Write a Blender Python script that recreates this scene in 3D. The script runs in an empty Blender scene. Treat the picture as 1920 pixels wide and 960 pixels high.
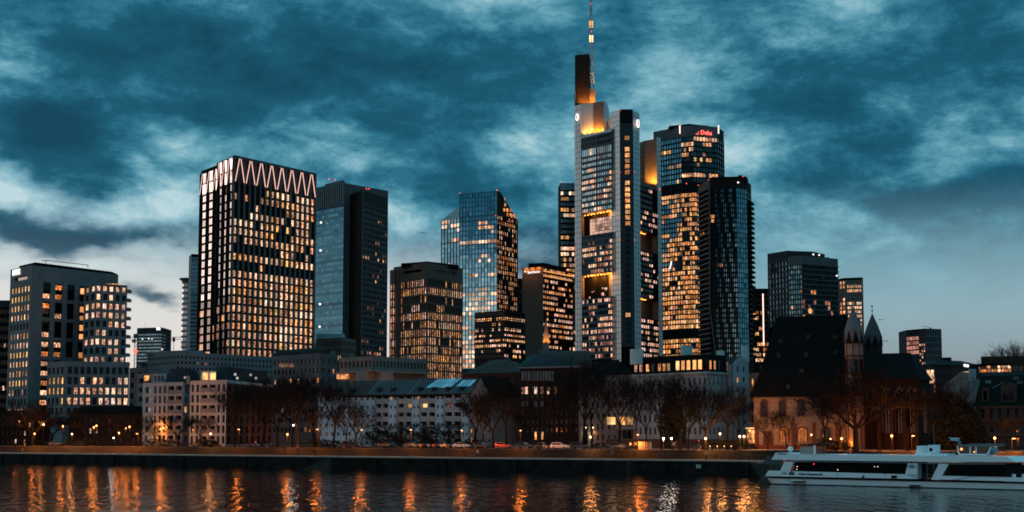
import bpy, bmesh, math, random
from math import radians, sin, cos, pi, atan2, sqrt, tan
from mathutils import Vector, Matrix
R = random.Random(11)
sc = bpy.context.scene
COL = sc.collection
# ---------------------------------------------------------------- camera
FPX, TH, YC, CZ = 2520.0, radians(5), 597.5, 7.8
cam = bpy.data.cameras.new('camera'); camo = bpy.data.objects.new('camera', cam); COL.objects.link(camo)
cam.sensor_width = 36; cam.lens = FPX / 1920 * 36; cam.shift_y = (YC - 480) / 1920
cam.clip_start = 1; cam.clip_end = 30000
camo.location = (0, 0, CZ); camo.rotation_euler = (radians(90) + TH, 0, 0)
sc.camera = camo
sc.view_settings.view_transform = 'Standard'; sc.view_settings.look = 'None'
sc.view_settings.exposure = 0.0; sc.view_settings.gamma = 1
sc.cycles.use_denoising = True
sc.cycles.max_bounces = 4; sc.cycles.diffuse_bounces = 2; sc.cycles.glossy_bounces = 3
sc.cycles.transparent_max_bounces = 4; sc.cycles.sample_clamp_indirect = 3; sc.cycles.sample_clamp_direct = 11
sc.cycles.sampling_pattern = 'BLUE_NOISE'; sc.cycles.filter_width = 1.75
sc.cycles.caustics_reflective = False; sc.cycles.caustics_refractive = False

def ray(px, py):                       # direction through a photo pixel, scaled to y = 1
    dx, a = px - 960, -(py - YC)
    y = FPX * cos(TH) - a * sin(TH); z = FPX * sin(TH) + a * cos(TH)
    return dx / y, z / y
def at(px, py, D):
    rx, rz = ray(px, py); return Vector((rx * D, D, CZ + rz * D))
def ZT(py, D): return at(960, py, D).z
def on(px, py, z):
    rx, rz = ray(px, py); D = (z - CZ) / rz
    return Vector((rx * D, D, z))

# ---------------------------------------------------------------- node helpers
class NT:
    def __init__(s, tree): s.t = tree; tree.nodes.clear()
    def n(s, typ, **kw):
        nd = s.t.nodes.new(typ); ins = kw.pop('ins', {})
        for k, v in kw.items(): setattr(nd, k, v)
        for k, v in ins.items(): s.put(nd.inputs[k], v)
        return nd
    def put(s, sock, v):
        if hasattr(v, 'is_linked') or isinstance(v, bpy.types.NodeSocket): s.t.links.new(v, sock)
        else: sock.default_value = v
    def m(s, op, a, b=0.0, c=0.0, clamp=False):
        nd = s.n('ShaderNodeMath', operation=op, use_clamp=clamp)
        s.put(nd.inputs[0], a); s.put(nd.inputs[1], b); s.put(nd.inputs[2], c); return nd.outputs[0]
    def v(s, op, a, b=(0, 0, 0), c=None):
        nd = s.n('ShaderNodeVectorMath', operation=op); s.put(nd.inputs[0], a); s.put(nd.inputs[1], b)
        if c is not None: s.put(nd.inputs['Scale'], c)
        return nd.outputs['Value'] if op in ('DISTANCE', 'LENGTH', 'DOT_PRODUCT') else nd.outputs[0]
    def mr(s, val, a, b, c, d, mode='LINEAR'):
        nd = s.n('ShaderNodeMapRange', interpolation_type=mode)
        for k, x in zip((0, 1, 2, 3, 4), (val, a, b, c, d)): s.put(nd.inputs[k], x)
        return nd.outputs[0]
    def mix(s, f, a, b, mode='MIX'):
        nd = s.n('ShaderNodeMix', data_type='RGBA', blend_type=mode)
        s.put(nd.inputs[0], f); s.put(nd.inputs[6], a); s.put(nd.inputs[7], b); return nd.outputs[2]
    def noise(s, vec, scale, detail=3, rough=.5, dist=0.0):
        nd = s.n('ShaderNodeTexNoise'); s.put(nd.inputs['Vector'], vec)
        nd.inputs['Scale'].default_value = scale; nd.inputs['Detail'].default_value = detail
        nd.inputs['Roughness'].default_value = rough; nd.inputs['Distortion'].default_value = dist
        return nd.outputs[0], nd.outputs[1]
def c4(c): return (c[0], c[1], c[2], 1)

# ---------------------------------------------------------------- sky (world)
W = bpy.data.worlds.new('World'); sc.world = W; W.use_nodes = True
w = NT(W.node_tree)
SUN_AZ, SUN_EL = radians(-62), radians(2.0)
d = w.n('ShaderNodeTexCoord').outputs['Generated']
sx = w.n('ShaderNodeSeparateXYZ'); w.put(sx.inputs[0], d)
dx, dy, dz = sx.outputs
az = w.m('ARCTAN2', dx, dy); el = w.m('ARCSINE', dz)
up = w.m('MAXIMUM', dz, 0.0)
den = w.m('ADD', up, 0.16)
cmb = w.n('ShaderNodeCombineXYZ'); w.put(cmb.inputs[0], w.m('DIVIDE', dx, den)); w.put(cmb.inputs[1], w.m('DIVIDE', dy, den)); cmb.inputs[2].default_value = 3.1
pl = cmb.outputs[0]
q0 = w.n('ShaderNodeCombineXYZ'); w.put(q0.inputs[0], az); w.put(q0.inputs[1], w.m('MULTIPLY', el, 1.0))
p3 = w.v('MULTIPLY', d, (1, 1, 1.75))
wn = w.noise(p3, 4.0, 5, .58)[1]
wv = w.v('SUBTRACT', wn, (.5, .5, .5))
q = w.v('ADD', q0.outputs[0], w.v('SCALE', wv, (0, 0, 0), .13))
# cloud masses, placed by direction (azimuth, elevation): (px, py, half width, half height, amount)
BL = [(430, 110, 430, 150, .36), (140, 252, 200, 72, .52), (140, 408, 230, 44, .72), (820, 170, 260, 120, .20), (1000, 90, 150, 110, .16),
      (880, 320, 240, 55, .22), (640, 330, 150, 50, .10), (1180, 90, 110, 100, .22), (1500, 130, 260, 90, .20), (1850, 340, 200, 60, .34), (1520, 300, 170, 70, .26), (1840, 70, 230, 140, .40), (1700, 300, 200, 50, .16),
      (285, 532, 95, 15, .55), (30, 490, 90, 14, .30), (1000, 440, 60, 30, .18), (30, 30, 120, 40, .05), (1620, 350, 200, 40, .15),
      (40, 130, 90, 50, -.26), (180, 190, 130, 30, -.16), (340, 262, 110, 40, -.42), (30, 320, 80, 30, -.32), (300, 350, 100, 30, -.30), (470, 235, 90, 30, -.20), (980, 250, 70, 60, -.28), (760, 390, 110, 50, -.26), (620, 265, 160, 30, -.12),
      (270, 440, 110, 20, -.30), (150, 480, 200, 18, -.30), (1270, 90, 80, 70, -.10), (1790, 210, 70, 45, -.14), (1400, 250, 90, 60, -.16), (1760, 270, 110, 30, -.20), (1680, 130, 90, 50, -.12), (1450, 370, 120, 25, -.10)]
acc = None
def qdir(px, py):
    rx, rz = ray(px, py); v = Vector((rx, 1, rz)).normalized()
    return atan2(v.x, v.y), math.asin(v.z)
for (bx, by, hw, hh, am) in BL:
    a0, e0 = qdir(bx, by)
    dlt = w.v('MULTIPLY', w.v('SUBTRACT', q, (a0, e0, 0)), (FPX / hw, FPX / hh, 0))
    g = w.mr(w.v('LENGTH', dlt), 0.0, 1.5, am, 0.0, 'SMOOTHSTEP')
    acc = g if acc is None else w.m('ADD', acc, g)
n1 = w.noise(w.v('ADD', p3, (4.2, 1.7, 0)), 4.8, 10, .60, .12)[0]
n2 = w.noise(w.v('MULTIPLY', p3, (1.0, 1.0, 1.25)), 13, 9, .70, .15)[0]
n3 = w.noise(w.v('ADD', pl, (9, 9, 0)), .55, 4, .5)[0]
dens = w.m('ADD', acc, w.m('MULTIPLY', w.m('SUBTRACT', n1, .5), 1.6))
dens = w.m('ADD', dens, w.m('MULTIPLY', w.m('SUBTRACT', n2, .5), 1.45))
dens = w.m('ADD', dens, w.m('MULTIPLY', w.m('SUBTRACT', n3, .5), .3))
# no cumulus in the clear strip above the horizon on the right
lowfade = w.mr(el, radians(3), radians(9), 0.0, 1.0, 'SMOOTHSTEP')
dens = w.m('ADD', w.m('MULTIPLY', dens, w.m('ADD', w.m('MULTIPLY', lowfade, .65), .35)), .42)
rp = w.n('ShaderNodeValToRGB'); w.put(rp.inputs[0], dens)
els = rp.color_ramp.elements
CR = [(0.0, (.46, .66, .71)), (.18, (.22, .46, .55)), (.34, (.095, .30, .40)), (.50, (.030, .175, .265)), (.68, (.011, .100, .168)), (1.0, (.006, .060, .105))]
els[0].position = CR[0][0]; els[0].color = c4(CR[0][1]); els[1].position = 1; els[1].color = c4(CR[-1][1])
for p_, c_ in CR[1:-1]:
    e_ = els.new(p_); e_.color = c4(c_)
cloudc = rp.outputs[0]
# dusk glow: strongest low on the left, gone towards the right; pinkish rim on the right
gvf = w.mr(az, radians(-72), radians(-21), 1.5, 3.1, 'SMOOTHSTEP')
gsc = w.n('ShaderNodeCombineXYZ'); gsc.inputs[0].default_value = .72; w.put(gsc.inputs[1], gvf)
azg = w.mr(w.v('LENGTH', w.v('MULTIPLY', w.v('SUBTRACT', q0.outputs[0], (radians(-55), 0, 0)), gsc.outputs[0])), .04, .80, 1.0, 0.0, 'SMOOTHSTEP')
thin = w.mr(dens, .30, .66, 1.0, .03, 'SMOOTHSTEP')
glow = w.m('MULTIPLY', azg, thin)
glowc = w.mix(w.mr(el, radians(2), radians(11), 0, 1), (1.0, .82, .72, 1), (.70, .82, .84, 1))
skyc = w.mix(w.m('MINIMUM', w.m('MULTIPLY', glow, 2.1), 1.0), cloudc, glowc)
lowb = w.m('MULTIPLY', w.mr(el, radians(5.0), radians(9.5), 1.0, 0.0, 'SMOOTHSTEP'), w.mr(az, radians(-5), radians(9), 1.0, 0.0, 'SMOOTHSTEP'))
lowb = w.m('MULTIPLY', lowb, w.mr(dens, .50, .85, .92, .10, 'SMOOTHSTEP'))
skyc = w.mix(lowb, skyc, w.mix(w.mr(el, radians(2), radians(8), 0, 1), (.86, .74, .66, 1), (.66, .74, .75, 1)))
rimr = w.mr(el, radians(4.0), radians(11), 1.0, 0.0, 'SMOOTHSTEP')
rimz = w.m('MULTIPLY', w.mr(az, radians(1), radians(11), 0.0, .92, 'SMOOTHSTEP'), w.mr(az, radians(35), radians(100), 1.0, .15, 'SMOOTHSTEP'))
rimc = w.mix(w.mr(el, radians(1), radians(7), 0, 1), (.27, .245, .265, 1), (.31, .52, .58, 1))
skyc = w.mix(w.m('MULTIPLY', w.m('MULTIPLY', rimr, rimz), w.m('SUBTRACT', 1.0, w.m('MULTIPLY', azg, .4))), skyc, rimc)
skyc = w.mix(w.mr(el, radians(-2.5), radians(-.3), 1.0, 0.0), skyc, (.012, .014, .016, 1))   # land beyond the modelled ground
nis = w.n('ShaderNodeTexSky', sky_type='NISHITA', sun_disc=False, sun_elevation=SUN_EL, sun_rotation=SUN_AZ % (2 * pi), air_density=1.4, ozone_density=3.0)
bg1 = w.n('ShaderNodeBackground', ins={'Color': nis.outputs[0], 'Strength': .004})
bg2 = w.n('ShaderNodeBackground', ins={'Color': skyc, 'Strength': w.mr(el, radians(22), radians(70), 1.0, 2.3, 'SMOOTHSTEP')})  # sky above the view brightened to add fill light on ship and facades
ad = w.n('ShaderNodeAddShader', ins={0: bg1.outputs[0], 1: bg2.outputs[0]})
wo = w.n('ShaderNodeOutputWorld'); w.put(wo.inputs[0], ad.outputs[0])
W.cycles.sampling_method = 'MANUAL'; W.cycles.sample_map_resolution = 512
# the last of the daylight, low from the left
sl = bpy.data.lights.new('sun', 'SUN'); sl.energy = .12; sl.angle = radians(12); sl.color = (1, .74, .6)
so = bpy.data.objects.new('sun', sl); COL.objects.link(so)
dv = Vector((sin(SUN_AZ) * cos(SUN_EL + .12), cos(SUN_AZ) * cos(SUN_EL + .12), sin(SUN_EL + .12)))
so.rotation_euler = dv.to_track_quat('Z', 'Y').to_euler(); so.location = (-200, 100, 300)

# ---------------------------------------------------------------- materials
MT = {}
def new_mat(name):
    m = bpy.data.materials.new(name); m.use_nodes = True; MT[name] = m
    return m, NT(m.node_tree)
def fin(t, bs):
    o = t.n('ShaderNodeOutputMaterial'); t.put(o.inputs[0], bs.outputs[0])
def m_wall(name, c, rough=.75, var=.25, scale=.25, metal=0.0, bump=0.0):
    m, t = new_mat(name)
    p = t.n('ShaderNodeNewGeometry').outputs['Position']
    a = t.noise(p, scale, 4, .6)[0]; b = t.noise(p, scale * 9, 3, .6)[0]
    f = t.m('ADD', t.m('MULTIPLY', a, .6), t.m('MULTIPLY', b, .4))
    k = t.mr(f, .3, .7, 1 - var, 1 + var)
    colr = t.v('SCALE', c, (0, 0, 0), k)
    bs = t.n('ShaderNodeBsdfPrincipled', ins={'Base Color': colr, 'Roughness': rough, 'Metallic': metal, 'Specular IOR Level': .5 if rough < .5 else .04})
    if bump:
        bp = t.n('ShaderNodeBump', ins={'Height': b, 'Strength': bump, 'Distance': .1}); t.put(bs.inputs['Normal'], bp.outputs[0])
    fin(t, bs); return m
def m_glass(name, c, metal=.8, rough=.07, wob=.02):
    m, t = new_mat(name)
    g = t.n('ShaderNodeNewGeometry'); p = g.outputs['Position']
    oi = t.n('ShaderNodeObjectInfo')
    wn_ = t.n('ShaderNodeTexWhiteNoise', noise_dimensions='1D'); t.put(wn_.inputs['W'], t.m('ADD', oi.outputs['Random'], t.m('MULTIPLY', g.outputs['Random Per Island'], 7.3)))
    k = t.mr(wn_.outputs[0], 0, 1, .6, 1.25)
    off = t.v('SCALE', t.v('SUBTRACT', wn_.outputs[1], (.5, .5, .5)), (0, 0, 0), wob)
    nrm = t.v('NORMALIZE', t.v('ADD', g.outputs['Normal'], off))
    bs = t.n('ShaderNodeBsdfPrincipled', ins={'Base Color': t.v('SCALE', c, (0, 0, 0), k), 'Roughness': rough, 'Metallic': metal, 'Normal': nrm})
    fin(t, bs); return m
def m_lit(name, c1, c2, strength, lo=.10, scale=1.1, base=.02):
    m, t = new_mat(name)
    g = t.n('ShaderNodeNewGeometry'); p = g.outputs['Position']
    oi = t.n('ShaderNodeObjectInfo')
    wn_ = t.n('ShaderNodeTexWhiteNoise', noise_dimensions='1D'); t.put(wn_.inputs['W'], t.m('ADD', oi.outputs['Random'], t.m('MULTIPLY', g.outputs['Random Per Island'], 7.3)))
    s3 = t.n('ShaderNodeSeparateXYZ'); t.put(s3.inputs[0], wn_.outputs[1])
    n = t.noise(t.v('MULTIPLY', p, (1.5, 1.5, .8)), scale, 3, .65)[0]
    k = t.mr(n, .38, .62, lo, 1.15)
    k2 = t.mr(s3.outputs[0], 0, 1, .28, 1.3)
    colr = t.mix(t.m('MULTIPLY', t.m('ADD', s3.outputs[1], t.mr(n, .35, .6, .7, -.2)), .6, clamp=True), c4(c1), c4(c2))
    bs = t.n('ShaderNodeBsdfPrincipled', ins={'Base Color': (base, base, base, 1), 'Roughness': .12, 'Emission Color': colr,
             'Emission Strength': t.m('MULTIPLY', t.m('MULTIPLY', k, k2), strength * 1.6)})
    fin(t, bs); m.cycles.emission_sampling = 'NONE'; return m
def m_emit(name, c, s, sample=False):
    m, t = new_mat(name)
    bs = t.n('ShaderNodeBsdfPrincipled', ins={'Base Color': (.1, .1, .1, 1), 'Emission Color': c4(c), 'Emission Strength': s})
    fin(t, bs); m.cycles.emission_sampling = 'FRONT' if sample else 'NONE'; return m

for a_ in [('grey_stone', (.155, .165, .17)), ('pale_stone', (.20, .205, .205)), ('light_frame', (.22, .22, .23)), ('brown_stone', (.135, .088, .072)), ('dark_brown', (.040, .027, .023)), ('black_wall', (.010, .009, .009)),
           ('dark_grey', (.035, .038, .042)), ('mid_grey', (.10, .105, .11)), ('tan_stone', (.19, .15, .13)), ('render_blue', (.30, .50, .60)), ('render_white', (.27, .31, .33)), ('render_grey', (.17, .17, .17)),
           ('brick_dark', (.028, .018, .015)), ('church_wall', (.20, .165, .145)), ('sandstone_red', (.09, .035, .028)), ('roof_black', (.006, .006, .006)), ('roof_slate', (.022, .028, .032)), ('roof_brown', (.05, .042, .038)),
           ('roof_green', (.022, .055, .055)), ('roof_light', (.16, .19, .2)), ('asphalt', (.13, .12, .11)), ('pavement', (.30, .26, .23)), ('coping', (.38, .33, .28)), ('bark', (.011, .0100, .0095)), ('bark_pale', (.075, .062, .052)),
           ('soil', (.03, .026, .022)), ('spire_slate', (.13, .13, .135)), ('spire_dark', (.075, .075, .08)), ('steel', (.10, .10, .10)), ('paint_black', (.006, .006, .006)), ('cloth_dark', (.02, .02, .024)), ('cloth_pale', (.4, .37, .33)), ('cloth_orange', (.5, .16, .06)),
           ('skin', (.35, .2, .14)), ('kerb', (.2, .19, .18)), ('white_line', (.6, .6, .58)), ('pipe_metal', (.4, .5, .52)), ('concrete', (.13, .12, .11))]:
    m_wall(*a_)
m_wall('deka_frame', (.055, .058, .062), .5); m_wall('panel_grey', (.46, .50, .51), .38, .10, .05, .25); m_wall('commerz_dark', (.012, .022, .026), .3, .1, .1, .3)
m_wall('ship_white', (.82, .87, .88), .35, .05, .4); m_wall('ship_stripe', (.005, .006, .008), .5); m_wall('ship_text', (.012, .03, .07), .5); m_wall('ship_red', (.4, .02, .015), .5)
m_wall('hedge', (.014, .018, .010), .9, .4, .8)
m_wall('grass', (.008, .008, .005), .9, .5, .3)
m_glass('glass', (.055, .075, .085), .85); m_glass('glass_dark', (.018, .024, .028), .8); m_glass('glass_black', (.006, .007, .008), .5)
m_glass('glass_teal', (.22, .42, .50), 1.0, .06, .015); m_glass('glass_teal2', (.38, .58, .66), 1.0, .08, .015); m_glass('glass_slab', (.05, .14, .19), 1.0, .06, .015); m_glass('glass_slab2', (.09, .20, .26), 1.0, .08, .015); m_glass('glass_mirror', (.27, .26, .27), 1.0, .05, .05); m_glass('glass_grey', (.70, .72, .74), 1.0, .08, .05)
m_glass('glass_low', (.17, .28, .32), 1.0, .08, .05); m_glass('solar', (.30, .45, .52), .9, .15, .01)
PEACH, ORG, GOLD, PINK, WARMW = (1, .52, .30), (1, .27, .07), (1, .50, .13), (1, .50, .38), (1, .60, .36)
m_lit('lit_peach', WARMW, (1, .30, .10), 1.0); m_lit('lit_pink', (1, .66, .52), (1, .30, .18), 1.0); m_lit('lit_gold', (1, .55, .20), (1, .26, .05), 1.0); m_lit('lit_orange', (1, .42, .12), (.9, .16, .03), .9)
m_lit('lit_dim', (1, .45, .3), (.6, .13, .05), .35); m_lit('lit_white', (1, .72, .50), (1, .46, .24), 1.0, .4); m_lit('lit_curtain', (1, .60, .22), (1, .42, .12), 1.0, .6, .5)
m_emit('tube', (1, .55, .46), 1.2); m_emit('sign_white', (1, .94, .93), 1.5); m_emit('sign_red', (1, .12, .08), 2.5); m_emit('beacon_red', (1, .07, .05), 2.2); m_emit('sign_gold', (1, .85, .6), 1.6)
m_emit('lamp_orange', (1, .42, .14), 5); m_emit('lamp_warm', (1, .58, .28), 6); m_emit('lamp_white', (1, .85, .75), 6); m_emit('bulb_small', (1, .6, .35), 14, True)
m_emit('ceiling_orange', (1, .30, .03), 1.6); m_emit('head_lamp', (1, .85, .65), 12, True); m_emit('tail_lamp', (1, .03, .02), 5)
m_emit('strip_glow', (1, .52, .2), 1.0)

# ---------------------------------------------------------------- mesh helper
class MB:
    def __init__(s): s.v = []; s.f = []; s.mi = []; s.mats = []
    def mat(s, name):
        if name not in s.mats: s.mats.append(name)
        return s.mats.index(name)
    def poly(s, pts, mat):
        k = len(s.v); s.v += [tuple(p) for p in pts]; s.f.append(tuple(range(k, k + len(pts)))); s.mi.append(s.mat(mat))
    def idx(s, verts, faces, mat):
        k = len(s.v); s.v += [tuple(p) for p in verts]; j = s.mat(mat)
        for f in faces: s.f.append(tuple(i + k for i in f)); s.mi.append(j)
    def box(s, c, sz, mat, rz=0.0, M=None):
        hx, hy, hz = sz[0] / 2, sz[1] / 2, sz[2] / 2; cr, sr = cos(rz), sin(rz)
        vs = []
        for z in (-hz, hz):
            for x, y in ((-hx, -hy), (hx, -hy), (hx, hy), (-hx, hy)):
                vs.append((c[0] + x * cr - y * sr, c[1] + x * sr + y * cr, c[2] + z))
        if M: vs = [tuple(M @ Vector(v)) for v in vs]
        s.idx(vs, [(3, 2, 1, 0), (4, 5, 6, 7), (0, 1, 5, 4), (1, 2, 6, 5), (2, 3, 7, 6), (3, 0, 4, 7)], mat)
    def obox(s, o, u, n, a0, a1, b0, b1, z0, z1, mat):      # box in a facade frame: a along u, b along n (outward)
        vs = [Vector((o[0] + u[0] * a + n[0] * b, o[1] + u[1] * a + n[1] * b, z)) for z in (z0, z1) for a, b in ((a0, b1), (a1, b1), (a1, b0), (a0, b0))]
        s.idx(vs, [(3, 2, 1, 0), (4, 5, 6, 7), (0, 1, 5, 4), (1, 2, 6, 5), (2, 3, 7, 6), (3, 0, 4, 7)], mat)
    def prism(s, pts, z0, z1, mat, bottom=False):
        n = len(pts); vs = [(p[0], p[1], z0) for p in pts] + [(p[0], p[1], z1) for p in pts]
        fs = [(i, (i + 1) % n, n + (i + 1) % n, n + i) for i in range(n)] + [tuple(range(n, 2 * n))]
        if bottom: fs.append(tuple(range(n - 1, -1, -1)))
        s.idx(vs, fs, mat)
    def tube(s, p, q, r0, r1, n, mat, cap=False):
        p, q = Vector(p), Vector(q); a = (q - p)
        if a.length < 1e-6: return
        a.normalize(); b = a.orthogonal().normalized(); c = a.cross(b)
        vs = [];
        for (o, r) in ((p, r0), (q, r1)):
            for i in range(n):
                t = 2 * pi * i / n; vs.append(o + b * (r * cos(t)) + c * (r * sin(t)))
        fs = [(i, (i + 1) % n, n + (i + 1) % n, n + i) for i in range(n)]
        if cap: fs += [tuple(range(n - 1, -1, -1)), tuple(range(n, 2 * n))]
        s.idx(vs, fs, mat)
    def lathe(s, c, prof, n, mat, rot=0.0):
        vs = []; 
        for (r, z) in prof:
            for i in range(n):
                t = 2 * pi * i / n + rot; vs.append((c[0] + r * cos(t), c[1] + r * sin(t), c[2] + z))
        fs = []
        for j in range(len(prof) - 1):
            for i in range(n): fs.append((j * n + i, j * n + (i + 1) % n, (j + 1) * n + (i + 1) % n, (j + 1) * n + i))
        fs += [tuple(range(n - 1, -1, -1)), tuple(range((len(prof) - 1) * n, len(prof) * n))]
        s.idx(vs, fs, mat)
    def ball(s, c, r, mat, n=8, m=5, sz=1.0):
        s.lathe(c, [(max(.02 * r, r * sin(pi * j / m)), -r * sz * cos(pi * j / m)) for j in range(m + 1)], n, mat)
    def mesh(s, name, off=(0, 0, 0)):
        me = bpy.data.meshes.new(name)
        me.from_pydata([(v[0] - off[0], v[1] - off[1], v[2] - off[2]) for v in s.v], [], s.f)
        for m in s.mats: me.materials.append(MT[m])
        me.polygons.foreach_set('material_index', s.mi); me.update(); return me
    def build(s, name, parent=None, smooth=False, kind=None):
        off = origin(parent) if parent else (0, 0, 0)
        me = s.mesh(name, off)
        if smooth: me.polygons.foreach_set('use_smooth', [True] * len(me.polygons))
        o = bpy.data.objects.new(name, me); COL.objects.link(o)
        if parent: o.parent = parent
        if kind: o['kind'] = kind
        return o
def origin(o):
    v = Vector((0, 0, 0))
    while o is not None: v = v + Vector(o.location); o = o.parent
    return v
def tag(o, label, cat, group=None):
    o['label'] = label; o['category'] = cat
    if group: o['group'] = group
    return o
def empty(name, label, cat, loc, group=None):
    o = bpy.data.objects.new(name, None); COL.objects.link(o); o.location = loc; o.empty_display_size = .5
    return tag(o, label, cat, group)
def V3(x, y, z): return Vector((x, y, z))

# ---------------------------------------------------------------- buildings
GZ = 4.9
WM = {}
def win_mesh(w_, h_, mat, style, frame):
    key = (round(w_, 2), round(h_, 2), mat, style, frame)
    if key in WM: return WM[key]
    b = MB(); hw, hh = w_ / 2, h_ / 2
    b.poly([(-hw, 0, -hh), (hw, 0, -hh), (hw, 0, hh), (-hw, 0, hh)], mat)
    if style:
        t = min(.11, w_ * .1)
        def bar(x0, x1, z0, z1): b.obox((0, 0), (1, 0), (0, -1), x0, x1, -.02, .06, z0, z1, frame)
        bar(-hw, hw, -hh, -hh + t); bar(-hw, hw, hh - t, hh); bar(-hw, -hw + t, -hh + t, hh - t); bar(hw - t, hw, -hh + t, hh - t)
        for k in range(1, style): 
            x = -hw + w_ * k / style; bar(x - t * .35, x + t * .35, -hh + t, hh - t)
    WM[key] = b.mesh('window'); return WM[key]

class Bld:
    def __init__(s, name, label, cat, loc, group=None):
        s.root = empty(name, label, cat, (loc[0], loc[1], GZ), group); s.wins = []; s.wb = None
    def finish(s, limit=300):
        s.wins.sort(key=lambda q: -(q[2] * q[3]) / (q[0].x ** 2 + q[0].y ** 2))
        off = s.root.location
        for (c, a, w_, h_, mat, style, frame) in s.wins[:limit]:
            o = bpy.data.objects.new('window', win_mesh(w_, h_, mat, style, frame)); COL.objects.link(o)
            o.parent = s.root; o.location = c - off; o.rotation_euler = (0, 0, a)
        rest = s.wins[limit:]
        if rest:
            b = MB()
            for (c, a, w_, h_, mat, style, frame) in rest:
                u = Vector((cos(a), sin(a), 0)) * (w_ / 2); z = Vector((0, 0, h_ / 2))
                b.poly([c - u - z, c + u - z, c + u + z, c - u + z], mat)
            b.build('windows', s.root, kind='stuff')
def frame_of(p0, p1):
    u = Vector((p1[0] - p0[0], p1[1] - p0[1])); L = u.length; u = u / L
    return u, Vector((u.y, -u.x)), L
def facade(T, p0, p1, z0, z1, nx, nz, wf, hf, wall, rows='5', lit=('lit_peach',), glass='glass', rec=.3, ml=0., mr=0., mt=0., mb=0., style=0, frame='dark_grey', clus=2, sill=None, skip=None, pick=None, name='wall'):
    u, n, L = frame_of(p0, p1); ang = atan2(u.y, u.x)
    b = MB(); P = lambda a, z, dpt=0.0: Vector((p0[0] + u.x * a + n.x * dpt, p0[1] + u.y * a + n.y * dpt, z))
    cw = (L - ml - mr) / nx; ch = (z1 - z0 - mt - mb) / nz
    w_, h_ = cw * wf, ch * hf; so_ = (ch - h_) * (.5 if sill is None else sill)
    rnds = {}
    zprev = z0
    for j in range(nz):
        row = nz - 1 - j
        za = z0 + mb + j * ch + so_; zb = za + h_
        b.poly([P(0, zprev), P(L, zprev), P(L, za), P(0, za)], wall); zprev = zb
        pr = int(rows[min(row, len(rows) - 1)]) / 9.0 if isinstance(rows, str) else rows(row)
        aprev = 0.0
        for i in range(nx):
            if skip and skip(i, row): continue
            a0 = ml + i * cw + (cw - w_) / 2; a1 = a0 + w_
            b.poly([P(aprev, za), P(a0, za), P(a0, zb), P(aprev, zb)], wall); aprev = a1
            for q0_, q1_ in (((a0, za), (a1, za)), ((a1, za), (a1, zb)), ((a1, zb), (a0, zb)), ((a0, zb), (a0, za))):
                b.poly([P(q0_[0], q0_[1]), P(q1_[0], q1_[1]), P(q1_[0], q1_[1], -rec), P(q0_[0], q0_[1], -rec)], wall)
            g = (i // clus, j)
            if g not in rnds: rnds[g] = (R.random(), R.choice(lit))
            rr = .6 * rnds[g][0] + .4 * R.random()
            rr = (rr - .1) / .8
            on_ = rr < pr if 0 < pr < 1 else pr >= 1
            mt_ = None
            if pick: mt_ = pick(i, row, on_)
            if mt_ is None: mt_ = (rnds[g][1] if R.random() < .7 else R.choice(lit)) if on_ else glass
            T.wins.append((P((a0 + a1) / 2, (za + zb) / 2, -rec + .01), ang, w_ * .995, h_ * .995, mt_, style, frame))
        b.poly([P(aprev, za), P(L, za), P(L, zb), P(aprev, zb)], wall)
    b.poly([P(0, zprev), P(L, zprev), P(L, z1), P(0, z1)], wall)
    return b.build(name, T.root)
def plain(T, p0, p1, z0, z1, mat, name='wall'):
    b = MB(); b.poly([V3(p0[0], p0[1], z0), V3(p1[0], p1[1], z0), V3(p1[0], p1[1], z1), V3(p0[0], p0[1], z1)], mat); return b.build(name, T.root)
def shell(T, front, depth, z0, z1, wall, roofm='roof_black', zfac=None, par=.9, back=None):
    """front: visible footprint points left to right; closes back walls, base walls below zfac and roof with parapet."""
    pts = [Vector((p[0], p[1])) for p in front]
    if back is None:
        if len(pts) == 3: back = [pts[2] + pts[0] - pts[1]]
        else:
            u, n, L = frame_of(pts[0], pts[-1]); back = [pts[-1] - n * depth, pts[0] - n * depth]
    else: back = [Vector((p[0], p[1])) for p in back]
    b = MB(); loop = [pts[-1]] + back + [pts[0]]
    for a, c in zip(loop, loop[1:]): b.poly([V3(a.x, a.y, GZ - 1), V3(c.x, c.y, GZ - 1), V3(c.x, c.y, z1), V3(a.x, a.y, z1)], wall)
    if zfac is not None:
        for a, c in zip(pts, pts[1:]): b.poly([V3(a.x, a.y, GZ - 1), V3(c.x, c.y, GZ - 1), V3(c.x, c.y, zfac), V3(a.x, a.y, zfac)], wall)
    b.build('back_wall', T.root)
    allp = pts + back; cx = sum((p.x for p in allp)) / len(allp); cy = sum((p.y for p in allp)) / len(allp)
    r = MB(); r.poly([V3(p.x, p.y, z1 - par) for p in allp], roofm)
    inn = [Vector((p.x + (cx - p.x) * .015, p.y + (cy - p.y) * .015)) for p in allp]; N = len(allp)
    for i in range(N):
        a, c, a2, c2 = allp[i], allp[(i + 1) % N], inn[i], inn[(i + 1) % N]
        r.poly([V3(a.x, a.y, z1), V3(c.x, c.y, z1), V3(c2.x, c2.y, z1), V3(a2.x, a2.y, z1)], roofm)
        r.poly([V3(a2.x, a2.y, z1), V3(c2.x, c2.y, z1), V3(c2.x, c2.y, z1 - par), V3(a2.x, a2.y, z1 - par)], roofm)
    r.build('roof', T.root); return allp
def fins(T, p0, p1, z0, z1, n_, wd, dp, mat, ml=0., mr=0., name='fin', ends=True):
    u, n, L = frame_of(p0, p1)
    for i in range(n_ + 1):
        if not ends and i in (0, n_): continue
        a = ml + (L - ml - mr) * i / n_; b = MB(); b.obox(p0, u, n, a - wd / 2, a + wd / 2, -.02, dp, z0, z1, mat); b.build(name, T.root)
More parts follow.
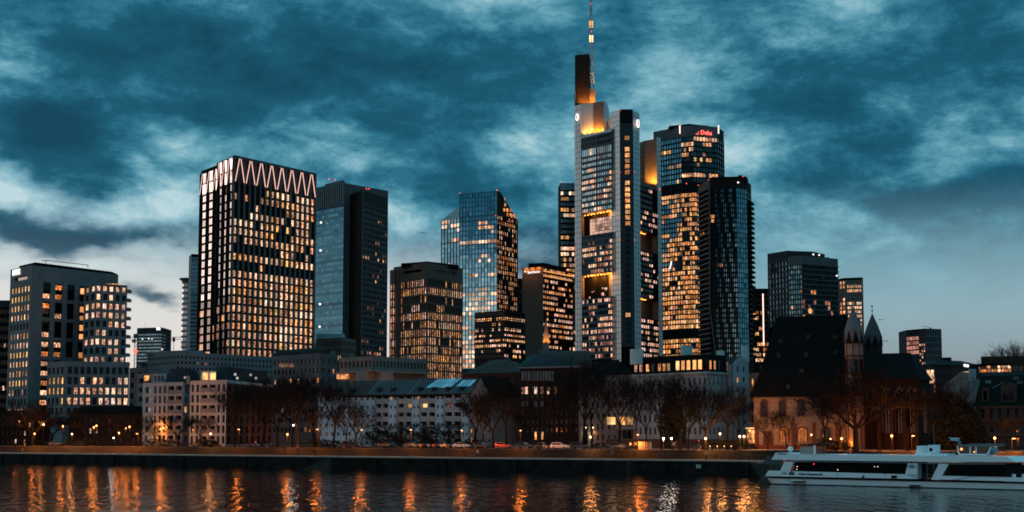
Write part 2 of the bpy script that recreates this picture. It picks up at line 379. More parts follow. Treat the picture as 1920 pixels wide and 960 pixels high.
def bands(T, p0, p1, z0, z1, n_, ht, dp, mat, name='band'):
    u, n, L = frame_of(p0, p1)
    for i in range(n_ + 1):
        z = z0 + (z1 - z0) * i / n_; b = MB(); b.obox(p0, u, n, -.01, L + .01, -.03, dp, z - ht / 2, z + ht / 2, mat); b.build(name, T.root)
def panels(T, p0, p1, z0, z1, nx, nz, gap, mat, back='dark_grey', name='panels'):
    u, n, L = frame_of(p0, p1); b = MB(); cw = L / nx; ch = (z1 - z0) / nz
    P = lambda a, z, dd=0.0: Vector((p0[0] + u.x * a + n.x * dd, p0[1] + u.y * a + n.y * dd, z))
    b.poly([P(0, z0), P(L, z0), P(L, z1), P(0, z1)], back)
    for i in range(nx):
        for j in range(nz):
            a0, a1, q0_, q1_ = i * cw + gap / 2, (i + 1) * cw - gap / 2, z0 + j * ch + gap / 2, z0 + (j + 1) * ch - gap / 2
            b.poly([P(a0, q0_, .12), P(a1, q0_, .12), P(a1, q1_, .12), P(a0, q1_, .12)], mat)
    return b.build(name, T.root, kind='stuff')
def text(parent, s_, size, loc, ang, mat, depth=.1, name='sign_text', tilt=pi / 2, bold=0.0, xscale=1.0):
    cu = bpy.data.curves.new('t', 'FONT'); cu.body = s_; cu.size = size; cu.extrude = depth; cu.align_x = 'CENTER'; cu.align_y = 'CENTER'; cu.offset = bold; cu.resolution_u = 2
    t = bpy.data.objects.new('t', cu); COL.objects.link(t); dg = bpy.context.evaluated_depsgraph_get(); dg.update()
    me = bpy.data.meshes.new_from_object(t.evaluated_get(dg)); bpy.data.objects.remove(t); bpy.data.curves.remove(cu)
    me.materials.clear(); me.materials.append(MT[mat])
    o = bpy.data.objects.new(name, me); COL.objects.link(o); o.parent = parent
    o.location = Vector(loc) - origin(parent); o.rotation_euler = (tilt, 0, ang); o.scale = (xscale, 1, 1); return o
def spot(parent, loc, energy, color=(1, .42, .08), size=.5, direction=None, angle=100, name='uplight'):
    l = bpy.data.lights.new(name, 'SPOT' if direction else 'POINT'); l.energy = energy; l.color = color; l.shadow_soft_size = size
    o = bpy.data.objects.new(name, l); COL.objects.link(o); o.parent = parent; o.location = Vector(loc) - origin(parent)
    if direction: l.spot_size = radians(angle); l.spot_blend = .8; o.rotation_euler = Vector(direction).to_track_quat('-Z', 'Y').to_euler()
    return o
def beacon(parent, p, mat='beacon_red', r=.55, name='beacon'):
    r *= .6; b = MB(); b.ball(p, r, mat, 6, 4); return b.build(name, parent)
m_lit('garden_pane', (1, .62, .48), (1, .48, .34), .50, .75, .3); m_emit('garden_lamp', (1, .42, .06), 4); m_wall('mast_white', (.45, .45, .45)); m_wall('mast_red', (.35, .04, .03)); m_emit('mast_glow', (1, .42, .08), 1.5); m_emit('mast_hot', (1, .55, .25), 3)
m_emit('sign_red2', (1, .10, .07), 2.6); m_emit('tube2', (1, .70, .62), 1.8); m_wall('balcony', (.16, .13, .12)); m_lit('lit_pinksoft', (1, .42, .33), (.9, .36, .28), .34, .7); m_lit('lit_gold2', (1, .45, .12), (1, .30, .10), .9, .7)
m_emit('lamp_warm_small', (1, .5, .2), 8); m_wall('plate', (.30, .33, .34)); m_wall('plate2', (.36, .40, .41)); m_wall('balcony_blue', (.26, .32, .35)); m_wall('roof_slate2', (.055, .065, .07)); m_wall('roof_green2', (.008, .014, .012)); m_wall('house_dark', (.07, .055, .05)); m_wall('garden_wall', (.085, .06, .052))
m_glass('sky_light', (.6, .7, .72), 1.0, .1); m_glass('sky_light2', (.10, .13, .13), .8, .2); m_glass('glass_curtain', (.12, .12, .12), .4, .3); m_lit('church_lit', (1, .26, .03), (1, .18, .02), .26, .5, 1.2); m_wall('church_door', (.05, .03, .025))
m_wall('car_white', (.55, .54, .52), .25, .05); m_wall('car_silver', (.38, .43, .45), .25, .05, metal=.3); m_wall('car_blue', (.02, .05, .08), .25, .05); m_wall('car_dark', (.02, .025, .025), .3, .05); m_wall('car_black', (.008, .008, .009), .25, .05); m_wall('car_red', (.35, .02, .02), .25, .05)
m_wall('cloth_yellow', (.45, .36, .15)); m_wall('cloth_orange2', (.30, .13, .08)); m_wall('cabinet', (.35, .28, .23)); m_emit('bulb_dim', (1, .5, .25), 2.5); m_emit('signal_white', (1, .9, .8), 4); m_emit('lamp_dim', (1, .45, .18), 2.5)
m_wall('boat_green', (.01, .035, .03), .4); m_wall('ship_glass', (.006, .006, .006), .6); m_wall('ship_dark', (.012, .01, .01)); m_glass('ship_glassbox', (.10, .17, .19), .7, .15, .01); m_glass('glass_clear', (.02, .018, .018), .2, .1, .0); m_emit('ship_glow', (1, .4, .12), 2.2); m_emit('ship_glow2', (1, .75, .6), 2.0)

m_wall('brown_wall_shaded', (.05, .035, .03))  # brown for the pale house's right flank, its shade put into the colour

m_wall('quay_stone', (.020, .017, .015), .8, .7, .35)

m_wall('coping_dark', (.05, .043, .038))
# ================================================================ THE TOWERS
def mid(*ps): return (sum(p[0] for p in ps) / len(ps), sum(p[1] for p in ps) / len(ps))

# --- white zigzag crowned tower
z = ZT(293, 528)
pC, pR, pA, pB = on(438, 293, z), on(591, 327, z), on(409, 305, z), on(377, 321, z)
T = Bld('office_tower', 'dark framed tower with glowing zigzag tubes round its crown and rows of lit windows', 'tower', mid(pC, pR, pB))
zc = z - 10.6; zlow = ZT(667, 528)
nrm = (pR - pC); 
facade(T, pC, pR, zlow, zc, 16, 20, .72, .78, 'black_wall', '46777763929999999999', ('lit_peach', 'lit_peach', 'lit_gold', 'lit_white'), 'glass', .45, style=2, frame='dark_brown', clus=3)
plain(T, pC, pR, zc, z, 'dark_brown')
fins(T, pC, pR, zlow, z, 16, .7, .55, 'mid_grey')
u, n, L = frame_of(pC, pR)
cw = L / 16
for k in range(8):
    for sgn in (-1, 1):
        a_bot, a_top = (2 * k + 1 + sgn * .82) * cw, (2 * k + 1 + sgn * .14) * cw
        P = lambda a, zz: V3(pC.x + u.x * a + n.x * .75, pC.y + u.y * a + n.y * .75, zz)
        b = MB(); b.tube(P(a_bot, zc + .6), P(a_top, z - .7), .19, .19, 6, 'tube', True); b.build('light_tube', T.root)
bands(T, pC, pR, z - .35, z + .1, 1, .7, .6, 'mid_grey')
pA2 = pA + Vector((0.9, 1.5, 0)); pB2 = pB
zB = z - 1.2
def pk(i, row, on_): return None if row > 12 or (row == 12 and i == 1) else ('glass_mirror' if row < 11 or R.random() < .8 else None)
for (p0, p1, zt) in ((pA, pC, z), (pB2, pA2, zB)):
    facade(T, p0, p1, zlow, zc, 3, 20, .76, .80, 'black_wall', '00000000000004556544', ('lit_orange', 'lit_peach', 'lit_dim'), 'glass_mirror', .35, style=2, frame='dark_brown', pick=lambda i, row, on_: (None if row > 13 else 'glass_mirror') if (on_ or row < 13) else 'glass_black')
    facade(T, p0, p1, zc, zt, 3, 2, .84, .9, 'black_wall', '0', glass='glass_grey', rec=.2)
    fins(T, p0, p1, zlow, zt, 3, .5, .45, 'dark_brown')
    u, n, L = frame_of(p0, p1); cw = L / 3
    for k in range(3):
        for sgn in (-1, 1):
            P = lambda a, zz: V3(p0.x + u.x * a + n.x * .6, p0.y + u.y * a + n.y * .6, zz)
            b = MB(); b.tube(P((k + .5 + sgn * .42) * cw, zc + .4), P((k + .5 + sgn * .06) * cw, zt - .6), .15, .15, 6, 'tube', True); b.build('light_tube', T.root)
plain(T, pA2, pA, zlow, z, 'dark_brown')
u, n, L = frame_of(pB, pR)
shell(T, [pB2, pA2, pA, pC, pR], 0, GZ, z - .02, 'black_wall', zfac=zlow, back=[pR + (pB - pC) + V3(0, 3, 0)])
T.finish()

# --- twin: teal glass slab + dark slab
D0 = 900; z = ZT(343, D0)
a, b_ = at(589, 343, D0 + 22), at(645, 343, D0); a.z = b_.z = z
T = Bld('office_tower', 'teal glass slab tower with ribbed grey top, right of the zigzag tower', 'tower', mid(a, b_))
zt2 = ZT(385, D0); zl = ZT(640, D0)
facade(T, a, b_, zl, zt2, 11, 25, .93, .46, 'glass_slab', '0', glass='glass_slab2', rec=.12)
plain(T, a, b_, zt2, z, 'mid_grey'); fins(T, a, b_, zt2, z + .3, 14, 1.1, 1.0, 'grey_stone')
shell(T, [a, b_], 40, GZ, z, 'mid_grey', zfac=zl)
b = MB(); c0 = at(609, 337, D0 + 24); c1 = at(644, 345, D0 + 8); b.prism([(c0.x, c0.y), (c1.x, c1.y), (c1.x, c1.y + 20), (c0.x, c0.y + 20)], z - .8, z + 3.6, 'mid_grey'); b.build('plant_room', T.root)
for px_, py_ in ((617, 335), (628, 336)): beacon(T.root, at(px_, py_ + 1, D0 + 26), r=.7)
for zz in (ZT(412, D0), ZT(465, D0), ZT(567, D0), ZT(610, D0)):
    b = MB(); b.ball((at(607, 0, D0 + 12).x, D0 + 12, zz), .8, 'sign_white', 6, 4); b.build('reflex_lamp', T.root)
T.finish()
z = ZT(358, D0 - 10)
l, c, r = at(644, 358, D0 + 14), at(680, 358, D0 - 14), at(726, 373, D0 + 16)
for q_ in (l, c, r): q_.z = z
T = Bld('office_tower', 'dark slab tower with black blind side and few lit windows, beside the teal slab', 'tower', mid(l, c, r))
plain(T, l, c, GZ, z, 'black_wall')
zl = ZT(668, D0)
facade(T, c, r, zl, z - 9, 10, 27, .72, .5, 'mid_grey', '012211323312222112321222222', ('lit_dim', 'lit_dim', 'lit_peach'), 'glass', .3, clus=3)
fins(T, c, r, zl, z, 10, .5, .5, 'mid_grey'); plain(T, c, r, z - 9, z, 'dark_grey')
shell(T, [l, c, r], 0, GZ, z, 'dark_grey', zfac=zl)
q0_, q1_, q2_ = at(650, 348, D0 + 16), at(668, 345, D0 + 6), at(706, 356, D0 + 18)
b = MB(); b.prism([(q0_.x, q0_.y), (q1_.x, q1_.y), (q2_.x, q2_.y), (q2_.x - 8, q2_.y + 20)], z - 1, z + 4.3, 'mid_grey'); b.build('plant_room', T.root)
for px_ in (667, 687, 692): beacon(T.root, (at(px_, 300, D0 + 8).x, D0 + 10, z + 5.2), r=.8)
T.finish()

# --- brown stone office with round emblem
D0 = 575; z = ZT(492, D0)
c = at(801, 492, D0); c.z = z; l = on(738, 501, z); r = on(868, 503, z); sll = l + V3(-1.2, 7, 0)
T = Bld('office_tower', 'squat brown stone office block with narrow lit window slots and a round emblem', 'office building', mid(l, c, r))
zt2 = ZT(521, D0); zl = ZT(710, D0); RL, RR = '4915846789999', '1916937578999'
facade(T, l, c, zl, zt2, 15, 12, .60, .80, 'brown_stone', '692597887999', ('lit_peach', 'lit_peach', 'lit_gold', 'lit_pink'), 'glass_black', .5, clus=4, ml=.4, mr=.6)
facade(T, c, r, zl, zt2, 16, 12, .60, .80, 'brown_stone', '291597868999', ('lit_peach', 'lit_peach', 'lit_white', 'lit_gold'), 'glass', .5, clus=4, ml=.6, mr=.4)
for p0, p1, nn in ((l, c, 15), (c, r, 16)):
    bands(T, p0, p1, zl, zt2, 12, .5, .25, 'brown_stone'); fins(T, p0, p1, zl, zt2, nn, .22, .22, 'tan_stone' if p0 is l else 'brown_stone', ml=.5, mr=.5)
facade(T, l, c, zt2, z, 1, 1, .60, .16, 'brown_stone', '0', glass='glass_black', rec=.8, sill=.55, ml=3); facade(T, c, r, zt2, z, 1, 1, .58, .16, 'brown_stone', '0', glass='glass_black', rec=.8, sill=.55)
u, n, L = frame_of(l, c); e_ = l + Vector((u.x * 1.9 + n.x * .3, u.y * 1.9 + n.y * .3, 0)); e_.z = ZT(513, D0)
b = MB(); Mx = Matrix.Translation(e_) @ Matrix.Rotation(atan2(u.y, u.x), 4, 'Z') @ Matrix.Rotation(pi / 2, 4, 'X')
vs = [Mx @ V3(1.5 * cos(t * pi / 10), 1.5 * sin(t * pi / 10), 0) for t in range(20)]; vi = [Mx @ V3(1.15 * cos(t * pi / 10), 1.15 * sin(t * pi / 10), .25) for t in range(20)]
b.idx(vs + vi, [(i, (i + 1) % 20, 20 + (i + 1) % 20, 20 + i) for i in range(20)] + [tuple(range(20, 40))], 'commerz_dark'); eo = b.build('emblem', T.root)
text(eo, 'G', 1.9, e_ + Vector((n.x * .3, n.y * .3, 0)), atan2(u.y, u.x), 'panel_grey', .05, name='letter')
shell(T, [l, c, r], 0, GZ, z, 'brown_stone', zfac=zl)
# recessed sliver on the left and set-back crown
sa, sb = at(731, 506, D0 + 16), at(740, 506, D0 + 12); sa.z = sb.z = ZT(506, D0 + 14)
facade(T, sa, sb, zl, sa.z - 6, 2, 12, .5, .78, 'brown_stone', '9', ('lit_peach', 'lit_pink'), 'glass', .3); plain(T, sa, sb, sa.z - 6, sa.z, 'brown_stone')
b = MB(); u, n, L = frame_of(sa, sb); b.obox(sa, u, n, .02, L, -12, -1, GZ, sa.z - .1, 'brown_stone'); b.build('wing', T.root)
q = [at(752, 497, D0 + 10), at(783, 492, D0 + 6), at(801, 494, D0 + 3), at(860, 503, D0 + 16)]
b = MB(); b.prism([(p_.x, p_.y) for p_ in q] + [(q[3].x - 5, q[3].y + 14), (q[0].x + 5, q[0].y + 14)], z - 1, z + .9, 'roof_black'); b.build('roof_plant', T.root)
T.finish()

# --- blue glass tower with sloped shoulders
D0 = 1050; z = ZT(358, D0)
c = at(932, 358, D0); c.z = z; wl = at(862, 365, D0 + 13); wl.z = z
l2 = at(828, 410, D0 + 27); r = at(970, 413, D0 + 28)
T = Bld('office_tower', 'blue reflecting glass tower with sloping shoulders and a warm lit right flank', 'tower', mid(l2, c, r))
zl = ZT(690, D0); zs = ZT(413, D0 + 27)
nf = 30
facade(T, wl, c, zl, z, 12, 37, .80, .66, 'glass_teal', '0000002720720240030046546632476788887', ('lit_white', 'lit_peach', 'lit_white'), 'glass_teal2', .12, clus=3)
facade(T, l2, wl, zl, zs, 6, 31, .80, .66, 'glass_teal', '6720600203002236544656766788788', ('lit_white', 'lit_peach'), 'glass_teal2', .12, clus=3)
fins(T, wl, c, zl, z, 12, .35, .4, 'grey_stone'); fins(T, l2, wl, zl, zs, 6, .35, .4, 'grey_stone')
# sloped shoulder roofs: left wing and right flank
u, n, L = frame_of(l2, wl); b = MB()
ztw = ZT(386, D0 + 13)
b.poly([V3(l2.x, l2.y, zs), V3(wl.x, wl.y, zs), V3(wl.x, wl.y, ztw)], 'glass_teal')
b.poly([V3(l2.x, l2.y, zs), V3(wl.x, wl.y, ztw), V3(wl.x + 3, wl.y + 22, ztw), V3(l2.x + 3, l2.y + 22, zs)], 'dark_grey'); b.build('sloped_roof', T.root)
for k in range(5):
    b = MB(); f = (k + .5) / 5; b.tube(V3(l2.x + (wl.x - l2.x) * f, l2.y + (wl.y - l2.y) * f - .3, zs), V3(wl.x, wl.y - .3, zs + (ztw - zs) * (1 - f)), .3, .3, 4, 'grey_stone'); b.build('rib', T.root)
# right flank: stepped top following the slope
u, n, L = frame_of(c, r); zrt = ZT(413, D0 + 28)
facade(T, c, r, zl, zrt, 11, 31, .6, .7, 'dark_brown', '5755756775885565777888678987888', ('lit_orange', 'lit_peach', 'lit_peach', 'lit_pink'), 'glass_black', .35, clus=3)
fins(T, c, r, zl, zrt, 11, .4, .5, 'dark_brown')
s0 = at(938, 359, D0 + 4); s0.z = z; b = MB()
b.poly([V3(c.x, c.y, zrt), V3(r.x, r.y, zrt), V3(s0.x, s0.y, z), V3(c.x, c.y, z)], 'dark_brown')
bk = V3(-wl.x + c.x, 0, 0); wb = [V3(l2.x + 8, l2.y + 40, 0), V3(r.x + (l2.x - c.x) * .4, r.y + 26, 0)]
b.poly([V3(s0.x, s0.y, z), V3(r.x, r.y, zrt), V3(r.x - 25, r.y + 20, zrt), V3(s0.x - 25, s0.y + 20, z)], 'dark_grey'); b.build('sloped_gable', T.root)
for k in range(1, 9):
    f = k / 9; P = c + (r - c) * f; f0 = max(0, (P.x - s0.x) / (r.x - s0.x)); b = MB(); b.tube(V3(P.x + .2, P.y - .4, zrt), V3(P.x + .2, P.y - .4, z + (zrt - z) * f0), .25, .25, 4, 'brown_stone'); b.build('fin', T.root)
for (px_, py_, k_) in ((938, 376, 2), (940, 386, 2), (944, 396, 3), (950, 405, 3), (958, 408, 2)):
    q_ = at(px_, py_, D0 + 8)
    for m_ in range(k_): b = MB(); b.obox((q_.x + m_ * 2.4, q_.y + m_ * 1.5), Vector((.75, .66)), Vector((.66, -.75)), 0, 1.3, 0, .6, q_.z, q_.z + 2.4, 'lit_orange'); b.build('attic_window', T.root)
b = MB()
b.poly([V3(wl.x, wl.y, zs), V3(wl.x, wl.y, z), V3(wl.x + 3, wl.y + 25, z), V3(wl.x + 3, wl.y + 25, zs)], 'glass_teal'); b.build('side_wall', T.root)
shell(T, [l2, wl, c, r], 0, GZ, zs - .3, 'dark_grey', zfac=zl, back=[(r.x - 20, r.y + 25), (l2.x + 3, l2.y + 30)])
shell(T, [wl, c, s0], 0, zs, z, 'dark_grey', back=[(s0.x - 3, s0.y + 22), (wl.x + 3, wl.y + 25)])
beacon(T.root, V3(wl.x, wl.y, z + .6)); beacon(T.root, V3(c.x, c.y - .5, z + .6), r=.8); beacon(T.root, at(929, 404, D0 - 1)); beacon(T.root, at(952, 415, D0 + 10))
T.finish()

# --- small dark block in front
D0 = 800; z = ZT(582, D0)
l, c, r = at(890, 588, D0 + 14), at(946, 581, D0), at(985, 591, D0 + 18)
T = Bld('office_building', 'low black office block with broken lit window bands, below the blue glass tower', 'office building', mid(l, c, r))
zl = ZT(672, D0)
for p0, p1, nn, rw in ((l, c, 14, '0724465430'), (c, r, 10, '0706774331')):
    facade(T, p0, p1, zl, z, nn, 9, .86, .52, 'dark_brown', rw, ('lit_peach', 'lit_gold', 'lit_pink'), 'glass_black', .4, clus=4)
    bands(T, p0, p1, zl, z - 5, 8, .5, .5, 'dark_brown')
shell(T, [l, c, r], 0, GZ, z, 'dark_brown', zfac=zl); T.finish()

# --- ribbed brown tower with gold lit sign
D0 = 950; z = ZT(500, D0)
l, c, r = at(980, 503, D0 + 8), at(1018, 500, D0), at(1074, 521, D0 + 34)
for q_ in (l, c, r): q_.z = z
T = Bld('office_tower', 'brown tower with blank ribbed front, gold lit sign and lit bands on its right', 'tower', mid(l, c, r))
zl = ZT(675, D0); plain(T, l, c, GZ, z, 'brown_stone'); fins(T, l, c, GZ, z, 12, .5, .3, 'brown_stone')
facade(T, c, r, zl, z, 16, 17, .88, .5, 'black_wall', '88475555457544641', ('lit_pink', 'lit_peach', 'lit_orange'), 'glass_black', .4, clus=4)
bands(T, c, r, zl, z, 17, .7, .5, 'dark_brown')
for zz in (ZT(508, D0), ZT(517, D0)):
    u, n, L = frame_of(c, r); b = MB(); b.obox(c, u, n, 1, L - 2, .1, .8, zz - .35, zz + .35, 'lit_gold'); b.build('light_strip', T.root)
shell(T, [l, c, r], 0, GZ, z, 'dark_brown', zfac=zl)
u, n, L = frame_of(l, c); ctr = (l + c) / 2 + Vector((n.x * .7, n.y * .7, 0)); ctr.z = ZT(509, D0)
text(T.root, 'Sparkasse', 2.6, ctr + Vector((u.x * 1.0, u.y * 1.0, 0)), atan2(u.y, u.x), 'sign_white', .1)
b = MB(); q_ = l + (c - l) * .15 + Vector((n.x * .8, n.y * .8, 0)); q_.z = ZT(507.5, D0); b.ball(q_, .55, 'sign_white', 8, 6); b.build('sign_dot', T.root)
for f in (.2, .5, .8):
    q_ = l + (c - l) * f + Vector((n.x * 2.2, n.y * 2.2, 0)); q_.z = z + .5; spot(T.root, q_, 3000, (1, .40, .06), .4, (-n.x * .5, -n.y * .5, -1), 130)
b = MB(); q = [at(991, 494, D0 + 8), at(1020, 493, D0 + 4), at(1062, 508, D0 + 34)]; b.prism([(p_.x, p_.y) for p_ in q] + [(q[2].x - 10, q[2].y + 12), (q[0].x, q[0].y + 22)], z - 1, ZT(493, D0 + 5), 'roof_black'); b.build('plant_room', T.root)
T.finish()
l, r = at(971, 522, 1000), at(982, 522, 1000); T = Bld('office_building', 'narrow black building sliver left of the gold sign tower', 'office building', mid(l, r))
facade(T, l, r, ZT(660, 1000), l.z, 3, 14, .6, .4, 'black_wall', '0010010111', ('lit_dim',), 'glass_black'); shell(T, [l, r], 15, GZ, l.z, 'black_wall', zfac=ZT(660, 1000)); T.finish()

# --- glass tower behind, left of the tallest tower
D0 = 1000; l, r = at(1051, 343, D0), at(1092, 343, D0 + 1); z = l.z; r.z = z
T = Bld('office_tower', 'slim glass tower with see-through crown peeking out left of the antenna tower', 'tower', mid(l, r))
zl = ZT(670, D0); zt2 = ZT(357, D0)
facade(T, l, r, zl, zt2, 8, 30, .86, .62, 'black_wall', '55365143626666755566444455555', ('lit_peach', 'lit_gold', 'lit_white'), 'glass_low', .3, clus=3)
facade(T, l, r, zt2, z, 8, 1, .94, .94, 'grey_stone', '0', glass='glass_teal', rec=.1, name='crown'); bands(T, l, r, zl, zt2, 30, .7, .4, 'black_wall')
shell(T, [l, r], 20, GZ, z, 'black_wall', zfac=zl); beacon(T.root, V3(l.x, l.y, z + .8)); T.finish()

# --- the tallest tower
D0 = 900
T = Bld('skyscraper', 'tallest tower, pale panelled piers, orange lit crown terraces and lattice antenna on top', 'tower', (at(1160, 500, 910).x, 915))
def pt(px, D, py=430): q_ = at(px, py, D); return q_
zl = ZT(672, D0)
# left pier
za = ZT(197, 930); p0, p1 = pt(1078, 933), pt(1092, 926)
panels(T, p0, p1, GZ, za, 3, 62, .3, 'panel_grey', 'dark_grey')
b = MB(); b.prism([(p0.x, p0.y + .1), (p1.x, p1.y + .1), (p1.x + 10, p1.y + 22), (p0.x + 4, p0.y + 22)], GZ, za - .1, 'panel_grey'); b.build('pier', T.root)
# emblem ring maker
def emblem(pos, ang, r_):
    u = Vector((cos(ang), sin(ang), 0)); b = MB(); N = 16; zu = V3(0, 0, 1); nn = Vector((u.y, -u.x, 0))
    o_ = [pos + u * (r_ * .62 * cos(2 * pi * i / N)) + zu * (r_ * sin(2 * pi * i / N)) for i in range(N)]; i_ = [pos + u * (r_ * .36 * cos(2 * pi * i / N)) + zu * (r_ * .62 * sin(2 * pi * i / N)) for i in range(N)]
    b.idx(o_ + i_ + [p_ + nn * .5 for p_ in o_ + i_], [(2 * N + i, 2 * N + (i + 1) % N, 3 * N + (i + 1) % N, 3 * N + i) for i in range(N)] + [(i, (i + 1) % N, 2 * N + (i + 1) % N, 2 * N + i) for i in range(N)], 'sign_white')
    eo = b.build('emblem', T.root)
    b = MB(); b.idx([pos + nn * .3 + u * (-.30 * r_) - zu * (.35 * r_), pos + nn * .3 + u * (.30 * r_) - zu * (.35 * r_), pos + nn * .3 + zu * (.42 * r_), pos - u * (.3 * r_) - zu * (.35 * r_), pos + u * (.3 * r_) - zu * (.35 * r_), pos + zu * (.42 * r_)], [(0, 1, 2), (0, 3, 4, 1), (1, 4, 5, 2), (2, 5, 3, 0)], 'sign_red'); b.build('triangle', eo)
u, n, L = frame_of(p0, p1)
q_ = at(1083.5, 220, 928.5); emblem(q_ + Vector((n.x * .5, n.y * .5, 0)), atan2(u.y, u.x), 2.6)
# dark shaft with lit base
q0_, q1_, q2_ = pt(1078, 940, 150), pt(1105, 936, 150), pt(1116, 940, 180)
zs = ZT(101, 936); zm = ZT(166, 936); b = MB()
b.prism([(q0_.x, q0_.y), (q0_.x + 1, q0_.y - 1.5), (q1_.x, q1_.y), (q1_.x + 2, q1_.y + 16), (q0_.x + 2, q0_.y + 16)], za - 2, zs, 'dark_brown'); b.build('shaft', T.root, smooth=False)
fins(T, (q0_.x + 1, q0_.y - 1.5), q1_, zm, zs, 7, .25, .2, 'dark_brown')
b = MB(); b.prism([(q0_.x + .3, q0_.y - .8), (q2_.x, q2_.y - 3), (q2_.x, q2_.y + 14), (q0_.x + .3, q0_.y + 14)], za - 1, zm - .1, 'tan_stone'); b.build('shaft_base', T.root)
for px_ in (1088, 1096, 1104, 1112): spot(T.root, (pt(px_, 933, 190).x, 934.2, ZT(195, 925) + 2.2), 9000, (1, .33, .03), .4, (0, .5, 1), 100)
# upper block behind front face, orange lit terrace
zb = ZT(195, 925); c0, c1, c2, c3 = pt(1089, 926, 220), pt(1113, 921, 220), pt(1132, 917, 220), pt(1138, 921, 220)
plain(T, c0, c1, ZT(262, 915), zb, 'panel_grey'); plain(T, c1, c2, ZT(262, 915), zb, 'tan_stone'); plain(T, c2, c3, ZT(262, 915), zb, 'panel_grey')
shell(T, [c0, c1, c2, c3], 0, 150, zb, 'panel_grey', back=[(c3.x + 3, c3.y + 20), (c0.x, c0.y + 22)])
fins(T, c1, c2, ZT(262, 915), zb, 5, .3, .25, 'tan_stone'); fins(T, c0, c1, ZT(262, 915), zb, 4, .2, .12, 'panel_grey')
# main curved face
F0, F1, F2 = pt(1090, 921), pt(1119, 909), pt(1148, 899)
zt0, zt1 = ZT(257, 921), ZT(240, 899)
Z = lambda py: ZT(py, 905)
ztop = Z(250)
def strip(za_, zb_, nz_, rows, **kw):
    for (a_, c_) in ((F0, F1), (F1, F2)): facade(T, a_, c_, za_, zb_, 7, nz_, kw.get('wf', .86), kw.get('hf', .56), 'mid_grey', rows, kw.get('lit', ('lit_peach', 'lit_white', 'lit_dim')), kw.get('glass', 'glass_grey'), .3, clus=3, ml=.5, mr=.5, pick=kw.get('pick'))
zg1, zg1b, zg2, zg2b = Z(395), Z(437), Z(512), Z(557)
strip(Z(272), ztop, 2, '0', glass='glass_black', hf=.6, wf=.9)
strip(Z(288), Z(272), 1, '2', glass='glass_grey', hf=.8, wf=.92)
strip(zg1, Z(288), 10, '1124664222', glass='glass_grey')
strip(zg2, zg1b, 7, '2357664', glass='glass_grey')
strip(zl, zg2b, 10, '4547466675', glass='glass_dark', lit=('lit_pink', 'lit_peach', 'lit_dim'))
# sloping coping of the main face
b = MB(); b.poly([V3(F0.x, F0.y, ztop), V3(F1.x, F1.y, ztop), V3(F2.x, F2.y, ztop), V3(F2.x, F2.y, ztop + 2.2), V3(F1.x, F1.y, ztop + .9), V3(F0.x, F0.y, ztop + .1)], 'panel_grey'); b.build('coping', T.root)
b = MB(); b.poly([V3(F0.x, F0.y, ztop), V3(F1.x, F1.y, ztop + .9), V3(F2.x, F2.y, ztop + 2.2), V3(F2.x + 3, F2.y + 30, ztop + 2), V3(F0.x + 3, F0.y + 30, ztop)], 'concrete'); b.build('terrace', T.root)
for px_, e in ((1096, 7000), (1105, 11000), (1114, 15000), (1122, 17000), (1130, 17000)): spot(T.root, (pt(px_, 918, 240).x, (926 - (px_ - 1089) * .2) - 2.0, ztop + 3.0), e, (1, .33, .03), .6, (0, .45, 1), 95)
# sky gardens: recessed lit halls
for (zA, zB, gl, back) in ((zg1b, zg1, 'lit_curtain', 'lit_pane'), (zg2b, zg2, 'lit_orange', '')):
    b = MB(); ins_ = 7.0
    for (a_, c_) in ((F0, F1), (F1, F2)):
        u, n, L = frame_of(a_, c_); A = lambda t, dd, zz: V3(a_.x + u.x * t - n.x * dd, a_.y + u.y * t - n.y * dd, zz)
        b.poly([A(0, 0, zA), A(L, 0, zA), A(L, ins_, zA), A(0, ins_, zA)], 'concrete')
        b.poly([A(0, 0, zB), A(0, ins_, zB), A(L, ins_, zB), A(L, 0, zB)], 'tan_stone')
        b.poly([A(0, ins_, zA), A(L, ins_, zA), A(L, ins_, zB), A(0, ins_, zB)], 'tan_stone')
    b.poly([V3(F0.x, F0.y, zA), V3(F0.x + 1.5, F0.y + ins_, zA), V3(F0.x + 1.5, F0.y + ins_, zB), V3(F0.x, F0.y, zB)], 'brown_stone'); b.build('sky_garden', T.root)
    if back:      # glazed screen, lit, with its grid of panes
        a_ = F0 + (F2 - F0) * .22; c_ = F2; u, n, L = frame_of(a_, c_)
        for i in range(10):
            for j in range(5):
                o_ = a_ + Vector((u.x * (i + .5) * L / 10 - n.x * 2.0, u.y * (i + .5) * L / 10 - n.y * 2.0, 0)); o_.z = zA + (j + .5) * (zB - zA - 4) / 5
                T.wins.append((o_, atan2(u.y, u.x), L / 10 * .93, (zB - zA - 4) / 5 * .93, 'garden_pane', 1, 'tan_stone'))
    for i in range(9):
        f = (i + .8) / 9.6; q_ = F0 + (F2 - F0) * f; b = MB(); b.box((q_.x + 1, q_.y + 3.5, zB - .5), (.9, .9, .4), 'garden_lamp'); b.build('ceiling_lamp', T.root)
    for f in (.3, .6, .88): q_ = F0 + (F2 - F0) * f; spot(T.root, (q_.x + 1.2, q_.y + 3.6, zB - 1.5), 3000 if back else 7000, (1, .33, .05), .6)
    if not back:
        for k in range(26):
            f = R.uniform(.2, .8); q_ = F0 + (F2 - F0) * f; b = MB(); s_ = R.uniform(.5, 1.3); b.ball((q_.x + 1.5, q_.y + R.uniform(1.5, 5), zA + R.uniform(.5, 8)), s_, 'hedge' if k % 4 else 'lit_pink', 5, 4); b.build('garden_tree' if k % 4 else 'garden_light', T.root)
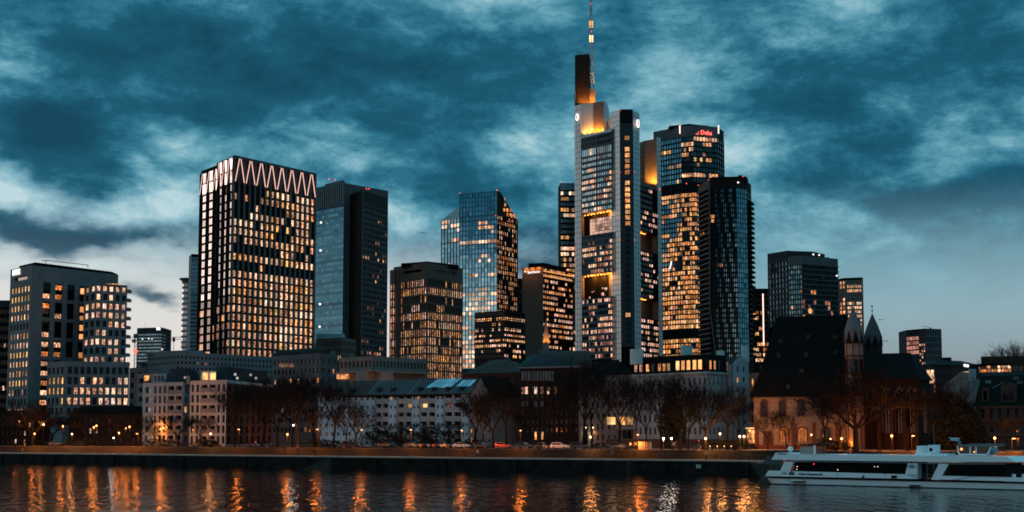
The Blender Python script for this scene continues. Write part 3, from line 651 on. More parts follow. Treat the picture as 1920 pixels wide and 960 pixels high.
# front pier: panel / dark glass with one window column / panel
G0, G1, G2, G3 = pt(1146, 903), pt(1163.5, 893), pt(1188, 893), pt(1200.5, 901)
zp = ZT(207, 895); panels(T, G0, G1, GZ, zp, 4, 62, .3, 'panel_grey', 'dark_grey'); panels(T, G2, G3, GZ, zp - .6, 3, 62, .3, 'panel_grey', 'dark_grey')
plain(T, G1, G2, ZT(650, 893), ZT(230, 893), 'commerz_dark'); plain(T, G1, G2, ZT(231, 893), zp + .3, 'black_wall', 'louvre'); fins(T, G1, G2, ZT(230, 893), zp, 12, .2, .15, 'dark_brown')
fins(T, G1, G2, GZ, ZT(230, 893), 4, .35, .25, 'dark_grey')
u, n, L = frame_of(G1, G2)
for py_ in [259, 280, 291, 301.5, 312, 323, 343, 355, 365.5, 376, 387, 397.5, 408, 419, 590.5]:
    f = .55 if py_ < 500 else .52; o_ = G1 + Vector((u.x * L * f + n.x * .45, u.y * L * f + n.y * .45, 0)); o_.z = ZT(py_, 893)
    T.wins.append((o_, atan2(u.y, u.x), 3.3, 3.0, 'lit_gold', 2, 'commerz_dark'))
    b = MB(); b.obox(G1, u, n, L * f - 1.9, L * f + 1.9, -.01, .42, o_.z - 1.75, o_.z + 1.75, 'black_wall'); b.build('window_box', T.root)
for py_ in range(430, 640, 11):
    o_ = G1 + Vector((u.x * L * .55 + n.x * .3, u.y * L * .55 + n.y * .3, 0)); o_.z = ZT(py_, 893); T.wins.append((o_, atan2(u.y, u.x), 3.0, 2.6, 'glass_black', 1, 'commerz_dark'))
shell(T, [G0, G1, G2, G3], 0, GZ, zp - .7, 'panel_grey', back=[(G3.x + 2, G3.y + 24), (G0.x, G0.y + 24)])
for px_, py_ in ((1163, 207), (1163, 323), (1190, 323), (1163, 450), (1190, 450)): beacon(T.root, at(px_, py_, 891), r=.5)
u, n, L = frame_of(G2, G3); emblem(at(1194.5, 232, 896.5) + Vector((n.x * .5, n.y * .5, 0)), atan2(u.y, u.x), 2.9)
# right face with gardens, right back pier, orange lit top
H0, H1 = pt(1201, 902), pt(1237, 927); zr0 = ZT(346, 912)
def rstrip(pa, pb, nz_, rows): facade(T, H0, H1, ZT(pb, 910), ZT(pa, 910), 9, nz_, .84, .55, 'black_wall', rows, ('lit_pink', 'lit_pink', 'lit_peach'), 'glass_dark', .3, clus=2, mr=1.2)
rstrip(351, 436, 8, '41104351'); rstrip(472, 560, 9, '563223312'); rstrip(597, 672, 7, '7763677')
b = MB(); b.poly([V3(H0.x, H0.y, ZT(351, 910)), V3(H1.x, H1.y, ZT(351, 910)), V3(H1.x, H1.y, ZT(351, 910) + .2), V3(H0.x, H0.y, ZT(342, 905))], 'mid_grey'); b.build('coping', T.root)
for (pa, pb) in ((436, 472), (560, 597)):
    u, n, L = frame_of(H0, H1); zA, zB = ZT(pb, 910), ZT(pa, 910); b = MB(); A = lambda t, dd, zz: V3(H0.x + u.x * t - n.x * dd, H0.y + u.y * t - n.y * dd, zz)
    b.poly([A(0, 0, zA), A(L, 0, zA), A(L, 6, zA), A(0, 6, zA)], 'concrete'); b.poly([A(0, 0, zB), A(0, 6, zB), A(L, 6, zB), A(L, 0, zB)], 'brown_stone')
    b.poly([A(0, 6, zA), A(L, 6, zA), A(L, 6, zB), A(0, 6, zB)], 'brown_stone'); b.poly([A(L, 6, zA), A(L, 0, zA), A(L, 0, zB), A(L, 6, zB)], 'grey_stone'); b.build('sky_garden', T.root)
    for k in range(6): b = MB(); p_ = A(1.5 + k * 2.2, 3, zB - .5); b.box(p_, (.8, .8, .4), 'garden_lamp'); b.build('ceiling_lamp', T.root)
    p_ = A(5, 3, zB - 1.6); spot(T.root, p_, 6000, (1, .33, .05), .6)
zq = ZT(259, 930); K0, K1, K2 = pt(1200, 944, 300), pt(1209, 938, 300), pt(1236, 931, 300)
plain(T, K0, K1, GZ, zq, 'tan_stone'); facade(T, K0, K1, ZT(342, 935), zq - 4, 1, 7, .7, .6, 'tan_stone', '03050406', ('lit_peach',), 'glass_black', name='lift_wall')
plain(T, K1, K2, ZT(352, 915), zq, 'tan_stone'); shell(T, [K0, K1, K2], 0, 120, zq, 'panel_grey', back=[(K2.x + 1, K2.y + 20), (K0.x, K0.y + 20)])
for px_ in (1219, 1226, 1232): spot(T.root, (pt(px_, 929, 340).x, 930.2, ZT(350, 925) + 2.2), 17000, (1, .38, .04), .6, (.0, .5, 1.0), 100)
p0, p1 = pt(1234, 921, 500), pt(1241, 926, 500); panels(T, p0, p1, GZ, ZT(258, 925), 2, 62, .3, 'panel_grey', 'dark_grey')
b = MB(); b.prism([(p0.x, p0.y + .1), (p1.x, p1.y + .1), (p1.x + 1, p1.y + 14), (p0.x + 1, p0.y + 14)], GZ, ZT(258, 925), 'panel_grey'); b.build('pier', T.root); beacon(T.root, at(1237, 355, 919), r=.8)
# antenna: lattice mast
ant = empty('antenna', 'x', 'x', (0, 0, 0)); del ant['label']; del ant['category']; ant.parent = T.root; ac = pt(1108.5, 945, 100); ant.location = Vector((ac.x, ac.y, zm)) - T.root.location
zz = zm; k = 0
zend = ZT(-40, 945)
while zz < zend:
    hw = 1.7 if zz < zs + 2 else (1.25 if zz < ZT(84, 945) else (1.0 if zz < ZT(30, 945) else .7)); z2 = zz + (4.2 if hw > 1.2 else 2.6); col_ = 'mast_white' if (k // 2) % 2 else 'mast_red'
    if hw > 1: col_ = 'mast_white'
    b = MB(); cs = [(-hw, -hw), (hw, -hw), (hw, hw), (-hw, hw)]
    for i in range(4):
        a_, c_ = cs[i], cs[(i + 1) % 4]
        b.tube((ac.x + a_[0], ac.y + a_[1], zz), (ac.x + a_[0], ac.y + a_[1], z2), .2, .2, 4, col_); b.tube((ac.x + a_[0], ac.y + a_[1], zz), (ac.x + c_[0], ac.y + c_[1], z2), .13, .13, 4, col_); b.tube((ac.x + a_[0], ac.y + a_[1], z2), (ac.x + c_[0], ac.y + c_[1], z2), .13, .13, 4, col_)
    b.build('lattice', ant); zz = z2; k += 1
for py_, m_, r_ in ((46, 'mast_glow', 1.3), (51, 'mast_glow', 1.1), (73, 'mast_hot', 1.3), (78, 'mast_hot', 1.2), (8, 'beacon_red', .6), (60, 'beacon_red', .6)):
    zl_ = ZT(py_, 945)
    for j_ in range(4 if r_ > 1 else 1): b = MB(); b.ball((ac.x + (j_ % 2 - .5) * 1.7 * (r_ > 1), ac.y - 1.2, zl_ + (j_ // 2) * 1.6), r_ * .48, m_, 6, 4, 1.3); b.build('mast_lamp', ant)
spot(T.root, (ac.x + 1, ac.y - 6, ZT(160, 940)), 9000, (1, .4, .08), .4, (0, .6, 1), 80)
b = MB(); q_ = pt(1084, 938, 97); b.tube((q_.x, q_.y, zs), (q_.x + 3, q_.y, zs + 2.6), .15, .15, 4, 'steel'); b.tube((q_.x - 1.5, q_.y, zs + 1.6), (q_.x + 6, q_.y, zs + .8), .18, .12, 4, 'steel'); b.tube((q_.x - 1.5, q_.y, zs + 1.6), (q_.x + 3, q_.y, zs + 2.8), .15, .1, 4, 'steel'); b.build('roof_crane', T.root)
# body filling the inside so that nothing shines through
b = MB(); b.prism([(F0.x + 2, F0.y + 8.3), (F1.x + 1, F1.y + 8.3), (F2.x + 2, F2.y + 8.3), (G3.x - 3, G3.y + 10), (H1.x - 2, H1.y + 9), (H1.x - 4, H1.y + 26), (F0.x + 6, F0.y + 28)], GZ, ZT(352, 925), 'black_wall'); b.prism([(F0.x + 2, F0.y + 8.3), (F2.x + 2, F2.y + 8.3), (F2.x, F2.y + 28), (F0.x + 6, F0.y + 28)], ZT(352, 925) - 1, ztop - 1, 'black_wall'); b.build('core', T.root)
T.finish()

# --- round fronted tower with red sign
D0 = 980; z = ZT(237, D0)
a0, a1, a2, a3, a4 = at(1225, 244, D0 + 18), at(1277, 237, D0), at(1300, 237, D0 - 4), at(1345, 241, D0 + 2), at(1357, 252, D0 + 16)
for q_ in (a0, a1, a2, a3, a4): q_.z = z
T = Bld('office_tower', 'tall dark glass tower with a glowing red sign at the top and golden lit floors', 'tower', mid(a0, a2, a4))
zl = ZT(672, D0); zA, zB, zC, zD_, zE = ZT(257, D0), ZT(344, D0), ZT(362, D0), ZT(617, D0), ZT(634, D0)
segs = ((a0, a1, 11, '024403003', '5454434345435544656666767788'), (a1, a2, 5, '074424061', '8877766655556666667888989999'), (a2, a3, 8, '830242070', '8888777766664444466888989999'), (a3, a4, 3, '000000000', '4444344434443444444444444444'))
for (p0, p1, nx_, r1, r2) in segs:
    G_ = 'glass_teal' if p0 is a0 else 'glass'
    facade(T, p0, p1, zB, zA, nx_, 9, .84, .72, 'black_wall', r1, ('lit_peach', 'lit_gold'), G_, .25, clus=3)
    facade(T, p0, p1, zD_, zC, nx_, 28, .82, .70, 'deka_frame', r2, ('lit_gold', 'lit_gold', 'lit_peach', 'lit_orange'), G_, .25, clus=3)
    facade(T, p0, p1, zl, zE, nx_, 4, .82, .70, 'deka_frame', '8', ('lit_gold', 'lit_orange', 'lit_peach'), G_, .25, clus=3)
    for zz0, zz1 in ((zB, zC), (zD_, zE)): plain(T, p0, p1, min(zz0, zz1), max(zz0, zz1), 'black_wall', 'plant_floor')
    plain(T, p0, p1, zA, z, 'mid_grey' if p0 is not a3 else 'dark_grey', 'crown')
    fins(T, p0, p1, zl, zA, nx_, .22, .25, 'deka_frame', name='mullion')
shell(T, [a0, a1, a2, a3, a4], 0, GZ, z, 'black_wall', zfac=zl, back=[(a4.x - 2, a4.y + 22), (a0.x + 6, a0.y + 26)])
b = MB(); b.prism([(a1.x - 8, a1.y + 6), (at(1290, 234, 985).x, a2.y + 3), (at(1322, 234, 985).x, a3.y + 3), (a3.x - 1, a3.y + 8), (a3.x, a3.y + 14), (a1.x - 8, a1.y + 20)], z - 1, z + 1.8, 'roof_black'); b.build('plant_room', T.root)
u, n, L = frame_of(a2, a3); q_ = a2 + (a3 - a2) * .52 + Vector((n.x * .6, n.y * .6, 0)); q_.z = ZT(250, D0)
text(T.root, 'Deka', 4.3, q_, atan2(u.y, u.x), 'sign_red2', .15, bold=.08); text(T.root, '..:', 4.0, q_ + Vector((-u.x * 7.2, -u.y * 7.2, -.3)), atan2(u.y, u.x), 'sign_red2', .15, name='sign_dots', bold=.08)
for px_ in (1274.5, 1347): b = MB(); q_ = at(px_, 237, D0 - 4); b.obox((q_.x, q_.y), (1, 0), (0, -1), -.4, .4, 0, .6, ZT(253, D0), z - .2, 'tube2'); b.build('light_strip', T.root)
beacon(T.root, V3(a1.x, a1.y, z + 1)); beacon(T.root, at(1287, 344, D0 - 6), r=.8)
# slanting cable's reflection on the left face, put in as brown tubes
b = MB(); b.tube(at(1276, 362, D0 - 1), at(1275, 420, D0 - 2), .45, .45, 4, 'brown_stone'); b.tube(at(1275, 420, D0 - 2), at(1250, 560, D0 + 2), .5, .4, 4, 'brown_stone'); b.build('cable_reflection', T.root)
b = MB(); b.tube(at(1259, 490, D0 - 2), at(1256, 504, D0 - 2), .6, .6, 4, 'tube2'); b.build('light_tube', T.root)
T.finish()

# --- residential tower, dark
D0 = 850; z = ZT(337, D0)
l, c = at(1309, 350, D0 + 20), at(1330, 337, D0)
m1, m2, m3 = at(1380, 330, D0 - 2), at(1400, 330, D0 + 5), at(1408, 330, D0 + 18)
for q_ in (l, c, m1, m2, m3): q_.z = z
T = Bld('apartment_tower', 'dark residential tower with balcony slabs on the left flank and teal window columns', 'tower', mid(l, c, m3))
zl = ZT(672, D0); zt2 = z - 5.5
facade(T, l, c, zl, zt2, 4, 34, .8, .6, 'dark_brown', '0010333320000100000100000000000', ('lit_pink', 'lit_dim', 'lit_orange'), 'glass_black', 1.0, clus=2)
bands(T, l, c, zl, zt2, 34, .8, 1.2, 'balcony', name='balcony')
facade(T, c, m1, zl, zt2, 13, 34, .56, .66, 'black_wall', '0000000000000003000000000000000', ('lit_pink', 'lit_orange'), 'glass_low', .5, clus=3, ml=.8, pick=lambda i, row, on_: None if on_ else ('glass_black' if (i < 2 or (i * 7 + (row // 3) * 5) % 4 < 2) else 'glass_low'))
bands(T, c, m1, zl, zt2, 34, .35, .5, 'dark_grey'); fins(T, c, m1, zl, z, 13, .4, .35, 'black_wall')
facade(T, m1, m2, zl, zt2, 5, 34, .9, .86, 'dark_grey', '0', glass='glass_low', rec=.15); bands(T, m1, m2, zl, zt2, 34, .3, .25, 'dark_grey')
facade(T, m2, m3, zl, zt2, 3, 34, .8, .8, 'black_wall', '0', glass='glass_dark', rec=.3)
u, n, L = frame_of(m2, m3)
for k in range(32):
    zz = zl + (zt2 - zl) * (k + .5) / 34; b = MB(); b.obox(m2, u, n, 1.5, L, 0, 2.0, zz - .2, zz + 1.1, 'black_wall'); b.build('balcony', T.root)
for p0, p1 in ((l, c), (c, m1), (m1, m2), (m2, m3)): plain(T, p0, p1, zt2, z, 'brown_stone' if p0 is l else 'dark_brown', 'crown')
shell(T, [l, c, m1, m2, m3], 0, GZ, z, 'black_wall', zfac=zl, back=[(m3.x - 1, m3.y + 18), (l.x + 3, l.y + 20)])
q = [at(1334, 331, D0 + 4), at(1399, 325, D0 + 2), at(1403, 325, D0 + 12)]; b = MB(); b.prism([(q[0].x, q[0].y), (q[1].x, q[1].y), (q[2].x, q[2].y), (q[0].x, q[0].y + 12)], z - 1, z + 2.6, 'roof_black'); b.build('plant_room', T.root)
b = MB(); q_ = at(1388, 322, D0 + 6)
for k in range(5): b.tube((q_.x - 2 + k, q_.y, z + 2.4), (q_.x - 2.4 + k * 1.1, q_.y, z + 3.6 + (k % 3)), .15, .1, 4, 'steel')
b.box((q_.x, q_.y, z + 3.4), (2.4, 1.5, 1.2), 'roof_black'); b.build('roof_crane', T.root)
for px_, py_ in ((1309, 347), (1328, 337), (1393, 331), (1404, 326)): beacon(T.root, at(px_, py_, D0 - 1), r=.5)
b = MB(); b.ball(at(1384, 342, D0 - 3), .6, 'sign_white', 6, 4); b.build('roof_lamp', T.root)
for px_, py_ in ((1334, 406), (1337, 406), (1336, 414)): b = MB(); q_ = at(px_, py_, D0 - .6); b.obox((q_.x, q_.y), (1, 0), (0, -1), -.8, .8, 0, .3, q_.z - 1, q_.z + 1, 'lit_orange'); b.build('lit_pane', T.root)
# pale diagonal frame edge at the bottom left
b = MB(); b.tube(at(1330, 337, D0 - 1.5), at(1331, 580, D0 - 1.5), .55, .55, 4, 'brown_stone'); b.tube(at(1331, 580, D0 - 1.5), at(1343, 672, D0 - 1.8), .6, .6, 4, 'brown_stone'); b.build('edge_frame', T.root)
T.finish()

# --- dark block with a vertical light line
D0 = 900; z = ZT(541, D0); l, c, r = at(1411, 541, D0), at(1443, 541, D0), at(1450, 545, D0 + 6)
for q_ in (l, c, r): q_.z = z
T = Bld('office_building', 'dark red brown office block with a vertical white light line and lit floors', 'office building', mid(l, c, r)); zl = ZT(680, D0)
facade(T, l, c, zl, z - 4, 9, 13, .8, .6, 'dark_brown', '0024313226744', ('lit_gold', 'lit_orange', 'lit_peach'), 'glass_black', .4, clus=3); plain(T, l, c, z - 4, z, 'black_wall', 'crown')
b = MB(); q_ = at(1430.5, 560, D0 - .6); b.obox((q_.x, q_.y), (1, 0), (0, -1), -.35, .35, 0, .4, ZT(648, D0), ZT(551, D0), 'tube2'); b.build('light_tube', T.root)
shell(T, [l, c, r], 0, GZ, z, 'dark_brown', zfac=zl); T.finish()

# --- dark terraced apartment tower with horizontal bands
D0 = 800; z = ZT(470, D0); l, c, e = at(1439, 474, D0 + 14), at(1475, 470, D0), at(1524, 471, D0 + 4)
for q_ in (l, c, e): q_.z = z
T = Bld('apartment_tower', 'dark apartment tower with horizontal bands standing behind the church roof', 'tower', mid(l, c, e)); zl = ZT(610, D0); z2 = ZT(482, D0 - 2)
facade(T, l, c, zl, z - 6, 6, 12, .5, .7, 'dark_grey', '000102100000', ('lit_pink', 'lit_dim'), 'glass_low', .5, clus=1); bands(T, l, c, zl, z - 6, 12, .35, .4, 'mid_grey'); plain(T, l, c, z - 6, z, 'dark_grey', 'crown')
f0, f1, f2 = at(1477, 482, D0 - 3), at(1503, 480, D0 - 8), at(1571, 484, D0 + 6)
facade(T, f0, f1, zl, z2 - 5, 6, 12, .7, .66, 'dark_grey', '000002032000', ('lit_peach', 'lit_orange'), 'glass_low', .4, clus=1)
facade(T, f1, f2, zl, z2 - 5, 13, 12, .86, .8, 'dark_grey', '000001132111', ('lit_orange', 'lit_peach', 'lit_dim'), 'glass_dark', .3, clus=1)
for p0, p1 in ((f0, f1), (f1, f2)): bands(T, p0, p1, zl, z2 - 5, 12, .55, .9, 'mid_grey'); plain(T, p0, p1, z2 - 5, z2, 'mid_grey', 'crown')
shell(T, [f0, f1, f2], 0, GZ, z2, 'dark_grey', zfac=zl, back=[(f2.x, f2.y + 22), (f0.x, f0.y + 22)]); shell(T, [l, c, e], 0, GZ, z, 'dark_grey', back=[(e.x + 10, e.y + 12), (l.x + 3, l.y + 16)])
plain(T, c, e, z2, z, 'dark_grey', 'crown')
b = MB(); q_ = at(1545, 478, D0 + 8); b.box((q_.x, q_.y, z2 + .8), (6, 2, .5), 'steel'); b.tube((q_.x - 7, q_.y, z2), (q_.x - 2, q_.y, z2 + 1.8), .25, .2, 4, 'steel'); b.tube((q_.x + 2, q_.y, z2 - .5), (q_.x + 2, q_.y, z2 + 1), .3, .3, 4, 'steel'); b.build('roof_crane', T.root)
for px_, py_ in ((1525, 477), (1536, 478), (1569, 517)): b = MB(); b.ball(at(px_, py_, D0 - 2), .55, 'sign_white', 6, 4); b.build('roof_lamp', T.root)
b = MB(); b.ball(at(1519, 583, D0 - 10), 1.2, 'lit_gold', 8, 6, 1.3); b.build('balcony_light', T.root)
T.finish()

# --- stone framed tower behind the spires
D0 = 1100; z = ZT(520, D0); l, c, r = at(1573, 521, D0 + 10), at(1584, 521, D0 + 4), at(1618, 520, D0)
for q_ in (l, c, r): q_.z = z
T = Bld('office_tower', 'pale stone framed tower with many lit windows rising behind the church spires', 'tower', mid(l, c, r)); zl = ZT(660, D0)
facade(T, l, c, zl, z - 2, 2, 17, .7, .7, 'brown_stone', '77007888888999', ('lit_peach', 'lit_orange'), 'glass_black', .4)
facade(T, c, r, zl, z - 2, 8, 17, .6, .62, 'tan_stone', '00000688777877878', ('lit_peach', 'lit_white'), 'glass_black', .4, clus=1, ml=1.6, mr=1.4, pick=lambda i, row, on_: 'lit_peach' if row in (1, 2) and i < 8 else None)
shell(T, [l, c, r], 0, GZ, z, 'tan_stone', zfac=zl, back=[(r.x - 2, r.y + 18), (l.x, l.y + 18)])
T.finish()

# --- small tower right
D0 = 800; z = ZT(616, D0); l, m, c, r = at(1699, 619, D0 + 12), at(1722, 617, D0 + 4), at(1734, 616, D0), at(1765, 616, D0 + 4)
for q_ in (l, m, c, r): q_.z = z
T = Bld('office_tower', 'small tower with pink lit left flank standing alone at the right', 'tower', mid(l, c, r)); zl = ZT(690, D0)
facade(T, l, m, zl, z - 1.2, 4, 8, .96, .72, 'brown_stone', '09999652', ('lit_pinksoft',), 'glass_grey', .2, clus=4); facade(T, m, c, zl, z - 1.2, 3, 12, .6, .6, 'brown_stone', '000366666655', ('lit_peach', 'lit_pink'), 'glass_black', .3, clus=1)
facade(T, c, r, zl, z - .6, 7, 6, .5, .76, 'mid_grey', '000001', ('lit_gold',), 'glass_dark', .5, clus=1)
shell(T, [l, m, c, r], 0, GZ, z, 'mid_grey', zfac=zl, back=[(r.x, r.y + 16), (l.x, l.y + 16)]); b = MB(); q_ = at(1745, 615, D0 + 4); b.tube((q_.x, q_.y, z - .5), (q_.x, q_.y, z + .9), .5, .4, 5, 'steel'); b.tube((q_.x, q_.y, z + .6), (q_.x - 5, q_.y, z + 2), .18, .15, 4, 'steel'); b.build('roof_crane', T.root); T.finish()

# --- far left background: striped towers, dark box, construction crane
D0 = 1300; l, r = at(359, 476, D0), at(376, 476, D0 + 3); z = l.z
T = Bld('office_tower', 'pale striped tower half hidden behind the left edge of the zigzag tower', 'tower', mid(l, r)); facade(T, l, r, ZT(668, D0), z - 3, 1, 25, 1.0, .45, 'light_frame', '0', glass='glass_mirror', rec=.2); shell(T, [l, r], 20, GZ, z, 'light_frame', zfac=ZT(668, D0)); T.finish()
D0 = 1350; q_ = at(352, 523, D0); z = q_.z; T = Bld('round_tower', 'slender round pale tower with flared cap at far left centre', 'tower', (q_.x, q_.y))
for k in range(27):
    z0_ = GZ + 8 + (z - 5 - GZ - 8) * k / 27; h_ = (z - 13 - GZ) / 27; b = MB(); b.lathe((q_.x, q_.y, z0_), [(5.4, 0), (5.4, h_ * .45)], 14, 'light_frame'); b.lathe((q_.x, q_.y, z0_ + h_ * .45), [(5.1, 0), (5.1, h_ * .55)], 14, 'glass_mirror'); b.build('storey', T.root)
b = MB(); b.lathe((q_.x, q_.y, GZ), [(5.2, 0), (5.2, 8.2)], 14, 'light_frame'); b.build('base', T.root)
b = MB(); b.lathe((q_.x, q_.y, z - 5.2), [(5.3, 0), (5.6, 2.5), (8.2, 4.6), (8.4, 5.6), (2, 5.8)], 18, 'tan_stone'); b.build('cap', T.root)
D0 = 1000; z = ZT(615, D0); l, c, r = at(257, 615, D0), at(303, 615, D0 - 6), at(312, 616, D0 + 6)
for q_ in (l, c, r): q_.z = z
T = Bld('office_tower', 'small dark banded tower with a white square sign at its top corner, far left', 'tower', mid(l, c, r)); zl = ZT(680, D0)
facade(T, l, c, zl, z - 4, 10, 9, .98, .5, 'dark_grey', '0', ('lit_white',), 'glass_low', .2); facade(T, c, r, zl, z - 4, 3, 9, .9, .5, 'dark_grey', '0', glass='glass_dark', rec=.2)
for p0, p1 in ((l, c), (c, r)): plain(T, p0, p1, z - 4, z, 'dark_grey', 'crown')
shell(T, [l, c, r], 0, GZ, z, 'dark_grey', zfac=zl, back=[(r.x, r.y + 15), (l.x, l.y + 15)]); b = MB(); q_ = at(297, 616.5, D0 - 8); b.box(q_, (2.8, .4, 1.9), 'sign_white'); b.build('sign', T.root)
for px_, py_ in ((267, 636), (279, 635), (285, 636), (304, 655)): b = MB(); b.ball(at(px_, py_, D0 - 8), .6, 'sign_white', 6, 4); b.build('facade_lamp', T.root)
b = MB(); b.tube((l.x + 5, l.y + 4, z), (l.x + 5, l.y + 4, z + 5), .12, .08, 4, 'steel'); b.tube((c.x - 2, c.y + 4, z), (c.x - 2, c.y + 4, z + 2), .12, .08, 4, 'steel'); b.build('mast', T.root); T.finish()
# crane
D0 = 760; q_ = at(254.5, 680, D0); cr = empty('construction_crane', 'tower crane with a red glowing sign on its mast, far left', 'crane', (q_.x, q_.y, GZ)); zt = ZT(637, D0)
b = MB(); zz = GZ
while zz < zt + 1:
    for sx_ in (-.8, .8):
        for sy_ in (-.8, .8): b.tube((q_.x + sx_, q_.y + sy_, zz), (q_.x + sx_, q_.y + sy_, zz + 2.5), .14, .14, 4, 'steel')
    b.tube((q_.x - .8, q_.y - .8, zz), (q_.x + .8, q_.y - .8, zz + 2.5), .1, .1, 4, 'steel'); zz += 2.5
b.build('mast', cr)
b = MB(); x0, x1 = at(243, 637, D0).x, at(347, 637, D0).x; x = x0
while x < x1:
    b.tube((x, q_.y, zt), (x + 1.6, q_.y, zt), .15, .15, 4, 'steel'); b.tube((x, q_.y, zt + 1.6), (x + 1.6, q_.y, zt + 1.6), .12, .12, 4, 'steel'); b.tube((x, q_.y, zt), (x + .8, q_.y, zt + 1.6), .08, .08, 4, 'steel'); b.tube((x + .8, q_.y, zt + 1.6), (x + 1.6, q_.y, zt), .08, .08, 4, 'steel'); x += 1.6
b.build('jib', cr); b = MB(); b.box((q_.x, q_.y - 1, zt + 2), (2.2, 2, 2.4), 'steel'); b.build('cab', cr); b = MB(); b.box((x0 + 2.5, q_.y, zt - .8), (2, 1.2, 1.6), 'steel'); b.build('counterweight', cr)
b = MB(); b.ball((q_.x, q_.y - 1.6, ZT(659, D0)), 1.3, 'sign_red2', 10, 6); b.build('sign', cr)
# far-left dark building at the frame edge
D0 = 560; l, r = at(-60, 563, D0), at(19, 563, D0); z = l.z; T = Bld('office_building', 'black building with a few red lit windows at the left edge of the picture', 'office building', mid(l, r)); zl = ZT(800, D0)
facade(T, l, r, zl, z - 3, 16, 14, .8, .5, 'black_wall', '00033020023001', ('lit_dim', 'lit_pink', 'lit_orange'), 'glass_black', .4, clus=3); plain(T, l, r, z - 3, z, 'dark_grey', 'crown'); shell(T, [l, r], 25, GZ, z, 'black_wall', zfac=zl); T.finish()

# --- grey office tower left, with its annexes
D0 = 500; z = ZT(497, D0); l, c = at(20, 506, D0 + 14), at(60, 497, D0); r = at(222, 517, D0 + 30)
for q_ in (l, c, r): q_.z = z
T = Bld('office_tower', 'grey stone tower with white glowing sign, narrow lit windows on its left flank', 'tower', mid(l, c, r)); zl = ZT(780, D0); zt2 = ZT(529, D0)
facade(T, l, c, zl, zt2 - .4, 6, 14, .58, .64, 'grey_stone', '99990999999709', ('lit_peach', 'lit_white', 'lit_curtain'), 'glass_dark', .4, style=1, frame='mid_grey', ml=.8, mr=1.2, clus=6)
facade(T, l, c, zt2 - .4, z, 1, 1, .62, .22, 'grey_stone', '4', ('lit_dim',), 'glass_black', .8, sill=.35)
mm = c + (r - c) * .66
facade(T, c, mm, zl, z - 5.3, 4, 7, .62, .82, 'grey_stone', '5', ('lit_peach',), 'glass_black', .6, style=2, frame='black_wall', ml=4, mr=.3, clus=1, pick=lambda i, row, on_: 'glass_black')
u, n, L = frame_of(c, mm); cw = (L - 4.3) / 4; ch = (z - 5.3 - zl) / 7
for i in range(3):
    for j in range(14):
        pr = [[6, 3, 8, 3, 5, 8, 5, 7, 9, 8, 7, 6, 5, 4], [9, 9, 2, 7, 6, 3, 9, 9, 8, 8, 7, 6, 4, 2], [0, 0, 1, 0, 0, 2, 0, 0, 0, 1, 0, 0, 2, 0]][i][j]
        if R.random() * 9 < pr:
            a_ = 4 + (i + .5) * cw; o_ = c + Vector((u.x * a_ - n.x * .45, u.y * a_ - n.y * .45, 0)); o_.z = z - 5.3 - ch * (.5 * j + .27) - .2
            T.wins.append((o_, atan2(u.y, u.x), cw * .56, ch * .27, R.choice(['lit_peach', 'lit_orange', 'lit_peach']), 3, 'black_wall'))
a_ = 4 + 3.5 * cw
for j in range(9):
    if j in (1, 6): continue
    o_ = c + Vector((u.x * (a_) - n.x * .3, u.y * (a_) - n.y * .3, 0)); o_.z = z - 8 - j * 3.55; T.wins.append((o_, atan2(u.y, u.x), 2.2, 2.4, 'lit_gold2', 1, 'black_wall'))
plain(T, c, mm, z - 5.3, z, 'grey_stone'); plain(T, mm, r, zl, z, 'grey_stone')
shell(T, [l, c, r], 0, GZ, z, 'grey_stone', zfac=zl, back=[(r.x * 1.03, r.y * 1.03), (l.x * 1.01, l.y + 24)])
u, n, L = frame_of(l, c); q_ = l + (c - l) * .33 + Vector((n.x * .5, n.y * .5, 0)); q_.z = ZT(511.5, D0 + 10); text(T.root, 'DWS', 2.9, q_, atan2(u.y, u.x), 'sign_white', .15, bold=.1)
q = [at(36, 497, D0 + 16), at(66, 490, D0 + 5), at(209, 509, D0 + 34)]; b = MB(); b.prism([(p_.x, p_.y) for p_ in q] + [(q[2].x, q[2].y + 8), (q[0].x + 4, q[0].y + 12)], z - 1, z + 1.7, 'roof_black'); b.build('plant_room', T.root)
b = MB(); q0_, q1_ = at(86, 488, D0 + 8), at(165, 497, D0 + 22); b.tube(q0_, q1_, .18, .18, 4, 'steel'); b.tube(at(78, 489, D0 + 8), q0_, .15, .15, 4, 'steel'); b.tube(q0_, at(86, 494, D0 + 8), .15, .15, 4, 'steel'); b.tube(q1_, at(165, 502, D0 + 22), .15, .15, 4, 'steel'); b.build('cleaning_gantry', T.root)
# mid block (right shoulder)
b0, b1, b2 = at(158, 533, D0 + 6), at(180, 532, D0 - 4), at(239, 537, D0 + 4); zm_ = ZT(533, D0)
for p0, p1, nx_, rr in ((b0, b1, 2, '6388235393'), (b1, b2, 5, '8599326475')): facade(T, p0, p1, ZT(700, D0), zm_, nx_, 10, .62, .68, 'grey_stone', rr, ('lit_peach', 'lit_white', 'lit_pink'), 'glass_dark', .5, style=2, frame='dark_grey', clus=1)
shell(T, [b0, b1, b2], 0, GZ, zm_, 'grey_stone', back=[(b2.x * 1.03, b2.y * 1.03), (b0.x, b0.y + 16)])
for k in range(9): zz = zm_ - 2 - k * 3.45; b = MB(); b.box((b2.x - .1, b2.y + 2, zz), (1.4, 3.6, 1.2), 'grey_stone'); b.build('balcony', T.root)
q0_, q1_ = at(205, 528, D0 + 10), at(222, 528, D0 + 11); b = MB(); b.obox(q0_, Vector((1, 0)), Vector((0, -1)), -6, 3.5, 0, .4, zm_ + .3, zm_ + 1.3, 'lit_orange'); b.build('terrace_light', T.root)
T.finish()
l, c, r = at(89, 680, 478), at(121, 677, 470), at(243, 679, 476); z = c.z
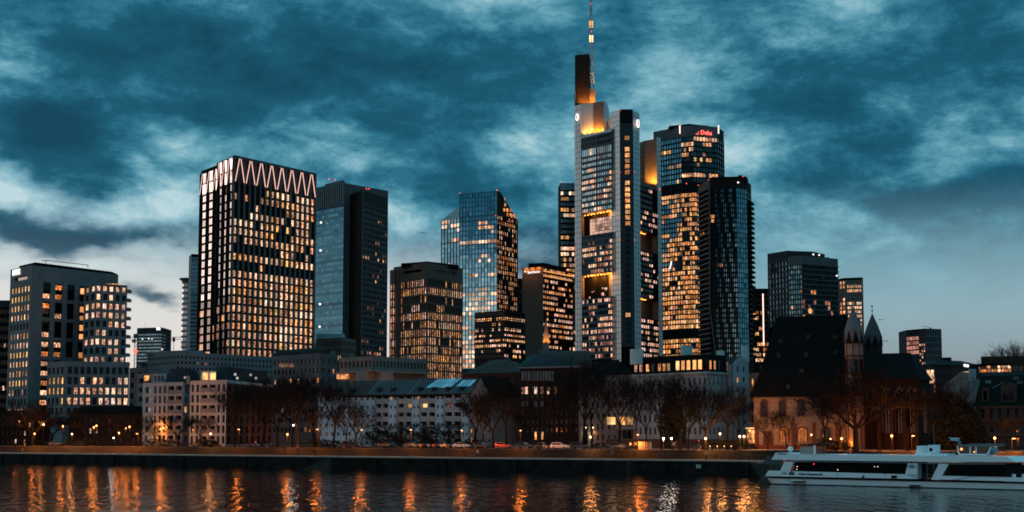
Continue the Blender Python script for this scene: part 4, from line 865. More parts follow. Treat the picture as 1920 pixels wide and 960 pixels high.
T = Bld('office_building', 'low grey annex with deep square windows at the foot of the grey stone tower', 'office building', mid(l, c, r)); zl = ZT(800, 470)
facade(T, c, r, zl, z - 1.4, 10, 6, .64, .70, 'grey_stone', '357643', ('lit_peach', 'lit_white', 'lit_pink'), 'glass_black', .6, style=2, frame='dark_grey', ml=.8, clus=2)
facade(T, l, c, zl, z - 1.4, 4, 6, .6, .66, 'grey_stone', '098304', ('lit_gold', 'lit_curtain'), 'glass_dark', .5, style=1, clus=4)
for p0, p1 in ((l, c), (c, r)): plain(T, p0, p1, z - 1.4, z, 'grey_stone', 'parapet')
shell(T, [l, c, r], 0, GZ, z, 'grey_stone', zfac=zl); T.finish()
# ================================================================ GROUND, QUAY AND RIVER
E_, N_ = Vector((.8352, -.5500)), Vector((.5500, .8352)); Q0 = Vector((49, 262))
def ST(s, t, z=0): p_ = Q0 + E_ * s + N_ * t; return Vector((p_.x, p_.y, z))
def gp(px, t, py=832):
    rx = ray(px, py)[0]; D = (t + Q0.dot(N_)) / (rx * N_.x + N_.y); return Vector((rx * D, D))
def s_of(p): return (Vector((p[0], p[1])) - Q0).dot(E_)
def tc(s): return 18 + (.30 * (-50 - s) if s < -50 else 0)
QZ = 3.1
def gz(p):
    t = (Vector((p[0], p[1])) - Q0).dot(N_)
    if t < 4: return QZ
    if t < 9: return QZ + (GZ - QZ) * (t - 4) / 5
    return GZ
def strip_mesh(name, t0, z0, t1, z1, mat, kind='structure', s0=-900, s1=420, step=12):
    b = MB(); N = int((s1 - s0) / step)
    f = lambda t, s: t(s) if callable(t) else t
    vs = []
    for i in range(N + 1):
        s = s0 + i * step; vs += [ST(s, f(t0, s), z0), ST(s, f(t1, s), z1)]
    b.idx(vs, [(2 * i, 2 * i + 2, 2 * i + 3, 2 * i + 1) for i in range(N)], mat)
    o = b.build(name); o['kind'] = kind; return o
# water
m, t = new_mat('water')
p = t.n('ShaderNodeNewGeometry').outputs['Position']
p1_ = t.v('MULTIPLY', p, (.8, .5, 1)); na = t.noise(p1_, .62, 3, .55, .3)[0]; nb = t.noise(t.v('ADD', t.v('MULTIPLY', p, (1, .7, 1)), (5, 9, 0)), 2.1, 2, .5)[0]; nc = t.noise(t.v('MULTIPLY', p, (.06, .10, 1)), 1, 3, .5)[0]
nl = t.noise(t.v('MULTIPLY', p, (.50, .12, 1)), 1, 3, .55, .4)[0]
hgt = t.m('ADD', t.m('ADD', t.m('MULTIPLY', na, .34), t.m('MULTIPLY', nb, .03)), t.m('MULTIPLY', nl, 2.3))
bp = t.n('ShaderNodeBump', ins={'Height': hgt, 'Strength': t.mr(nc, .35, .65, .75, 1.0), 'Distance': .11})
bs = t.n('ShaderNodeBsdfPrincipled', ins={'Base Color': (.004, .006, .008, 1), 'Roughness': .06, 'IOR': 1.333, 'Normal': bp.outputs[0]}); fin(t, bs)
b = MB(); b.idx([(-2500, -900, 0), (2500, -900, 0), ST(420, 0, 0) + V3(2000, -1300, 0), ST(420, 0), ST(-900, 0), ST(-900, 0) + V3(-1700, 1100, 0)], [(0, 1, 2, 3, 4, 5)], 'water'); o = b.build('river'); o['kind'] = 'structure'
b = MB(); vs = [ST(-900, 0, GZ - .03), ST(420, 0, GZ - .03)]
b.idx([ST(-900, 8.9, GZ - .02), ST(420, 8.9, GZ - .02), (9000, 120, GZ - .02), (9000, 9000, GZ - .02), (-9000, 9000, GZ - .02), (-9000, 4500, GZ - .02)], [(0, 1, 2, 3, 4, 5)], 'soil'); o = b.build('ground'); o['kind'] = 'structure'
strip_mesh('towpath', .45, QZ, 4, QZ, 'pavement'); strip_mesh('embankment', 4, QZ, 9, GZ, 'grass')
strip_mesh('promenade', 9, GZ, 12, GZ, 'concrete'); strip_mesh('lawn', 12, GZ - .004, lambda s: max(12.01, tc(s) - 5.2), GZ - .004, 'grass'); strip_mesh('road', lambda s: tc(s) - 5, GZ - .008, lambda s: tc(s) + 5, GZ - .008, 'asphalt')
strip_mesh('kerb', lambda s: tc(s) - 5.25, GZ + .12, lambda s: tc(s) - 4.95, GZ + .12, 'kerb'); strip_mesh('kerb', lambda s: tc(s) - 4.95, GZ - .02, lambda s: tc(s) - 4.949, GZ + .12, 'kerb')
strip_mesh('pavement', lambda s: tc(s) + 5, GZ + .12, lambda s: tc(s) + 9, GZ + .12, 'pavement'); strip_mesh('kerb', lambda s: tc(s) + 5.0, GZ - .02, lambda s: tc(s) + 5.001, GZ + .125, 'kerb')
b = MB()
for i in range(110):
    s = -700 + i * 9; c_ = tc(s); c2 = tc(s + 3.5); b.poly([ST(s, c_ - .08, GZ), ST(s + 3.5, c2 - .08, GZ), ST(s + 3.5, c2 + .08, GZ), ST(s, c_ + .08, GZ)], 'white_line')
o = b.build('road_marking'); o['kind'] = 'structure'
# quay wall: courses of big blocks, coping, pilasters
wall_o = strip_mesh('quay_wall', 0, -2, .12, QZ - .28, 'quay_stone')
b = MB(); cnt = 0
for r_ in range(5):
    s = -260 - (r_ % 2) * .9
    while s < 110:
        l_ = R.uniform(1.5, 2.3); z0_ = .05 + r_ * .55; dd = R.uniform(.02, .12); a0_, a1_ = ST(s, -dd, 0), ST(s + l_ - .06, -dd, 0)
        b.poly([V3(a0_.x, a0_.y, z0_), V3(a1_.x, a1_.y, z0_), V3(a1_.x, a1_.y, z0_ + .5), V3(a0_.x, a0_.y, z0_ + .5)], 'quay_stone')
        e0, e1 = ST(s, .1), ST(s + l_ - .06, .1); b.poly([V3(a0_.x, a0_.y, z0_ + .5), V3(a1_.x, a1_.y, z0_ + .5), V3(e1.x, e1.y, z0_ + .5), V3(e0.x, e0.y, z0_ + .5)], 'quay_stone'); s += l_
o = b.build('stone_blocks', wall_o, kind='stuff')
cm = MB(); cm.box((0, 0, 0), (1.86, .62, .3), 'coping'); cme = cm.mesh('coping_stone')
cop = bpy.data.objects.new('coping', None); COL.objects.link(cop); cop['kind'] = 'structure'; cop.location = ST(0, .2, QZ)
ss = [110 - i * 1.9 for i in range(290)]
for s in ss:
    o = bpy.data.objects.new('coping_stone', cme); COL.objects.link(o); o.parent = cop; o.location = ST(s, .2, QZ - .12) - cop.location; o.rotation_euler = (0, R.uniform(-.004, .004), atan2(E_.y, E_.x))
strip_mesh('quay_edge', -.1, QZ + .02, .5, QZ + .02, 'coping', s0=-900, s1=-440)
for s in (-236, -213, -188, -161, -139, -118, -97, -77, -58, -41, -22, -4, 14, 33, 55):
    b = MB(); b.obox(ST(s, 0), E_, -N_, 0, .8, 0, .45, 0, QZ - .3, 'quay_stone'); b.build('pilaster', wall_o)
for s in range(-230, 60, 17):
    b = MB(); p_ = ST(s, -.16, 1.9); b.tube(p_ + V3(-.14, 0, 0), p_ + V3(.14, 0, 0), .05, .05, 4, 'steel'); b.tube(p_ + V3(-.14, 0, 0), p_ + V3(0, -.05, -.35), .04, .04, 4, 'steel'); b.tube(p_ + V3(.14, 0, 0), p_ + V3(0, -.05, -.35), .04, .04, 4, 'steel'); b.build('mooring_ring', wall_o)
b = MB()
for k in range(9): b.obox(ST(-118 + k * .9, 0), E_, -N_, 0, .95, 0, 1.1, 0, .25 + k * .3, 'coping_dark')
b.build('steps', wall_o)
lad = MB(); s = -30; lad.tube(ST(s, -.3, 0), ST(s, -.3, QZ), .05, .05, 4, 'steel'); lad.tube(ST(s + .5, -.3, 0), ST(s + .5, -.3, QZ), .05, .05, 4, 'steel')
for k in range(8): lad.tube(ST(s, -.3, .3 + k * .35), ST(s + .5, -.3, .3 + k * .35), .03, .03, 4, 'steel')
o = lad.build('ladder'); tag(o, 'steel ladder fixed to the dark quay wall below the promenade', 'ladder')
# river notices on the wall
for (px_, py_, w_, lab) in ((227, 850, .9, 'small pale plate on the quay wall at far left'), (771, 857, .9, 'small pale plate on the quay wall below the blue building'), (1310, 874.5, 1.1, 'square white notice board on the quay wall left of the ship'), (179, 849, .5, 'tiny pale plate on the quay wall, leftmost of all')):
    rx, rz = ray(px_, py_); D = (Q0.dot(N_) - .25) / (rx * N_.x + N_.y); q_ = Vector((rx * D, D, CZ + rz * D)); b = MB()
    b.obox((q_.x, q_.y), E_, -N_, -w_ / 2, w_ / 2, 0, .08, q_.z - w_ * .35, q_.z + w_ * .35, 'plate'); b.obox((q_.x, q_.y), E_, -N_, -w_ / 2 + .08, w_ / 2 - .08, .08, .1, q_.z - w_ * .35 + .08, q_.z + w_ * .35 - .08, 'plate2'); o = b.build('notice_board'); tag(o, lab, 'sign')

# ================================================================ LOW BUILDINGS
def P2(px, D, py=700): return at(px, py, D)
def flat(v, z): v = Vector(v); v.z = z; return v
def hip(T, pts, z0, z1, ins, mat, name='roof', over=.4):
    cx = sum(p_.x for p_ in pts) / len(pts); cy = sum(p_.y for p_ in pts) / len(pts); N = len(pts)
    lo = []; hi = []
    for p_ in pts:
        d_ = Vector((cx - p_.x, cy - p_.y)); L = d_.length; d_ /= L
        lo.append(V3(p_.x - d_.x * over, p_.y - d_.y * over, z0)); k_ = min(ins * 1.3, L * .92); hi.append(V3(p_.x + d_.x * k_, p_.y + d_.y * k_, z1))
    b = MB(); b.idx(lo + hi, [(i, (i + 1) % N, N + (i + 1) % N, N + i) for i in range(N)] + [tuple(range(N, 2 * N)), tuple(range(N - 1, -1, -1))], mat); return b.build(name, T.root)
def simple(label, pts, pyt, wall, faces, zlpy, name='apartment_building', cat='building', depth=14, roofm='roof_black', back=None, par=.6, base=None):
    """pts: [(px, D)...] left to right; pyt: roof line pixel at pts[0]; faces: list of facade kwargs per edge or None"""
    z = at(pts[0][0], pyt, pts[0][1]).z; P = [flat(at(px, pyt, D), z) for px, D in pts]
    T = Bld(name, label, cat, mid(*P)); zl = ZT(zlpy, pts[0][1])
    for (a, c, f) in zip(P, P[1:], faces):
        if f is None: plain(T, a, c, zl, z, wall)
        else: f = dict(f); tp = f.pop('top', .8); wl_ = f.pop('wall', wall); facade(T, a, c, zl, z - tp, wall=wl_, **f); plain(T, a, c, z - tp, z, wall, 'parapet')
    shell(T, P, depth, GZ, z, wall, roofm, zfac=zl, back=back, par=par)
    u, n, L = frame_of(P[0], P[-1])
    for k in range(max(1, int(L / 11))):
        f = (k + R.uniform(.25, .75)) / max(1, int(L / 11)); q_ = P[0] + (P[-1] - P[0]) * f - Vector((n.x, n.y, 0)) * R.uniform(3.5, 6); b = MB(); w_ = R.uniform(.5, .9)
        if k % 3 == 2: b.tube((q_.x, q_.y, z - .6), (q_.x, q_.y, z + 2.4), .05, .03, 4, 'steel'); b.tube((q_.x - .6, q_.y, z + 2), (q_.x + .6, q_.y, z + 2), .03, .03, 4, 'steel'); b.build('aerial', T.root)
        else: b.box((q_.x, q_.y, z + .5), (w_ * 1.6, w_, 2.6), 'render_grey'); b.box((q_.x, q_.y, z + 1.86), (w_ * 1.8, w_ * 1.25, .14), 'dark_grey'); b.build('chimney', T.root)
    return T, P, z
def chimney(T, px, py0, py1, D, wd=1.0, mat='render_grey'):
    q_ = at(px, py1, D); b = MB(); b.box((q_.x, q_.y, (ZT(py0, D) + q_.z) / 2), (wd, wd, ZT(py0, D) - q_.z), mat); b.box((q_.x, q_.y, ZT(py0, D) + .08), (wd * 1.2, wd * 1.2, .16), mat); b.build('chimney', T.root)
def pane(T, px, py, D, w_, h_, mat, ang=0.0, name='window'):
    q_ = at(px, py, D); u = Vector((cos(ang), sin(ang))); n = Vector((u.y, -u.x)); b = MB(); b.obox((q_.x, q_.y), u, n, -w_ / 2, w_ / 2, -.05, .06, q_.z - h_ / 2, q_.z + h_ / 2, mat); b.build(name, T.root)

# left cluster
T, P, z = simple('long low grey roofed block with a row of small windows, below the zigzag tower', [(276, 500), (330, 482), (545, 520)], 665, 'grey_stone', [dict(nx=13, nz=2, wf=.5, hf=.5, rows='0', glass='glass_black', mb=2), dict(nx=30, nz=3, wf=.5, hf=.5, rows='011', lit=('lit_dim',), glass='glass_black')], 700, roofm='roof_light', name='office_building')
b = MB(); q0_, q1_ = at(276, 664, 499), at(356, 662, 486); u, n, L = frame_of(q0_, q1_); b.obox(q0_, u, n, 0, L, -6, 1.2, z, z + .8, 'roof_light'); b.build('roof_slab', T.root); b = MB(); q_ = at(326, 640, 480); b.tube((q_.x, q_.y, z), (q_.x, q_.y, z + 4), .12, .1, 4, 'steel'); b.box((q_.x, q_.y, z + 4.2), (.8, .5, 1.6), 'roof_black'); b.build('antenna', T.root); T.finish()
T, P, z = simple('narrow grey house between the grey annex and the pale apartment houses', [(243, 462), (271, 458), (292, 470)], 690, 'mid_grey', [dict(nx=2, nz=6, wf=.7, hf=.55, rows='0200', lit=('lit_gold',), glass='glass_black', rec=.8), dict(nx=2, nz=6, wf=.6, hf=.55, rows='0', glass='glass_black')], 810); T.finish()
T, P, z = simple('grey terraced block with recessed balcony, behind the leftmost pale apartment house', [(258, 448), (312, 440), (330, 455)], 701, 'grey_stone', [dict(nx=4, nz=6, wf=.66, hf=.55, rows='100', lit=('lit_orange',), glass='glass_black', rec=1.0), None], 810); pane(T, 275, 709, 444, 1.6, 1.7, 'lit_orange'); T.finish()
T, P, z = simple('leftmost pale apartment house with tall narrow windows and right hand balconies', [(269, 432), (287, 430), (314, 427), (343, 424), (355, 436)], 718, 'render_white', [dict(nx=1, nz=6, wf=.6, hf=.6, rows='0', glass='glass_low', rec=.8, style=1), dict(nx=3, nz=6, wf=.5, hf=.74, rows='00001', lit=('lit_gold',), glass='glass_black', rec=.35, clus=1, style=1), dict(nx=2, nz=6, wf=.78, hf=.72, rows='00010', lit=('lit_dim',), glass='glass_dark', rec=1.3, style=2), dict(nx=1, nz=6, wf=.5, hf=.6, rows='03900', lit=('lit_gold',), glass='glass_dark', rec=.3)], 832, depth=16)
for k in range(6): u, n, L = frame_of(P[2], P[3]); b = MB(); zz = ZT(832, 432) + k * (z - .8 - ZT(832, 432)) / 6; b.obox(P[2], u, n, .2, L - .2, 0, .25, zz + .3, zz + 1.4, 'grey_stone'); b.build('balcony', T.root)
hip(T, [P2(310, 430), P2(356, 428), P2(380, 452), P2(330, 455)], z - .3, z + 4.6, 2.5, 'roof_slate'); hip(T, [P2(287, 434), P2(312, 432), P2(318, 442), P2(292, 444)], z - .2, z + 2.9, .1, 'render_white', 'attic')
for px_ in (291, 298, 305): pane(T, px_, 709, 431.3, .8, 1.7, 'glass_black')
for px_, py_ in ((347, 708), (353, 712)): pane(T, px_, py_, 427, .7, .7, 'sky_light')
T.finish()
T, P, z = simple('pale apartment house with two glowing attic windows and dark right flank', [(357, 404), (376, 402), (406, 399), (425, 397), (512, 436)], 714, 'render_white', [dict(nx=2, nz=6, wf=.52, hf=.74, rows='0', glass='glass_black', rec=.35, style=1), dict(nx=2, nz=6, wf=.78, hf=.68, rows='0', glass='glass_dark', rec=1.3, style=2), dict(nx=2, nz=6, wf=.52, hf=.74, rows='0', glass='glass_black', rec=.35, style=1), dict(nx=8, nz=6, wf=.4, hf=.7, rows='0', glass='glass_black', rec=.35, wall='brown_wall_shaded')], 834, depth=16, back=[P2(512, 445), P2(380, 440)])
for k in range(6): u, n, L = frame_of(P[1], P[2]); b = MB(); zz = ZT(834, 404) + k * (z - .8 - ZT(834, 404)) / 6; b.obox(P[1], u, n, .2, L - .2, 0, .25, zz + .4, zz + 1.6, 'grey_stone'); b.build('balcony', T.root)
hip(T, [P2(398, 404), P2(424, 402), P2(511, 440), P2(400, 440)], z - .3, z + 4.4, 2.6, 'roof_slate'); hip(T, [P2(377, 403), P2(405, 402), P2(410, 414), P2(384, 415)], z - .2, z + 2.9, .1, 'render_white', 'attic')
for px_ in (385, 399): pane(T, px_, 705.5, 401, 1.6, 2.1, 'lit_curtain')
for px_, py_ in ((441, 702), (445, 709), (470, 703), (480, 709)): pane(T, px_, py_, 407, .7, .7, 'sky_light')
T.finish()
T, P, z = simple('grey apartment block with rounded roof edge and few lit windows, behind bare trees', [(513, 470), (600, 452), (632, 462)], 668, 'mid_grey', [dict(nx=12, nz=8, wf=.55, hf=.5, rows='00320101', lit=('lit_orange', 'lit_dim', 'lit_pink'), glass='glass_black', clus=1), dict(nx=3, nz=8, wf=.4, hf=.5, rows='0500', lit=('lit_gold',), glass='glass_black')], 815)
b = MB(); u, n, L = frame_of(P[0], P[1])
for k in range(6):
    a0_, a1_ = k * pi / 12, (k + 1) * pi / 12; f = lambda a: (-2.2 + 2.2 * cos(a), 2.2 * sin(a)); (o0, h0), (o1, h1) = f(a0_), f(a1_); pp = lambda a, o_, h_: V3(P[0].x + u.x * a + n.x * o_, P[0].y + u.y * a + n.y * o_, z + h_); b.poly([pp(0, o0, h0), pp(L + 2, o0, h0), pp(L + 2, o1, h1), pp(0, o1, h1)], 'roof_slate')
b.build('rounded_roof', T.root)
for px_ in (529, 538, 545): pane(T, px_, 685, 462, 2.0, 1.3, 'lit_dim')
T.finish()
T, P, z = simple('stone annex with lit slot windows at the foot of the dark slab tower', [(592, 600), (640, 590), (668, 602)], 636, 'tan_stone', [dict(nx=9, nz=3, wf=.5, hf=.6, rows='0066', lit=('lit_white',), glass='glass_black', clus=4, ml=5), dict(nx=7, nz=3, wf=.5, hf=.7, rows='0', glass='glass_black')], 680, name='office_building'); b = MB(); q_ = at(620, 630, 600); b.box((q_.x, q_.y, z + 1.2), (12, 5, 2.2), 'pipe_metal'); b.build('roof_vent', T.root); T.finish()
T, P, z = simple('stepped penthouse block with terraces behind the light blue building', [(637, 440), (698, 430), (800, 448)], 671, 'tan_stone', [dict(nx=8, nz=1, wf=.6, hf=.62, rows='0', glass='glass_black', rec=1, mb=.5), dict(nx=16, nz=1, wf=.55, hf=.62, rows='0', glass='glass_black', rec=1, mb=.5)], 697, roofm='roof_black', name='apartment_building'); T.finish()
b = MB(); q = [at(632, 694, 434), at(700, 692, 420), at(808, 698, 440)]; zz = ZT(700, 432)
for p0, p1 in ((q[0], q[1]), (q[1], q[2])): u, n, L = frame_of(p0, p1); b.obox(p0, u, n, 0, L, -3, .5, zz, zz + .5, 'render_grey')
b.build('terrace', T.root)
b = MB()
for p0, p1 in ((q[0], q[1]), (q[1], q[2])): u, n, L = frame_of(p0, p1); b.obox(p0, u, n, 0.1, L - .1, -8, -2.6, GZ, zz, 'render_grey')
b.build('wall', T.root)
pane(T, 643, 706, 430, 4, 1.6, 'lit_orange')
# light blue balcony building with pitched roofs and solar panels
D0 = 392; ez = ZT(738, D0)
T = Bld('apartment_building', 'long light blue building with recessed balconies, pitched roofs and solar panels', 'building', mid(P2(600, 402), P2(872, 384)))
def bp_(px): f = (px - 597) / (876 - 597); return flat(at(px, 740, 405 - 22 * f), ez)
zb0 = ZT(839, D0); segs_ = [(597, 695, 'w', 9), (695, 704, 's', 1), (704, 729, 'b', 2), (729, 745, 's', 2), (745, 773, 'b', 2), (773, 788, 's', 2), (788, 817, 'b', 2), (817, 833, 's', 2), (833, 866, 'b', 2), (866, 878, 's', 2)]
ids = 0
for (x0, x1, k_, n_) in segs_:
    p0, p1 = bp_(x0), bp_(x1)
    if k_ == 'w': facade(T, p0, p1, zb0, ez, n_, 6, .38, .42, 'render_blue', '1100', ('lit_orange', 'lit_gold'), 'glass_black', .25, clus=1, style=2, frame='render_grey')
    elif k_ == 's': facade(T, p0, p1, zb0, ez, n_, 6, .40, .36, 'render_blue', '2100', ('lit_gold',), 'glass_black', .25, clus=1, style=1, frame='render_grey')
    else:
        facade(T, p0, p1, zb0, ez, n_, 6, .84, .80, 'render_blue', '2200', ('lit_dim', 'lit_orange', 'lit_curtain'), 'glass_black', 1.3, clus=1, style=3, frame='brown_stone')
        u, n, L = frame_of(p0, p1); ch = (ez - zb0) / 6
        for i in range(n_):
            for j in range(6): b = MB(); b.obox(p0, u, n, L / n_ * (i + .06), L / n_ * (i + .94), 0, .22, zb0 + j * ch + .12, zb0 + j * ch + 1.15, 'balcony_blue'); b.build('balcony', T.root)
    if k_ == 'b': u, n, L = frame_of(p0, p1); b = MB(); b.tube((p0.x + n.x * .2, p0.y + n.y * .2, zb0), (p0.x + n.x * .2, p0.y + n.y * .2, ez), .09, .09, 5, 'steel'); b.build('downpipe', T.root)
a_, c_ = bp_(597), bp_(878); u, n, L = frame_of(a_, c_); shell(T, [a_, c_], 13, GZ, ez, 'render_blue', zfac=zb0)
pf = lambda px, o_, h_: V3(bp_(px).x + n.x * o_, bp_(px).y + n.y * o_, ez + h_)
for (x0, x1, mat) in ((592, 693, 'roof_brown'), (694, 770, 'roof_slate2'), (771, 882, 'roof_slate2')):
    b = MB(); b.poly([pf(x0, .7, -.2), pf(x1, .7, -.2), pf(x1, -6.5, 4.3), pf(x0, -6.5, 4.3)], mat); b.poly([pf(x0, -6.5, 4.3), pf(x1, -6.5, 4.3), pf(x1, -13.5, -.2), pf(x0, -13.5, -.2)], mat)
    for x in (x0, x1): b.poly([pf(x, .7, -.2), pf(x, -6.5, 4.3), pf(x, -13.5, -.2)], 'render_blue')
    b.poly([pf(x0, .7, -.5), pf(x1, .7, -.5), pf(x1, .7, -.18), pf(x0, .7, -.18)], 'dark_grey'); b.build('roof', T.root)
    b = MB(); b.tube(pf(x1, .75, -.1), pf(x1, -6.5, 4.42), .16, .16, 4, 'roof_light'); b.build('verge', T.root)
    for k in range(int((x1 - x0) / 26)): 
        x = x0 + 14 + k * 26; b = MB(); q_ = pf(x, -1.2, 1.3); b.box(q_, (1.2, 1.6, 1.0), 'roof_slate', atan2(u.y, u.x)); b.build('dormer', T.root)
for i in range(5):
    for j in range(2):
        x0 = 792 + i * 9.3 + j * 5; b = MB(); b.poly([pf(x0, -1.9 - j * 2.2, 1.65 + j * 1.38), pf(x0 + 8.8, -1.9 - j * 2.2, 1.65 + j * 1.38), pf(x0 + 12.5, -4.0 - j * 2.2, 2.97 + j * 1.38), pf(x0 + 4, -4.0 - j * 2.2, 2.97 + j * 1.38)], 'solar'); b.build('solar_panel', T.root)
for i in range(3): x0 = 848 + i * 9; b = MB(); b.poly([pf(x0, -2.3, 1.9), pf(x0 + 8, -2.3, 1.9), pf(x0 + 11, -5.4, 3.85), pf(x0 + 3.5, -5.4, 3.85)], 'solar'); b.build('solar_panel', T.root)
T.finish()
# gabled grey house
D0 = 372; T = Bld('house', 'plain grey gabled house behind the big bare tree, right of the blue building', 'house', mid(P2(876, 376), P2(922, 370)))
l, r = P2(878, 376), P2(924, 370); ze = ZT(745, D0); zp_ = ZT(706, D0)
facade(T, l, r, ZT(835, D0), ze, 4, 5, .3, .35, 'render_grey', '0001', ('lit_gold',), 'glass_black', .25, clus=1); shell(T, [l, r], 12, GZ, ze, 'render_grey')
u, n, L = frame_of(l, r); mt_ = (l + r) / 2; b = MB(); b.poly([V3(l.x, l.y, ze), V3(r.x, r.y, ze), V3(mt_.x, mt_.y, zp_)], 'render_grey'); b.build('gable', T.root); b = MB(); bk = lambda v, z_: V3(v.x - n.x * 12, v.y - n.y * 12, z_)
ft = lambda v, z_: V3(v.x + n.x * .4, v.y + n.y * .4, z_)
b.poly([ft(l, ze - .2), ft(mt_, zp_ + .2), bk(mt_, zp_ + .2), bk(l, ze - .2)], 'roof_black'); b.poly([ft(mt_, zp_ + .2), ft(r, ze - .2), bk(r, ze - .2), bk(mt_, zp_ + .2)], 'roof_black'); b.build('roof', T.root); T.finish()
# dark hall roofs
T, P, z = simple('large dark hall with a hipped roof behind the gabled house', [(868, 420), (975, 410), (1000, 425)], 700, 'brick_dark', [dict(nx=10, nz=3, wf=.4, hf=.5, rows='0', glass='glass_black'), None], 800, name='hall', depth=22); hip(T, P + [P[2] + V3(0, 24, 0), P[0] + V3(0, 24, 0)], z - .2, ZT(671, 416), 9, 'roof_brown'); T.finish()
T, P, z = simple('hall with green copper roof wing and brown vaulted roof behind the brick building', [(972, 440), (1018, 432), (1105, 440)], 690, 'brick_dark', [None, None], 800, name='hall', depth=22)
hip(T, [P2(968, 438), P2(1022, 430), P2(1024, 450), P2(975, 455)], z - .2, ZT(664, 436), 6, 'roof_green'); b = MB(); a_, c_ = P2(1010, 436), P2(1110, 436)
for k in range(8):
    t0, t1 = pi * k / 8, pi * (k + 1) / 8; f = lambda th: (a_.y + 10 - 10 * cos(th), z + (ZT(654, 436) - z) * sin(th)); b.poly([V3(a_.x, f(t0)[0], f(t0)[1]), V3(c_.x, f(t0)[0], f(t0)[1]), V3(c_.x, f(t1)[0], f(t1)[1]), V3(a_.x, f(t1)[0], f(t1)[1])], 'roof_brown')
b.build('vaulted_roof', T.root); T.finish()
# orange lit spire in front of the ribbed tower
D0 = 640; q_ = at(1024, 660, D0); T = Bld('church_spire', 'small pointed spire lit orange in front of the ribbed brown tower', 'spire', (q_.x, q_.y))
b = MB(); b.lathe((q_.x, q_.y, GZ), [(1.5, 0), (1.5, ZT(645, D0) - GZ), (1.75, ZT(644, D0) - GZ), (1.75, ZT(640, D0) - GZ)], 8, 'tan_stone'); b.build('shaft', T.root); b = MB(); b.lathe((q_.x, q_.y, ZT(640, D0)), [(1.6, 0), (1.1, 3.6), (.55, 8), (.08, ZT(599, D0) - ZT(640, D0))], 8, 'tan_stone'); b.build('roof', T.root)
for sx_ in (-2.6, 2.6): spot(T.root, (q_.x + sx_, q_.y - 3.5, ZT(645, D0)), 3500, (1, .36, .05), .3, (-sx_ * .8, 3.5, 4), 80)
T.finish()
# dark brick building
T, P, z = simple('dark brick building with a lit window row and a pale attic gallery', [(975, 372), (1084, 366)], 690, 'brick_dark', [dict(nx=12, nz=6, wf=.42, hf=.55, rows='0000', glass='glass_black', top=4.6, mb=3.5)], 838, name='brick_building', depth=18)
b = MB(); u, n, L = frame_of(P[0], P[1]); b.obox(P[0], u, n, -.3, L + .3, -1, .5, z - .15, z + .25, 'render_grey'); b.build('cornice', T.root); hip(T, [P[0], P[1], P[1] + V3(2, 18, 0), P[0] + V3(2, 18, 0)], z + .2, z + 3.0, 6, 'roof_slate')
for k in range(11): pane(T, 980 + k * 5.6, 705, 371 - k * .4, .55, 2.6, 'glass_curtain'); 
for px_, m_ in ((980, 'lit_dim'), (987, 'lit_pink'), (1004.5, 'lit_pink'), (1016, 'lit_dim'), (1028.5, 'lit_peach'), (1041, 'lit_white')): pane(T, px_, 732, 370.3 - (px_ - 975) * .06, .75, 1.9, m_)
for px_ in (980, 988, 1004, 1016): pane(T, px_, 757, 370.3 - (px_ - 975) * .06, .8, 1.5, 'glass_curtain')
for px_ in (1004.5, 1017): pane(T, px_, 817, 369, .55, 2.1, 'lit_gold')
T.finish()
# white villa with uplit entrance
T, P, z = simple('white villa with uplit entrance pillars and lit bay windows behind the tall bare tree', [(1085, 350), (1136, 346), (1190, 343)], 704, 'render_grey', [dict(nx=5, nz=6, wf=.36, hf=.55, rows='0000000', glass='glass_black', mb=1.0, style=1), dict(nx=5, nz=6, wf=.4, hf=.5, rows='000020', lit=('lit_gold',), glass='glass_black', mb=1.0, style=2)], 838, name='villa', depth=14); hip(T, P + [P[2] + V3(2, 14, 0), P[0] + V3(2, 14, 0)], z - .1, z + 4, 5, 'roof_black')
b = MB(); q_ = P2(1174, 341.5); b.prism([(q_.x - 2.6, q_.y + 2), (q_.x - 2, q_.y - .4), (q_.x + 2, q_.y - .4), (q_.x + 2.4, q_.y + 2)], ZT(802, 342), ZT(777, 342), 'render_grey'); b.build('bay', T.root)
b = MB(); b.box((q_.x, q_.y, ZT(803, 342)), (6, 3, .35), 'render_white'); b.build('balcony', T.root)
for px_ in (1167, 1181): pane(T, px_, 789, 340.8, 1.5, 1.9, 'lit_gold')
for px_ in (1142, 1150): pane(T, px_, 789, 344.5, 1.1, 1.9, 'lit_curtain')
for px_ in (1162, 1171, 1180): pane(T, px_, 817, 342.5, .9, 2.6, 'glass_black')
for px_ in (1098, 1112): pane(T, px_, 820, 348, 1.0, 3.6, 'glass_black')
for px_ in (1091.5, 1104.5, 1119):
    q_ = P2(px_, 348.3); b = MB(); b.box((q_.x, q_.y, ZT(818, 348)), (.7, .5, 5.0), 'render_white'); b.build('pillar', T.root)
for px_ in (1098, 1112): q_ = at(px_, 804, 347.2); b = MB(); b.ball((q_.x, q_.y, q_.z + .3), .16, 'lamp_warm_small', 8, 5); b.build('wall_lamp', T.root); spot(T.root, (q_.x, q_.y - .1, q_.z), 260, (1, .45, .14), .15, (0, .25, -1), 110, 'wall_light')
T.finish()
